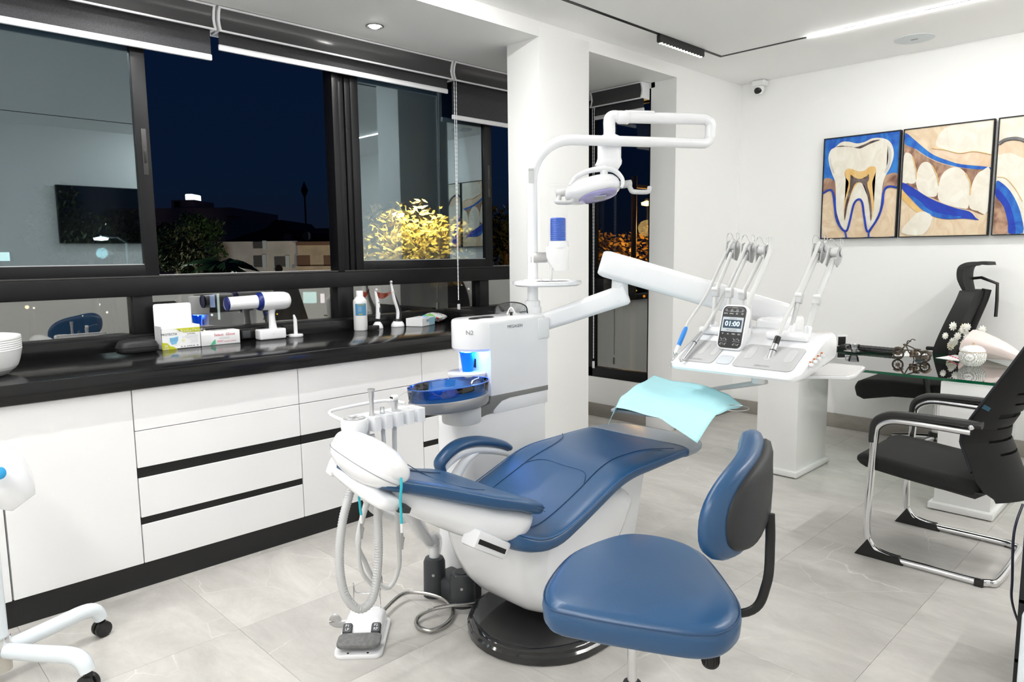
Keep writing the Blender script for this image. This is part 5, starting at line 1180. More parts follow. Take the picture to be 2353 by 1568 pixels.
for k in range(5):
    a = R(20)+k*2*pi/5; d = V((cos(a), sin(a), 0))
    tube('leg', [V((XO, ym, .1))+d*.03, V((XO, ym, .09))+d*.16, V((XO, ym, .075))+d*.27], [.022, .018, .014], CHR, oc, 10)
    c = V((XO, ym, .032))+d*.275; s_ = V((-d.y, d.x, 0)); cyl('wheel', c-s_*.022, c+s_*.022, .03, BPL, oc, 16, .004)
for s in (-1, 1):
    tube('arm_post', [(XO+s*.27, 1.4, zt_-.08), (XO+s*.285, 1.42, zt_+.05), (XO+s*.285, 1.45, zt_+.17)], .018, BPL, oc, 8, 3, flat=(1, 1.8, (0, 1, 0)))
    box('armrest', (XO+s*.285-.04, 1.32, zt_+.165), (XO+s*.285+.04, 1.58, zt_+.195), BMAT, oc, .012)
# ================================================================== whitening lamp trolley at the left
LB = M('pale_blue_white', (.78, .84, .88), .25, coat=.3)
tp = V((.35, 2.84, 0)); tw = thing('whitening_lamp_trolley', 'white wheeled stand with a cone lamp head at the left edge', 'lamp stand', tp)
cyl('post', tp+V((0, 0, .12)), tp+V((0, 0, .78)), .028, LB, tw, 24)
cyl('collar', tp+V((0, 0, .1)), tp+V((0, 0, .16)), .034, CHR, tw, 24, .003); cyl('post_foot', tp+V((0, 0, .04)), tp+V((0, 0, .105)), .032, M('cream', (.6, .57, .5), .4), tw, 20)
for (ex, ey) in ((.675, 2.92), (.54, 2.56), (.05, 3.1), (.05, 2.6)):
    e_ = V((ex, ey, 0)); d = (e_-tp).normalized()
    tube('leg', [tp+V((0, 0, .11))+d*.03, tp+(e_-tp)*.5+V((0, 0, .115)), tp+(e_-tp)*.82+V((0, 0, .12)), tp+(e_-tp)*.95+V((0, 0, .105)), e_+V((0, 0, .07))], [.026, .027, .027, .026, .024], LB, tw, 14, 4)
    s_ = V((-d.y, d.x, 0))
    for q in (-.013, .013): cyl('wheel', e_+s_*(q-.009)+V((0, 0, .03)), e_+s_*(q+.009)+V((0, 0, .03)), .03, BPL, tw, 18, .004)
    box('caster_fork', (ex-.012, ey-.012, .03), (ex+.012, ey+.012, .09), BPL, tw, .003)
tube('neck', [tp+V((0, 0, .76)), tp+V((-.03, .02, .84)), tp+V((-.02, .0, .9)), tp+V((-.005, -.01, .87))], .02, LB, tw, 12, 5)
h0, h1 = at(-40, 1060, 'y', 2.8), at(55, 1155, 'y', 2.74); dh = (h1-h0).normalized()
q = V((0, 0, 1)).rotation_difference(dh).to_matrix().to_4x4(); L = (h1-h0).length
lpf = [(q_.x, q_.y) for q_ in smoothpts([(.001, -.07, 0), (.045, -.055, 0), (.078, -.01, 0), (.088, L*.3, 0), (.078, L*.6, 0), (.055, L*.88, 0), (.04, L, 0)], 6)]
lathe('lamp_head', [(0, -.07)]+lpf+[(.035, L), (.033, L-.006), (0, L-.008)], h0, WPL, tw, 40, q, 60)
lathe('lens', [(0, 0), (.028, 0), (.027, .002), (0, .003)], h0+dh*(L-.007), M('lens_glass', (.35, .4, .45), .05, .5), tw, 24, q)
bc_ = at(-2, 1088, 'y', 2.66); lathe('blue_button', [(0, -.012), (.02, -.01), (.02, .002), (.015, .006), (0, .006)], bc_, M('button_blue', (.03, .35, .7), .3), tw, 24, V((0, 0, 1)).rotation_difference(V((.3, -.9, .25)).normalized()).to_matrix().to_4x4())
# ================================================================== black rack and cable at the right edge
rk = thing('metal_rack', 'black metal rack upright at the right edge of the view', 'rack', (2.6, .38, 0))
p0 = at(2328, 1568, 'z', 0); p0 = V((2.66, .40, 0)); BM = M('rack_black', (.008, .009, .011), .4)
for dx, dy in ((0, 0), (.35, -.28), (0, -.28), (.35, 0)): box('upright', (p0.x+dx-.012, p0.y+dy-.012-.0, 0), (p0.x+dx+.012, p0.y+dy+.012, .60), BM, rk, .002)
for z in (.1, .3, .585): box('shelf', (p0.x-.012, p0.y-.292, z), (p0.x+.362, p0.y+.012, z+.015), BM, rk, .002)
cb = [at(2350, 1160, 'y', .44), at(2330, 1225, 'y', .44), at(2326, 1330, 'y', .44), at(2325, 1380, 'y', .44), at(2340, 1430, 'y', .44), at(2358, 1460, 'y', .44)]
tag(tube('power_cable', cb, .004, M('navy_cable', (.01, .01, .03), .4), None, 8, 6), 'thin dark cable hanging beside the black rack', 'cable')
bxp = thing('equipment_box', 'pale blue white equipment casing beside the rack at the right edge', 'equipment', (2.15, .27, 0))
q = at(2349, 1450, 'z', .45); box('casing', (1.95, .04, .04), (2.25, .298, .58), LB, bxp, .02, 3); box('feet', (1.97, .06, 0), (2.23, .26, .045), BPL, bxp)
# ================================================================== things on the worktop
WZ = .955
def wx(px_, py_, Y): return at(px_, py_, 'y', Y).x
# ribbed white vessel basin
bcen = V((.405, 3.52, WZ)); prf = [(0, 0), (.12, 0), (.15, .006), (.185, .035), (.202, .08)]
rib = []
for k in range(12): rib += [(.2025+.002*(k/12), .08+.0065*k), (.2045+.002*(k/12), .083+.0065*k)]
zt_b = .158
prf = [(0, .0005), (.12, .0005), (.15, .006), (.18, .03)]
for k in range(15):
    z = .03+.0083*k; r_ = .18+.024*min(1, (k/9))**.6; prf += [(r_, z), (r_+.0016, z+.004)]
prf += [(.205, .156), (.2035, .16), (.199, .158), (.196, .14), (.18, .05), (.13, .02), (0, .015)]
tag(lathe('vessel_basin', prf, bcen, M('matt_ceramic', (.82, .82, .82), .3), None, 64), 'round white ribbed vessel basin at the left end of the worktop', 'wash basin')
# black zip case
cx0, cx1 = wx(268, 800, 3.8), wx(364, 800, 3.8); ccx = (cx0+cx1)/2
zc = thing('zip_case', 'black oval zip case lying left of the mask box', 'case', (ccx, 3.81, WZ))
hw_ = (cx1-cx0)/2; CSM = M('case_black', (.013, .013, .014), .5, bump=(200, .3))
loft('shell', [[(ccx+x*k, 3.81+y*k, WZ+z) for x, y in superell(hw_, .06, 3.2, 40)] for k, z in ((.9, .001), (.97, .006), (1, .016), (1, .028), (.985, .033), (.9, .05), (.8, .06), (.6, .064))], CSM, zc, True, True, 50)
tube('zip', [(ccx+x*1.005, 3.81+y*1.005, WZ+.03) for x, y in superell(hw_, .06, 3.2, 48)], .0022, BPL, zc, 6, 0, True)
# face mask box
YM = 3.795; x0, x1 = wx(373, 800, YM), wx(462, 796, YM); zt_ = at(373, 757, 'y', YM).z
mb = thing('mask_box', 'open white and lime green face mask carton with raised lid', 'carton', ((x0+x1)/2, YM+.05, WZ))
CRD = M('white_card', (.82, .83, .84), .5); LIME = M('lime_print', (.50, .52, .02), .5); GT_ = M('grey_print', (.35, .36, .38), .6); DP = M('dark_print', (.08, .09, .1), .6); SKY = M('mask_blue_print', (.22, .52, .78), .5)
D_b = .10; Hb = zt_-WZ
bm = bmesh.new()
for lo, hi in (((x0, YM, WZ+.0005), (x1, YM+.0015, WZ+Hb)), ((x0, YM+D_b-.0015, WZ+.0005), (x1, YM+D_b, WZ+Hb+.006)), ((x0, YM, WZ+.0005), (x0+.0015, YM+D_b, WZ+Hb+.012)), ((x1-.0015, YM, WZ+.0005), (x1, YM+D_b, WZ+Hb+.012)), ((x0, YM, WZ+.0005), (x1, YM+D_b, WZ+.002))): bx(bm, lo, hi)
fin('carton', bm, CRD, mb)
xf0, xf1 = wx(354, 740, YM+D_b), wx(442, 735, YM+D_b); zf = at(400, 697, 'y', YM+D_b).z; hgt = zf-(WZ+Hb)
prism('lid', [((x0+x1)/2+a, YM+D_b+.001, WZ+Hb+hgt/2+b) for a, b in rrect(x1-x0-.004, hgt, .012, 4)], (0, .0016, 0), CRD, mb)
fw_ = x1-x0
def mp_(u, v, w_, h_, mat, nm='print'): return prism(nm, [(x0+fw_*u, YM-.0006, WZ+Hb*v), (x0+fw_*(u+w_), YM-.0006, WZ+Hb*v), (x0+fw_*(u+w_), YM-.0006, WZ+Hb*(v+h_)), (x0+fw_*u, YM-.0006, WZ+Hb*(v+h_))], (0, .0006, 0), mat, mb)
def poly(pts, mat, nm='print', yo=-.0006): return prism(nm, [(x0+fw_*u, YM+yo, WZ+Hb*v) for u, v in pts], (0, .0005, 0), mat, mb)
poly([(.38, .98), (1, .98), (1, .76), (.58, .76), (.48, .82)], LIME); poly([(0, 0), (.38, 0), (.28, .12), (.2, .16), (.14, .3), (0, .36)], LIME)
poly([(.3, .98), (.38, .98), (.52, .82), (.45, .84)], M('pale_lime', (.72, .75, .4), .5))
text('lettering', 'PROTECTA', .0165, (x0+fw_*.19, YM-.0008, WZ+Hb*.72), (1, 0, 0), (0, 0, 1), DP, mb, sx=.95)
text('lettering', 'قناع جراحي 3 طبقات', .0145, (x0+fw_*.76, YM-.0012, WZ+Hb*.87), (1, 0, 0), (0, 0, 1), CRD, mb)
text('lettering', 'من Protecta', .008, (x0+fw_*.76, YM-.0008, WZ+Hb*.70), (1, 0, 0), (0, 0, 1), DP, mb)
text('lettering', '50', .0165, (x0+fw_*.1, YM-.0012, WZ+Hb*.17), (1, 0, 0), (0, 0, 1), CRD, mb); text('lettering', 'قناع', .012, (x0+fw_*.1, YM-.0012, WZ+Hb*.065), (1, 0, 0), (0, 0, 1), CRD, mb)
poly([(.2, .55), (.3, .56), (.42, .6), (.41, .42), (.36, .24), (.24, .22), (.2, .4)], SKY, 'mask_picture')
for v in (.5, .44, .38): mp_(.2, v, .21, .012, M('mask_fold', (.12, .36, .6), .5))
poly([(.55+.045*cos(2*pi*k/16), .38+.08*sin(2*pi*k/16)) for k in range(16)], M('pale_yellow', (.75, .75, .5), .5))
for v, u in ((.6, .62), (.54, .52), (.48, .62), (.4, .7), (.33, .75), (.26, .72)): mp_(u, v, .93-u, .012, GT_)
for u in (.48, .56, .64, .69, .74, .8, .9): mp_(u, .08, .03, .035, DP)
mp_(.45, .05, .5, .008, GT_)
# glove box
YGv = 3.80; x0g, x1g = wx(463, 793, YGv), wx(552, 785, YGv); zg = at(552, 757, 'y', YGv).z
gv = thing('glove_box', 'flat white glove carton with green dots next to the mask box', 'carton', ((x0g+x1g)/2, YGv+.05, WZ))
box('carton', (x0g, YGv, WZ+.0005), (x1g, YGv+.085, zg), CRD, gv, .001)
RP = M('red_print', (.55, .10, .14), .5); gw, gh = x1g-x0g, zg-WZ
text('lettering', 'Select  Glove', .021, (x0g+gw*.6, YGv-.0006, WZ+gh*.72), (1, 0, 0), (0, 0, 1), RP, gv)
def gpr(u, v, w_, h_, mat): return box('print', (x0g+gw*u, YGv-.0006, WZ+gh*v), (x0g+gw*(u+w_), YGv+.0002, WZ+gh*(v+h_)), mat, gv)
for u, v, w_ in ((.45, .5, .28), (.45, .43, .26)): gpr(u, v, w_, .02, GT_)
for u, v, w_ in ((.4, .28, .16), (.4, .2, .14), (.57, .19, .16), (.75, .2, .14)): gpr(u, v, w_, .03, RP)
prism('print', [(x0g+gw*.22, YGv-.0006, WZ+gh*.02), (x0g+gw*.36, YGv-.0006, WZ+gh*.06), (x0g+gw*.36, YGv-.0006, WZ+gh*.42), (x0g+gw*.3, YGv-.0006, WZ+gh*.3)], (0, .0005, 0), M('green_print', (.08, .45, .25), .5), gv)
bm = bmesh.new(); 
for i in range(9):
    for j in range(7):
        q = V((x0g+gw*(.03+.026*i), YGv-.0005, WZ+gh*(.12+.1*j))); s_ = .0016; bm.faces.new([bm.verts.new(q+V(d)) for d in ((-s_, 0, 0), (0, 0, -s_), (s_, 0, 0), (0, 0, s_))])
fin('dot_print', bm, M('dot_grey', (.45, .5, .48), .6), gv)
box('tissue_slot', (x0g+gw*.35, YGv+.03, zg), (x0g+gw*.75, YGv+.055, zg+.0008), M('slot_shade', (.35, .34, .32), .7), gv)
lathe('glove_tip', [(0, 0), (.008, 0), (.006, .006), (0, .009)], (x0g+gw*.17, YGv+.04, zg), M('cream_latex', (.75, .7, .5), .6), gv, 12)
# sockets in the upstand
for a_, lb in ((574, 'black power socket in the upstand right of the glove box'),):
    xs_ = wx(a_, 775, 3.898); sk = thing('power_socket', lb, 'socket', (xs_, 3.895, .985))
    box('plate', (xs_-.05, 3.888, .962), (xs_+.06, 3.9, 1.012), BPL, sk, .003); box('blank_panel', (xs_-.044, 3.885, .966), (xs_+.0, 3.8885, 1.008), DGR, sk, .002)
    cyl('socket_well', (xs_+.03, 3.8878, .987), (xs_+.03, 3.892, .987), .019, CHAN, sk, 24); cyl('earth_pin', (xs_+.03, 3.884, .974), (xs_+.03, 3.889, .974), .002, CHR, sk, 8)
# hand held x-ray gun on its charging base
YX = 3.80; XB0, XB1 = wx(599, 780, YX), wx(659, 776, YX); xm = (XB0+XB1)/2
xg = thing('handheld_xray', 'white handheld dental x-ray gun with navy ring on its charging base', 'x-ray device', (xm, YX+.035, WZ))
box('charging_base', (XB0, YX, WZ+.0005), (XB1, YX+.07, at(630, 756, 'y', YX).z), WPL, xg, .008, 3)
text('lettering', 'X', .008, (xm, YX-.0004, WZ+.03), (1, 0, 0), (0, 0, 1), TG, xg)
yx = YX+.035; hx0, hz0 = wx(628, 755, yx), WZ+.05
def gp(px_, py_): q = at(px_, py_, 'y', yx); return q
tube('grip', [gp(628, 758), gp(625, 735), gp(624, 715), gp(628, 700)], [.024, .0185, .020, .03], WPL, xg, 18, 4)
a, b = gp(597, 693), gp(664, 690); d = (b-a).normalized(); q = V((0, 0, 1)).rotation_difference(d).to_matrix().to_4x4(); L = (b-a).length; rb = (gp(630, 670)-gp(630, 712)).length/2
lathe('body', [(0, 0), (rb*.96, 0), (rb, .004), (rb, L*.6), (rb*.97, L*.82), (rb*.85, L*.94), (rb*.55, L), (0, L+.002)], a, WPL, xg, 36, q)
NAV = M('navy_plastic', (.008, .02, .16), .3)
lathe('navy_ring', [(0, -.022), (rb*.75, -.022), (rb*.9, -.015), (rb*1.0, -.002), (rb*1.0, .004), (0, .004)], a, NAV, xg, 36, q)
c_ = gp(519, 699); Lc = (c_-a).length; dc_ = (c_-a).normalized(); qc = V((0, 0, 1)).rotation_difference(dc_).to_matrix().to_4x4(); rc = rb*.70
lathe('cone', [(0, .02), (rc*1.05, .02), (rc, Lc), (rc*.9, Lc), (rc*.9, Lc-.004), (0, Lc-.004)], a, WPL, xg, 32, qc); lathe('cone_end', [(rc*.86, Lc+.0005), (rc*1.01, Lc+.0005), (rc*1.015, Lc-.01), (rc*.99, Lc-.01)], a, NAV, xg, 32, qc); lathe('cone_disc', [(0, Lc-.0035), (rc*.88, Lc-.0035), (rc*.88, Lc-.002), (0, Lc-.002)], a, NAV, xg, 32, qc)
tube('trigger', [gp(608, 716), gp(611, 720), gp(612, 725)], .005, NAV, xg, 8, 3)
tube('charger_cable', [V((XB1-.005, yx, WZ+.02)), V((XB1+.02, yx+.02, WZ+.012)), V((XB1+.05, yx+.05, WZ+.005)), V((XB1+.1, yx+.055, WZ+.004))], .003, WPL2, xg, 8, 5)
# small pen light on round stand
ps = V((wx(680, 772, 3.83), 3.83, WZ)); pn = thing('pen_light_stand', 'small white pen light standing upright on a round base', 'pen light', ps)
lathe('base', [(0, .0005), (.04, .0005), (.042, .004), (.041, .013), (.036, .016), (0, .016)], ps, WPL, pn, 36)
tube('pen', [ps+V((0, 0, .014)), ps+V((0, 0, .07)), ps+V((-.001, 0, .10)), ps+V((-.008, 0, .128))], [.0115, .011, .010, .005], WPL, pn, 16, 3)
# bottle
bt = V((wx(829, 750, 3.84), 3.84, WZ)); bo = thing('disinfectant_bottle', 'white plastic bottle with blue label and screw cap', 'bottle', bt)
sc_ = .0425; hb = at(829, 668, 'y', 3.84).z-WZ
lathe('body', [(0, .0005), (sc_*.94, .0005), (sc_, .006), (sc_, hb*.72), (sc_*.97, hb*.76), (sc_*.6, hb*.84), (sc_*.5, hb*.86), (0, hb*.86)], bt, WPL2, bo, 36)
lathe('cap', [(0, hb*.855), (sc_*.52, hb*.855), (sc_*.52, hb*.985), (sc_*.46, hb), (0, hb)], bt, WPL, bo, 28)
def band_(z0, z1, a0, a1, r_, mat, nm, n=14):
    bm = bmesh.new(); A = [[bm.verts.new(bt+V((r_*cos(a0+(a1-a0)*k/n), r_*sin(a0+(a1-a0)*k/n), z))) for k in range(n+1)] for z in (z0, z1)]
    for k in range(n): bm.faces.new((A[0][k], A[0][k+1], A[1][k+1], A[1][k]))
    bmesh.ops.solidify(bm, geom=bm.faces[:], thickness=-.0004); return fin(nm, bm, mat, bo, 40)
a_v = R(225+15)
band_(hb*.38, hb*.68, a_v-.8, a_v+.95, sc_+.0004, M('label_blue', (.16, .48, .74), .45), 'label')
band_(hb*.64, hb*.66, a_v-.4, a_v+.7, sc_+.0009, M('label_yellow', (.75, .62, .2), .5), 'label_line'); band_(hb*.40, hb*.43, a_v-.3, a_v+.3, sc_+.0009, M('label_yellow', ()), 'label_line')
for z in (.5, .54, .58): band_(hb*z, hb*(z+.012), a_v-.35, a_v+.2, sc_+.0009, CRD, 'label_line')
# curing lights on charging bases
def curing(label, px_, py_, Y, pts, rs, bw, accent):
    o = V((wx(px_, py_, Y), Y, WZ)); t = thing('curing_light', label, 'curing light', o, None, 'curing lights on charging bases')
    lathe('charging_base', [(0, .0005), (bw, .0005), (bw*1.02, .006), (bw*.9, .022), (bw*.55, .04), (bw*.4, .043), (0, .043)], o, WPL, t, 36, None, 40, 1, .85)
    P = [at(a, b, 'y', Y) for a, b in pts]; tube('wand', P, rs, WPL, t, 14, 4)
    if accent:
        lathe('cradle_ring', [(0, .04), (bw*.62, .036), (bw*.5, .05), (0, .052)], o, BPL, t, 28)
        k = [P[0]+V((.006, -.009, .0)), P[1]+V((.006, -.012, -.01)), P[2]+V((.008, -.008, 0)), P[3]+V((.007, -.006, -.01))]
        tube('grip_accent', k, [.012, .009, .007, .002], BPL, t, 10, 4)
    else:
        box('button', (P[1].x-.002, Y-.0165, P[1].z-.015), (P[1].x+.012, Y-.011, P[1].z+.018), DGR, t, .003); cyl('led', P[2]+V((.001, -.016, -.01)), P[2]+V((.001, -.012, -.01)), .003, BPL, t, 10)
    q = P[-1]; cyl('tip', q+V((-.004, -.004, -.004)), q+V((-.006, -.016, .003)), .008, LGR, t, 14, .002); return t, P
t1_, P1_ = curing('short white curing light with grey button on a white base', 868, 750, 3.85, [(868, 733), (869, 713), (867, 692), (863, 672), (864, 666)], [.0145, .0155, .0125, .0075, .006], .036, False)
t2_, P2_ = curing('tall black and white curing light with orange shield', 914, 750, 3.85, [(915, 735), (915, 712), (907, 690), (902, 668), (898, 648)], [.015, .0155, .0125, .009, .0065], .046, True)
ORG = glassmat('amber_shield', (.75, .12, .05), .06)
pq = P2_[3]+V((.0, 0, -.01)); lathe('shield_ring', [(.009, -.003), (.013, -.003), (.013, .003), (.009, .003)], pq, LGR, t2_, 18)
a1, a2 = at(860, 672, 'y', 3.90), at(903, 668, 'y', 3.86)
tag(loft('amber_shield', [[a1+(a2-a1)*t+V((0, .012*sin(pi*t), .0+z*(.6+.8*sin(pi*min(1, t*1.3)))-.03*sin(pi*t))) for z in (-.014, -.006, .006, .014)] for t in (0, .15, .35, .5, .65, .85, 1)], ORG, t2_, False, False, 60), None)
ad = V((wx(857, 752, 3.80), 3.79, WZ)); tag(box('power_adapter', (ad.x-.03, ad.y-.018, WZ+.0006), (ad.x+.03, ad.y+.018, WZ+.028), BPL, None, .003), 'small black power adapter beside the bottle', 'adapter')
# med carton and crumpled bag
xb0, xb1 = wx(925, 742, 3.80), wx(1006, 742, 3.80); mdx = thing('med_carton', 'low white and blue carton near the worktop corner', 'carton', ((xb0+xb1)/2, 3.82, WZ))
ax_ = V((cos(R(-18)), sin(R(-18)), 0)); BXm = XF_(((xb0+xb1)/2, 3.80, WZ), ax_, V((-ax_.y, ax_.x, 0)), (0, 0, 1))
BXm = XF_(((xb0+xb1)/2+.0, 3.80, WZ), (1, 0, 0), (0, 1, 0), (0, 0, 1)) @ MX.Rotation(R(25), 4, 'Z')
box('carton', (-.09, -.06, .0006), (.09, .06, .052), CRD, mdx, .001, 1, BXm); box('blue_panel', (.01, -.0607, .002), (.0895, -.0597, .051), M('panel_blue', (.35, .6, .75), .5), mdx, 0, 2, BXm)
XX = BXm.to_3x3(); text('lettering', 'MED', .02, BXm @ V((-.01, -.0612, .034)), XX @ V((1, 0, 0)), (0, 0, 1), M('med_blue', (.12, .3, .42), .5), mdx)
box('blue_chip', (-.015, -.05, .052), (.03, -.02, .056), M('blue_tab', (.3, .4, .8), .4), mdx, .001, 1, BXm)
random.seed(3)
bgc = V((wx(995, 735, 3.87), 3.86, WZ)); n_ = 26; rg = []
for i in range(9):
    t = i/8; ww = .1*sin(pi*(.06+.88*t))**.5; rg.append([bgc+V((-.12+.22*t, ww*.5*cos(2*pi*k/n_)*random.uniform(.8, 1.1), max(.001, .036+.034*sin(2*pi*k/n_)*random.uniform(.7, 1.15)*sin(pi*(.1+.8*t))))) for k in range(n_)])
BAG = bpy.data.materials.new('printed_bag'); BAG.use_nodes = True; t = BAG.node_tree; b_ = t.nodes['Principled BSDF']; b_.inputs['Roughness'].default_value = .2; b_.inputs['Coat Weight'].default_value = .6
tcn = t.nodes.new('ShaderNodeTexCoord'); vo = t.nodes.new('ShaderNodeTexVoronoi'); vo.inputs['Scale'].default_value = 22; rp = t.nodes.new('ShaderNodeValToRGB'); rp.color_ramp.interpolation = 'CONSTANT'
sp3 = t.nodes.new('ShaderNodeSeparateColor'); t.links.new(tcn.outputs['Object'], vo.inputs['Vector']); t.links.new(vo.outputs['Color'], sp3.inputs[0]); t.links.new(sp3.outputs[0], rp.inputs[0]); t.links.new(rp.outputs[0], b_.inputs['Base Color'])
els = rp.color_ramp.elements; els[0].color = (.7, .72, .72, 1); els[1].position = .9; els[1].color = (.1, .55, .55, 1); e = els.new(.55); e.color = (.62, .08, .08, 1); e = els.new(.68); e.color = (.3, .62, .2, 1); e = els.new(.76); e.color = (.5, .5, .5, 1)
o = loft('plastic_bag', rg, BAG, None, True, True, 25); tag(o, 'crumpled printed plastic bag behind the med carton', 'plastic bag')
# ================================================================== CCTV camera
cq = at(1746, 196, 'x', XF-.05); cv = thing('security_camera', 'white dome security camera high on the far wall corner', 'security camera', cq)
box('mount', (XF-.09, cq.y-.055, ZC-.05), (XF-.001, cq.y+.055, ZC-.001), WPL2, cv, .012, 3); lathe('ball', [(0, -.05), (.03, -.04), (.045, -.01), (.04, .02), (0, .03)], (XF-.06, cq.y, ZC-.075), WPL2, cv, 28)
lathe('lens_dome', [(0, -.004), (.026, -.002), (.03, .004), (.02, .014), (0, .02)], (XF-.09, cq.y-.005, ZC-.09), BPL, cv, 24, V((0, 0, 1)).rotation_difference(V((-.75, -.25, -.55)).normalized()).to_matrix().to_4x4())
# ================================================================== paintings
import numpy as np
def homog(src):
    dst = ((0, 1), (1, 1), (1, 0), (0, 0)); A = []; B = []
    for (x, y), (u, v) in zip(src, dst): A += [[x, y, 1, 0, 0, 0, -u*x, -u*y], [0, 0, 0, x, y, 1, -v*x, -v*y]]; B += [u, v]
    h = np.linalg.solve(np.array(A, float), np.array(B, float)); return h
def paint_mat(name, c, c2=None):
    if name in MATS: return MATS[name]
    mt = M(name, c, .55); t = mt.node_tree; b = t.nodes['Principled BSDF']; c2 = c2 or tuple(min(1, q*1.25+.02) for q in c)
    tc = t.nodes.new('ShaderNodeTexCoord'); mp = t.nodes.new('ShaderNodeMapping'); mp.inputs['Scale'].default_value = (1, 1.5, 1); mp.inputs['Rotation'].default_value = (.6, 0, .3); n = t.nodes.new('ShaderNodeTexNoise'); n.inputs['Scale'].default_value = 6; n.inputs['Detail'].default_value = 4; n.inputs['Distortion'].default_value = 2.0
    r = t.nodes.new('ShaderNodeValToRGB'); r.color_ramp.elements[0].position = .35; r.color_ramp.elements[1].position = .68; r.color_ramp.elements[0].color = (*c, 1); r.color_ramp.elements[1].color = (*c2, 1)
    t.links.new(tc.outputs['Object'], mp.inputs[0]); t.links.new(mp.outputs[0], n.inputs['Vector']); t.links.new(n.outputs['Fac'], r.inputs[0]); t.links.new(r.outputs[0], b.inputs['Base Color'])
    bp = t.nodes.new('ShaderNodeBump'); bp.inputs['Strength'].default_value = .35; bp.inputs['Distance'].default_value = .004; t.links.new(n.outputs['Fac'], bp.inputs['Height']); t.links.new(bp.outputs[0], b.inputs['Normal']); return mt
PB = paint_mat('paint_blue', (.008, .075, .42), (.03, .22, .62)); PDB = paint_mat('paint_deep_blue', (.006, .03, .36), (.012, .06, .45)); PW = paint_mat('paint_ivory', (.74, .69, .58), (.82, .79, .70)); PBG = paint_mat('paint_beige', (.68, .51, .33), (.80, .67, .49))
PO = paint_mat('paint_ochre', (.70, .42, .13), (.80, .58, .26)); PK = paint_mat('paint_umber', (.055, .03, .028), (.25, .20, .18)); PBR = paint_mat('paint_gum', (.17, .075, .05), (.52, .33, .22)); PG = paint_mat('paint_grey', (.52, .51, .48), (.66, .64, .6)); PP = paint_mat('paint_peach', (.72, .52, .34), (.80, .66, .5)); PDK = paint_mat('paint_slate', (.10, .10, .11), (.2, .19, .19))
def canvas(label, y0, y1, src, shapes, bg):
    z0, z1 = 1.507, 2.285; t = thing('painting', label, 'painting', (XF-.02, (y0+y1)/2, z0), None, 'dental paintings on the far wall'); h = homog(src); th = .035; xw = XF-.004
    lean = .0
    box('canvas', (xw-th+.003, y0-.004, z0+.004), (xw-.002, y1+.004, z1-.004), bg, t) if False else box('canvas', (xw-th+.003, min(y0, y1)+.006, z0+.006), (xw-.002, max(y0, y1)-.006, z1-.006), bg, t)
    a, b = min(y0, y1), max(y0, y1)
    for lo, hi in (((xw-th-.004, a, z0), (xw, a+.007, z1)), ((xw-th-.004, b-.007, z0), (xw, b, z1)), ((xw-th-.004, a+.007, z0), (xw, b-.007, z0+.007)), ((xw-th-.004, a+.007, z1-.007), (xw, b-.007, z1))): box('frame_edge', lo, hi, BMAT, t)
    def uv(p):
        x, y = p; w_ = h[6]*x+h[7]*y+1; u, v = (h[0]*x+h[1]*y+h[2])/w_, (h[3]*x+h[4]*y+h[5])/w_; return min(.995, max(.005, u)), min(.995, max(.005, v))
    for i, (kind, mat, pts, *r) in enumerate(shapes):
        xo = xw-th+.003-.0004-.00035*i
        P = [V((0, y0+.007*(1 if y1 > y0 else -1)+(y1-y0-.014*(1 if y1 > y0 else -1))*u, z0+.007+(z1-z0-.014)*v)) for u, v in map(uv, pts)]
        for p in P: p.x = xo
        if kind == 'poly':
            S_ = smoothpts(P, 3, True); lo_y, hi_y = min(y0, y1)+.0075, max(y0, y1)-.0075
            for p in S_: p.y = min(hi_y, max(lo_y, p.y)); p.z = min(z1-.0075, max(z0+.0075, p.z)); p.x = xo
            bm = bmesh.new(); f = bm.faces.new([bm.verts.new(p) for p in S_]); bmesh.ops.triangulate(bm, faces=[f]); r2 = bmesh.ops.extrude_face_region(bm, geom=bm.faces[:]); bmesh.ops.translate(bm, vec=(.0006, 0, 0), verts=[v for v in r2['geom'] if isinstance(v, bmesh.types.BMVert)])
            fin('brush_area', bm, mat, t)
        else:
            S_ = smoothpts(P, 5)
            tube('brush_line', S_, r[0], mat, t, 6, flat=(1, .06, (0, 0, 1)) if False else None)
    return t
def T_(s): return [tuple(float(q) for q in p.split(',')) for p in s.split()]
tooth = T_('100,235 140,200 190,195 240,205 290,195 340,170 400,165 450,180 480,220 488,280 470,350 440,410 425,460 420,540 410,640 370,730 345,772 330,740 315,660 295,585 270,560 240,590 222,680 205,765 185,770 150,720 125,640 118,540 110,460 85,400 65,340 60,290 75,250')
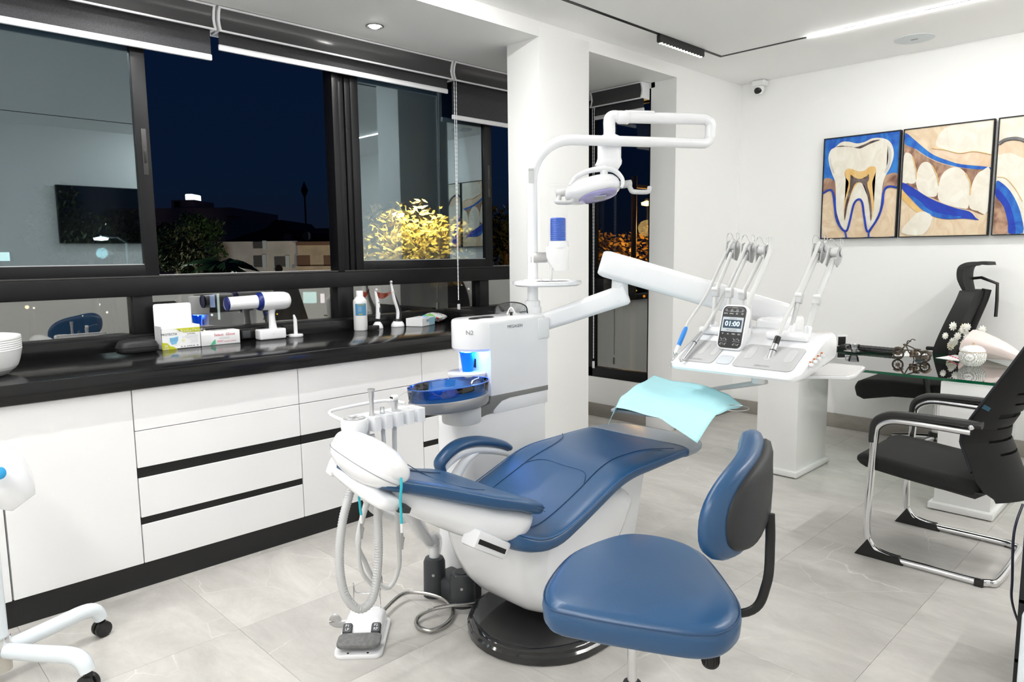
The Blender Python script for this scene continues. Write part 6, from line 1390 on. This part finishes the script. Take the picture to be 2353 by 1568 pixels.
canvas('framed painting of a molar in cross section on blue, nearest the corner', 2.367, 1.812, ((33, 187), (525, 115), (518, 805), (33, 828)), [
    ('poly', PBG, T_('20,535 75,510 100,530 110,600 130,700 190,775 200,840 20,850')), ('poly', PBG, T_('530,485 470,485 440,510 430,580 415,650 360,770 345,830 530,820')), ('poly', PBG, T_('195,830 210,720 240,600 270,570 295,590 310,680 335,770 345,830')),
    ('poly', PBR, T_('20,448 70,435 100,450 118,480 122,560 100,530 70,508 20,535')), ('poly', PBR, T_('420,560 430,440 455,400 530,392 530,478 470,474 440,490 428,520')),
    ('poly', PW, tooth), ('poly', PG, T_('446,215 472,250 470,320 448,390 432,385 450,325 452,262')), ('poly', PG, T_('72,300 84,350 104,400 96,405 80,375 70,335')),
    ('poly', PK, T_('105,232 150,222 230,230 290,210 350,182 395,178 330,205 262,238 200,226')), ('poly', PO, T_('170,400 185,372 220,372 255,385 300,380 330,355 365,352 377,375 365,420 355,460 365,540 372,620 360,700 350,650 330,560 310,490 270,458 235,500 210,570 190,650 182,700 175,620 190,520 200,460 180,430')),
    ('poly', PW, T_('212,580 240,508 270,482 300,505 322,590 345,700 348,755 330,720 312,650 295,580 270,548 240,578 222,670 206,740 197,720 202,640')),
    ('poly', PK, T_('210,412 235,425 270,435 310,425 330,400 332,440 320,470 345,540 360,640 356,710 340,600 320,520 300,472 270,456 240,472 215,540 197,620 184,710 180,640 195,550 212,480')),
    ('line', PDB, T_('33,535 75,512 100,530 112,600 130,700 165,760 190,778'), .0075), ('line', PDB, T_('190,778 205,765 220,700 240,600 270,567 295,590 312,680 330,765 345,776'), .0075), ('line', PDB, T_('345,776 400,690 428,600 432,530 445,490 475,478 518,485'), .0075), ('line', PDB, T_('190,778 196,800 200,818'), .006), ('line', PDB, T_('345,776 346,795 347,812'), .006)], PB)
canvas('framed painting of teeth between blue lips, middle of the three', 1.795, 1.232, ((565, 115), (1150, 45), (1110, 798), (545, 815)), [
    ('poly', PW, T_('770,210 800,130 880,60 1160,30 1145,272 1030,255 930,270 830,240')), ('poly', PP, T_('745,235 830,245 930,268 1020,255 1140,275 1138,335 1050,345 940,340 850,310 780,280')),
    ('poly', PBR, T_('560,205 640,245 700,285 780,325 880,355 1000,372 1140,375 1120,655 1000,640 900,620 800,580 700,540 640,500 550,465')),
    ('poly', PB, T_('560,135 620,170 690,230 760,280 850,315 940,340 1140,358 1138,373 1000,370 880,350 780,320 700,280 640,240 560,205')),
    ('poly', PW, T_('555,285 590,265 620,290 645,380 648,440 630,468 590,465 550,455')), ('poly', PW, T_('645,450 655,380 680,335 715,325 750,350 785,420 795,470 785,540 760,555 700,545 660,510')), ('poly', PW, T_('790,520 800,450 830,390 880,362 930,365 970,400 1000,460 1003,540 990,620 960,630 860,610 800,580')), ('poly', PW, T_('1000,560 1010,480 1040,410 1080,380 1135,375 1125,648 1050,645 1000,625')),
    ('poly', PO, T_('548,500 600,560 660,620 740,678 650,650 590,600 548,560')),
    ('poly', PDB, T_('550,462 640,503 720,553 800,590 900,625 1000,650 1040,690 1058,704 960,695 850,700 760,680 680,630 610,560 550,505')), ('poly', PB, T_('600,545 660,570 740,640 850,670 950,685 850,698 760,678 680,630')),
    ('poly', PW, T_('560,790 600,720 680,650 760,690 700,800')), ('line', PO, T_('620,290 645,380 648,440'), .003), ('line', PO, T_('750,350 785,420 795,480'), .003), ('line', PO, T_('970,400 1000,460 1003,540'), .003), ('line', PO, T_('745,235 830,245 930,268 1020,255 1140,275'), .0022)], PBG)
canvas('framed painting of a tooth root with blue curve, cut by the right frame edge', 1.212, .652, ((1197, 40), (1847, -45), (1800, 782), (1160, 800)), [
    ('poly', PBR, T_('1150,548 1220,590 1250,680 1265,810 1150,820')), ('poly', PP, T_('1185,215 1240,185 1300,180 1360,200 1420,280 1345,295 1260,260 1185,275')), ('poly', PW, T_('1500,180 1600,150 1700,190 1760,300 1700,420 1660,560 1600,700 1560,560 1500,440 1450,330')),
    ('poly', PB, T_('1165,450 1215,460 1265,510 1310,590 1340,680 1350,810 1262,810 1258,720 1230,610 1165,545')), ('poly', PDB, T_('1165,500 1210,520 1260,590 1290,680 1305,810 1264,810 1256,720 1226,612 1165,545')), ('poly', PB, T_('1500,810 1520,650 1560,580 1600,720 1640,640 1700,700 1760,640 1800,500 1830,520 1800,700 1700,790')),
    ('line', PDK, T_('1185,205 1230,178 1290,168 1345,180 1400,215 1460,300'), .012), ('line', PO, T_('1185,420 1240,430 1300,500 1345,580'), .002)], PW)
# ================================================================== outside at dusk
def D(px_, py_, d):
    r = FW+RT*((px_-1176.5)/F)-UP*((py_-784)/F); return CAM+r*d
GZ = -6.0
st(box('street_ground', (-30, 5, GZ-.2), (140, 170, GZ), M('asphalt', (.03, .03, .032), .8)))
def outbox(name, label, cat, px0, px1, pytop, d, mat, depth=6, group=None, zb=GZ):
    a, b = D(px0, pytop, d), D(px1, pytop, d); t = thing(name, label, cat, ((a.x+b.x)/2, (a.y+b.y)/2, zb), None, group)
    dx = (b-a); dx.z = 0; L = dx.length; u = dx.normalized(); n = V((-u.y, u.x, 0)); n = n if n.dot(FW) > 0 else -n
    X = XF_((a.x, a.y, 0), u, n, (0, 0, 1)); box('walls', (0, 0, zb), (L, depth, a.z), mat, t, 0, 2, X)
    def face(px_, py_):      # point on the front face seen at that pixel
        r = FW+RT*((px_-1176.5)/F)-UP*((py_-784)/F); s = (V((a.x, a.y, 0))-V((CAM.x, CAM.y, 0))).dot(n)/V((r.x, r.y, 0)).dot(n); p = CAM+r*s; return (p-V((a.x, a.y, 0))).dot(u), p.z
    return t, X, L, a.z, face
WHB = M('lit_render', (.62, .60, .54), .8, noise=(1.5, .12)); PKB = M('pink_render', (.42, .26, .24), .85); CRM = M('cream_render', (.55, .46, .32), .8, noise=(2, .15)); DKR = M('dark_roof', (.02, .02, .024), .8)
SHT = M('brown_shutter', (.16, .085, .045), .6); SHG = M('grey_shutter', (.09, .09, .085), .6); WTR = M('white_trim', (.6, .68, .7), .6)
bw, X, L, zt0, fc = outbox('white_house', 'pale lit house with small shuttered windows seen through the open sash', 'building', 500, 683, 556, 34, WHB, 7)
for x0_, x1_, y0_, y1_ in ((583, 605, 588, 614), (631, 658, 590, 613), (582, 605, 556, 571), (520, 540, 600, 622)):
    (u0, z1_), (u1, z0_) = fc(x0_, y0_), fc(x1_, y1_); wn = box('window', (u0, -.06, z0_), (u1, .02, z1_), SHG, bw, 0, 2, X)
    box('window_reveal', (u1-.0, -.1, z0_-.05), (u1+.18, .0, z1_+.05), WTR, wn, 0, 2, X)
(u0, z0_) = fc(642, 618); lathe('air_vent', [(0, -.05), (.18, -.05), (.18, .05), (0, .05)], X @ V((u0, -.1, z0_)), BPL, bw, 16, MX.Rotation(R(90), 4, 'X'))
bc2, X, L, zt1, fc = outbox('cream_house', 'cream lit house with brown roller shutters beside the pale house', 'building', 683, 800, 556, 33.6, CRM, 7)
for x0_, x1_, y0_, y1_ in ((682, 713, 588, 611), (744, 775, 588, 611)):
    (u0, z1_), (u1, z0_) = fc(x0_, y0_), fc(x1_, y1_); box('shutter', (u0, -.06, z0_), (u1, .02, z1_), SHT, bc2, 0, 2, X)
(u0, z1_), (u1, z0_) = fc(683, 612), fc(800, 618); box('balcony_band', (u0, -.3, z0_), (u1, .0, z1_), CRM, bc2, 0, 2, X)
(u0, z1_), (u1, z0_) = fc(683, 556), fc(800, 563); box('cornice', (u0, -.25, z0_), (u1, .0, z1_), SHT, bc2, 0, 2, X)
rf, X, L, zt2, fc = outbox('dark_roof_house', 'dark hipped roof silhouette behind the lit houses', 'building', 520, 800, 552, 42, DKR, 10)
prof_ = [fc(*p) for p in ((530, 552), (560, 540), (610, 525), (630, 506), (650, 506), (668, 525), (720, 535), (790, 540), (800, 552))]
prism('hip_roof', [X @ V((u, 0, z)) for u, z in prof_], X.to_3x3() @ V((0, 6, 0)), DKR, rf)
pkb, X, L, zt3, fc = outbox('pink_house', 'dim pink apartment block behind the dark trees', 'building', 250, 532, 480, 60, PKB, 12)
(u0, z1_), (u1, z0_) = fc(380, 458), fc(436, 481); box('stair_tower', (u0, 1, z0_), (u1, 5, z1_), PKB, pkb, 0, 2, X); (u0, z1_), (u1, z0_) = fc(388, 462), fc(402, 474); box('window', (u0, .9, z0_), (u1, 1.05, z1_), BPL, pkb, 0, 2, X)
(u0, z1_), (u1, z0_) = fc(520, 478), fc(537, 497); box('parapet', (u0, -.5, z0_), (u1, 2, z1_), PKB, pkb, 0, 2, X)
(u0, z1_), (u1, z0_) = fc(409, 443), fc(428, 458); tag(box('lit_roof_sign', (u0, 1.2, z0_), (u1, 3, z1_), M('white_glow', (.9, .95, .95), .5, emit=(.85, .97, 1), es=1.1), None, .1, 2, X), 'glowing white box on top of the pink block', 'rooftop light')
far, X, L, zt4, fc = outbox('far_roofs', 'row of dim reddish roofs on the horizon', 'building', 540, 830, 527, 90, M('far_red', (.28, .14, .11), .9), 8)
# mast and dishes
ma = D(705, 560, 55); tp_ = D(703, 430, 55); mst = thing('radio_mast', 'thin mast with a bushy top above the far roofs', 'mast', (ma.x, ma.y, GZ)); cyl('pole', (ma.x, ma.y, GZ), (ma.x, ma.y, tp_.z), .07, BPL, mst, 8); lathe('mast_head', [(0, -.8), (.12, -.6), (.28, -.2), (.12, .2), (0, .5)], (ma.x, ma.y, tp_.z-.1), BPL, mst, 8)
for (x, y) in ((706, 543), (662, 547)):
    q = D(x, y, 36); dsh = thing('satellite_dish', 'grey satellite dish on the %s' % ('cream house roof' if x > 700 else 'pale house roof'), 'satellite dish', (q.x, q.y, zt0)); lathe('dish', [(0, 0), (.14, .02), (.22, .06), (.21, .07), (0, .01)], q, M('dish_grey', (.10, .10, .10), .6), dsh, 20, V((0, 0, 1)).rotation_difference(-FW).to_matrix().to_4x4()); cyl('stem', q, V((q.x, q.y, min(zt0, zt1))), .03, DGR, dsh, 6)
# trees: trunk + leaf cards gathered as one crown
LM = {}
def leafmat(nm, c): return M(nm, c, .6)
def tree(label, px_, py_, d, rx, rz, n, mat, leaf=.22, seed=1, cat='tree', nm='street_tree'):
    c = D(px_, py_, d); t = thing(nm, label, cat, (c.x, c.y, GZ)); rnd = random.Random(seed); bm = bmesh.new(); blobs = [(V((rnd.uniform(-.6, .6)*rx, rnd.uniform(-.6, .6)*rx, rnd.uniform(-.6, .6)*rz)), rnd.uniform(.35, .6)) for _ in range(9)]
    for i in range(n):
        bc_, k = blobs[i % 9]; v = V((rnd.gauss(0, 1), rnd.gauss(0, 1), rnd.gauss(0, 1))).normalized()*(rnd.random()**.4); p = c+bc_+V((v.x*rx*k, v.y*rx*k, v.z*rz*k))
        a = V((rnd.uniform(-1, 1), rnd.uniform(-1, 1), rnd.uniform(-1, 1))).normalized(); b = a.orthogonal().normalized(); L = leaf*rnd.uniform(.6, 1.3)
        bm.faces.new([bm.verts.new(q) for q in (p-a*L*.5, p+b*L*.25, p+a*L*.5, p-b*L*.25)])
    o = fin('foliage', bm, mat, t); o['kind'] = 'stuff'
    tube('trunk', [(c.x, c.y, GZ), (c.x+.1, c.y, (GZ+c.z)/2), (c.x, c.y, c.z)], [.16, .13, .07], M('bark', (.06, .045, .03), .8), t, 8); return t
GR1, GR2, GRY = leafmat('leaf_dark', (.025, .035, .012)), leafmat('leaf_green_night', (.035, .07, .02)), leafmat('leaf_lamplit_gold', (.60, .47, .14))  # gold leaves: the street lamp's yellow light is put into their colour
tree('dark bushy tree left of the pale house', 400, 585, 24, 1.15, 1.0, 2600, GR1, .2, 2); tree('dark green tree in front of the pink block', 455, 545, 30, 1.3, 1.0, 1800, GR2, .22, 3); tree('dark tree half hidden by the window mullion', 350, 560, 27, 1.6, 1.2, 2200, GR1, .22, 4)
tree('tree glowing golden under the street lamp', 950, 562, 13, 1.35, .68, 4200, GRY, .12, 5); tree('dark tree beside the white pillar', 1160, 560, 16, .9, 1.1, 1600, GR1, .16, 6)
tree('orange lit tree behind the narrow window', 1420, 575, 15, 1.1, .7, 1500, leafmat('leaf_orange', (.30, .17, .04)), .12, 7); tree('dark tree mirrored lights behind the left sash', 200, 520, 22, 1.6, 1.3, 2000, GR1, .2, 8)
def palm(label, px_, py_, d, L0, n, seed):
    c = D(px_, py_, d); t = thing('palm_tree', label, 'palm tree', (c.x, c.y, GZ)); rnd = random.Random(seed); tube('trunk', [(c.x, c.y, GZ), (c.x, c.y, c.z)], [.25, .2], M('palm_bark', (.08, .06, .04), .9), t, 8)
    for i in range(n):
        a = 2*pi*i/n+rnd.uniform(-.2, .2); el = rnd.uniform(.1, 1.1); L = L0*rnd.uniform(.8, 1.1); bm = bmesh.new(); P = []
        for k in range(12):
            s = k/11; P.append(c+V((cos(a)*L*s*cos(el*(1-s*.6)), sin(a)*L*s*cos(el*(1-s*.6)), L*(sin(el)*s-.75*s*s))))
        for k in range(1, 12):
            dr_ = (P[k]-P[k-1]).normalized(); sd = dr_.cross(V((0, 0, 1))).normalized(); w_ = .32*sin(pi*min(1, .15+k/12))
            for s in (-1, 1): bm.faces.new([bm.verts.new(q) for q in (P[k-1], P[k], P[k]+sd*s*w_+dr_*.15-V((0, 0, w_*.5)), P[k-1]+sd*s*w_*.9+dr_*.1-V((0, 0, w_*.45)))])
        fin('frond', bm, GR2, t)
palm('palm with arching fronds in front of the pale house', 515, 615, 22, 1.35, 18, 4)
# street lamps (real light sources)
def lamp(label, px_, py_, d, col, es, power, off=(0, 0, -.6), r=.5, arm=True, rad=.18):
    q = D(px_, py_, d); t = thing('street_lamp', label, 'street lamp', (q.x, q.y+.6, GZ)); lathe('lamp_glass', [(0, -.05), (rad, -.03), (rad*1.1, .02), (0, .06)], q, M('lamp_%d' % px_, col, .5, emit=col, es=es), t, 16)
    if arm: tube('post', [(q.x+.8, q.y+.5, GZ), (q.x+.8, q.y+.5, q.z-.1), (q.x+.5, q.y+.3, q.z+.08), (q.x, q.y, q.z+.05)], .05, DGR, t, 8)
    l = bpy.data.lights.new('street_light', 'SPOT' if arm == 2 else 'POINT'); l.energy = power; l.color = col; l.shadow_soft_size = .15
    if arm == 2: l.spot_size = R(125); l.spot_blend = .3
    o = bpy.data.objects.new('street_light', l); COL.objects.link(o); o.location = q+V(off); return t
lamp('yellow street lamp above the golden tree', 915, 494, 12.4, (1, .74, .3), 14, 900, (.1, -.5, .35), arm=2, rad=.10); lamp('street lamp lighting the pale house front', 500, 800, 24, (.9, .95, 1), 3, 520, (0, 0, .2)); lamp('warm street lamp lighting the cream house', 800, 700, 26, (1, .75, .4), 3, 330, (0, 0, .3))
lamp('brilliant white floodlight shining through the left sash', 232, 549, 20, (.75, 1, .98), 60, 60, (0, 0, -.4), rad=.17)
lamp('orange street lamp by the narrow window', 1486, 468, 14, (1, .55, .15), 10, 160, (-.6, -.4, -.5), rad=.10)
pq = D(1457, 470, 13); pl = thing('wooden_pole', 'tall orange lit wooden pole behind the narrow window', 'utility pole', (pq.x, pq.y, GZ)); cyl('shaft', (pq.x, pq.y, GZ), (pq.x, pq.y, pq.z+.5), .05, M('pole_wood', (.38, .26, .12), .8), pl, 12); box('crossbar', (pq.x-.4, pq.y-.03, pq.z+.3), (pq.x+.4, pq.y+.03, pq.z+.36), M('pole_wood', ()), pl)
# shop signs and small lights down in the street
SG = [(712, 684, 30, 26, (.55, .95, .95), 2.2, 'teal white lit shop sign seen in the low middle pane'), (741, 686, 9, 22, (.95, .9, 1), 2.4, 'white lit shop window left of the teal sign'), (764, 682, 10, 20, (1, .85, .5), 3, 'warm lit shop window at the low pane edge'), (505, 705, 10, 60, (.8, 1, .9), 2.2, 'tall greenish white light column behind the gun barrel'), (488, 692, 10, 30, (.45, .6, 1), 1.6, 'bluish lights beside the light column'), (8, 590, 26, 20, (.75, 1, 1), 2, 'cyan lit sign at the far left sash')]
for px_, py_, w_, h_, c, es, lb in SG:
    d = 28; a = D(px_, py_, d); hw_, hh = w_/F*d/2, h_/F*d/2; uu_ = V((sin(YAW), -cos(YAW), 0)); X = XF_(a, uu_, V((uu_.y*-1, uu_.x, 0)), (0, 0, 1)); t = thing('shop_sign', lb, 'shop sign', a-V((0, 0, hh)))
    box('panel', (-hw_, -.05, -hh), (hw_, .05, hh), M('sign_%d' % px_, c, .5, emit=c, es=es), t, .02, 1, X); box('backing', (-hw_*1.05, .05, -hh*1.05), (hw_*1.05, .2, hh*1.05), BPL, t, 0, 1, X)
DOTS = [(62, 706, (1, .9, .55), 9, 'large warm yellow lamp glow in the low left pane'), (78, 708, (1, .95, .8), 5, 'pale lamp glow right next to the large yellow one'), (228, 700, (1, 1, .95), 6, 'white lamp glow near the top of the low left pane'), (246, 718, (1, .95, .75), 6, 'cream lamp glow near the mullion in the low left pane'), (190, 726, (1, 1, 1), 3, 'tiny white light over the mirrored stool in the low left pane'),
    (404, 691, (1, 1, 1), 3, 'tiny white light above the mask box lid'), (366, 693, (1, 1, 1), 3, 'tiny white light left of the mask box lid'), (455, 726, (1, 1, 1), 4, 'small white light right of the mask box lid'), (487, 724, (.85, 1, 1), 6, 'bluish light beneath the gun barrel'), (1061, 655, (1, 1, .95), 4, 'white light in the low pane beside the bead chain'), (1077, 664, (1, .95, .8), 5, 'cream light below right of the white one by the bead chain'), (1083, 668, (1, .9, .7), 4, 'lowest warm light in the pane beside the bead chain'),
    (1396, 692, (1, .75, .08), 5, 'bright yellow light low in the narrow window'), (1396, 704, (1, .55, .1), 3, 'small orange light right under the yellow one in the narrow window'), (1415, 694, (1, 1, 1), 3, 'tiny white light low in the narrow window'), (1480, 681, (1, .3, .02), 6, 'red orange light at the right of the narrow window'), (1487, 680, (1, .35, .02), 5, 'red orange light touching the right jamb of the narrow window'), (1462, 668, (.9, .5, .05), 4, 'dim amber light by the pole in the narrow window'),
    (890, 548, (.9, 1, 1), 5, 'white light left inside the golden tree'), (934, 594, (.9, 1, 1), 5, 'white light below the golden tree'), (870, 500, (.9, .9, 1), 3, 'faint light left of the yellow street lamp'), (242, 515, (1, 1, .7), 4, 'small yellowish light above the floodlight'), (760, 523, (.9, 1, 1), 3, 'tiny light on the horizon beside the mullion'), (637, 722, (1, .55, .05), 4, 'amber light right of the gun handle')]
for i, (px_, py_, c, sz, lb) in enumerate(DOTS):
    q = D(px_, py_, 27+i % 5); r_ = sz/F*28*.5; t = thing('distant_lamp', lb, 'distant lamp', (q.x, q.y, GZ), None, 'distant lamps in the street')
    lathe('bulb', [(0, -r_), (r_*.7, -r_*.7), (r_, 0), (r_*.7, r_*.7), (0, r_)], q, M('pin_%d' % i, c, .5, emit=c, es=5), t, 10); cyl('post', (q.x, q.y, GZ), q-V((0, 0, r_)), .015, BPL, t, 5)
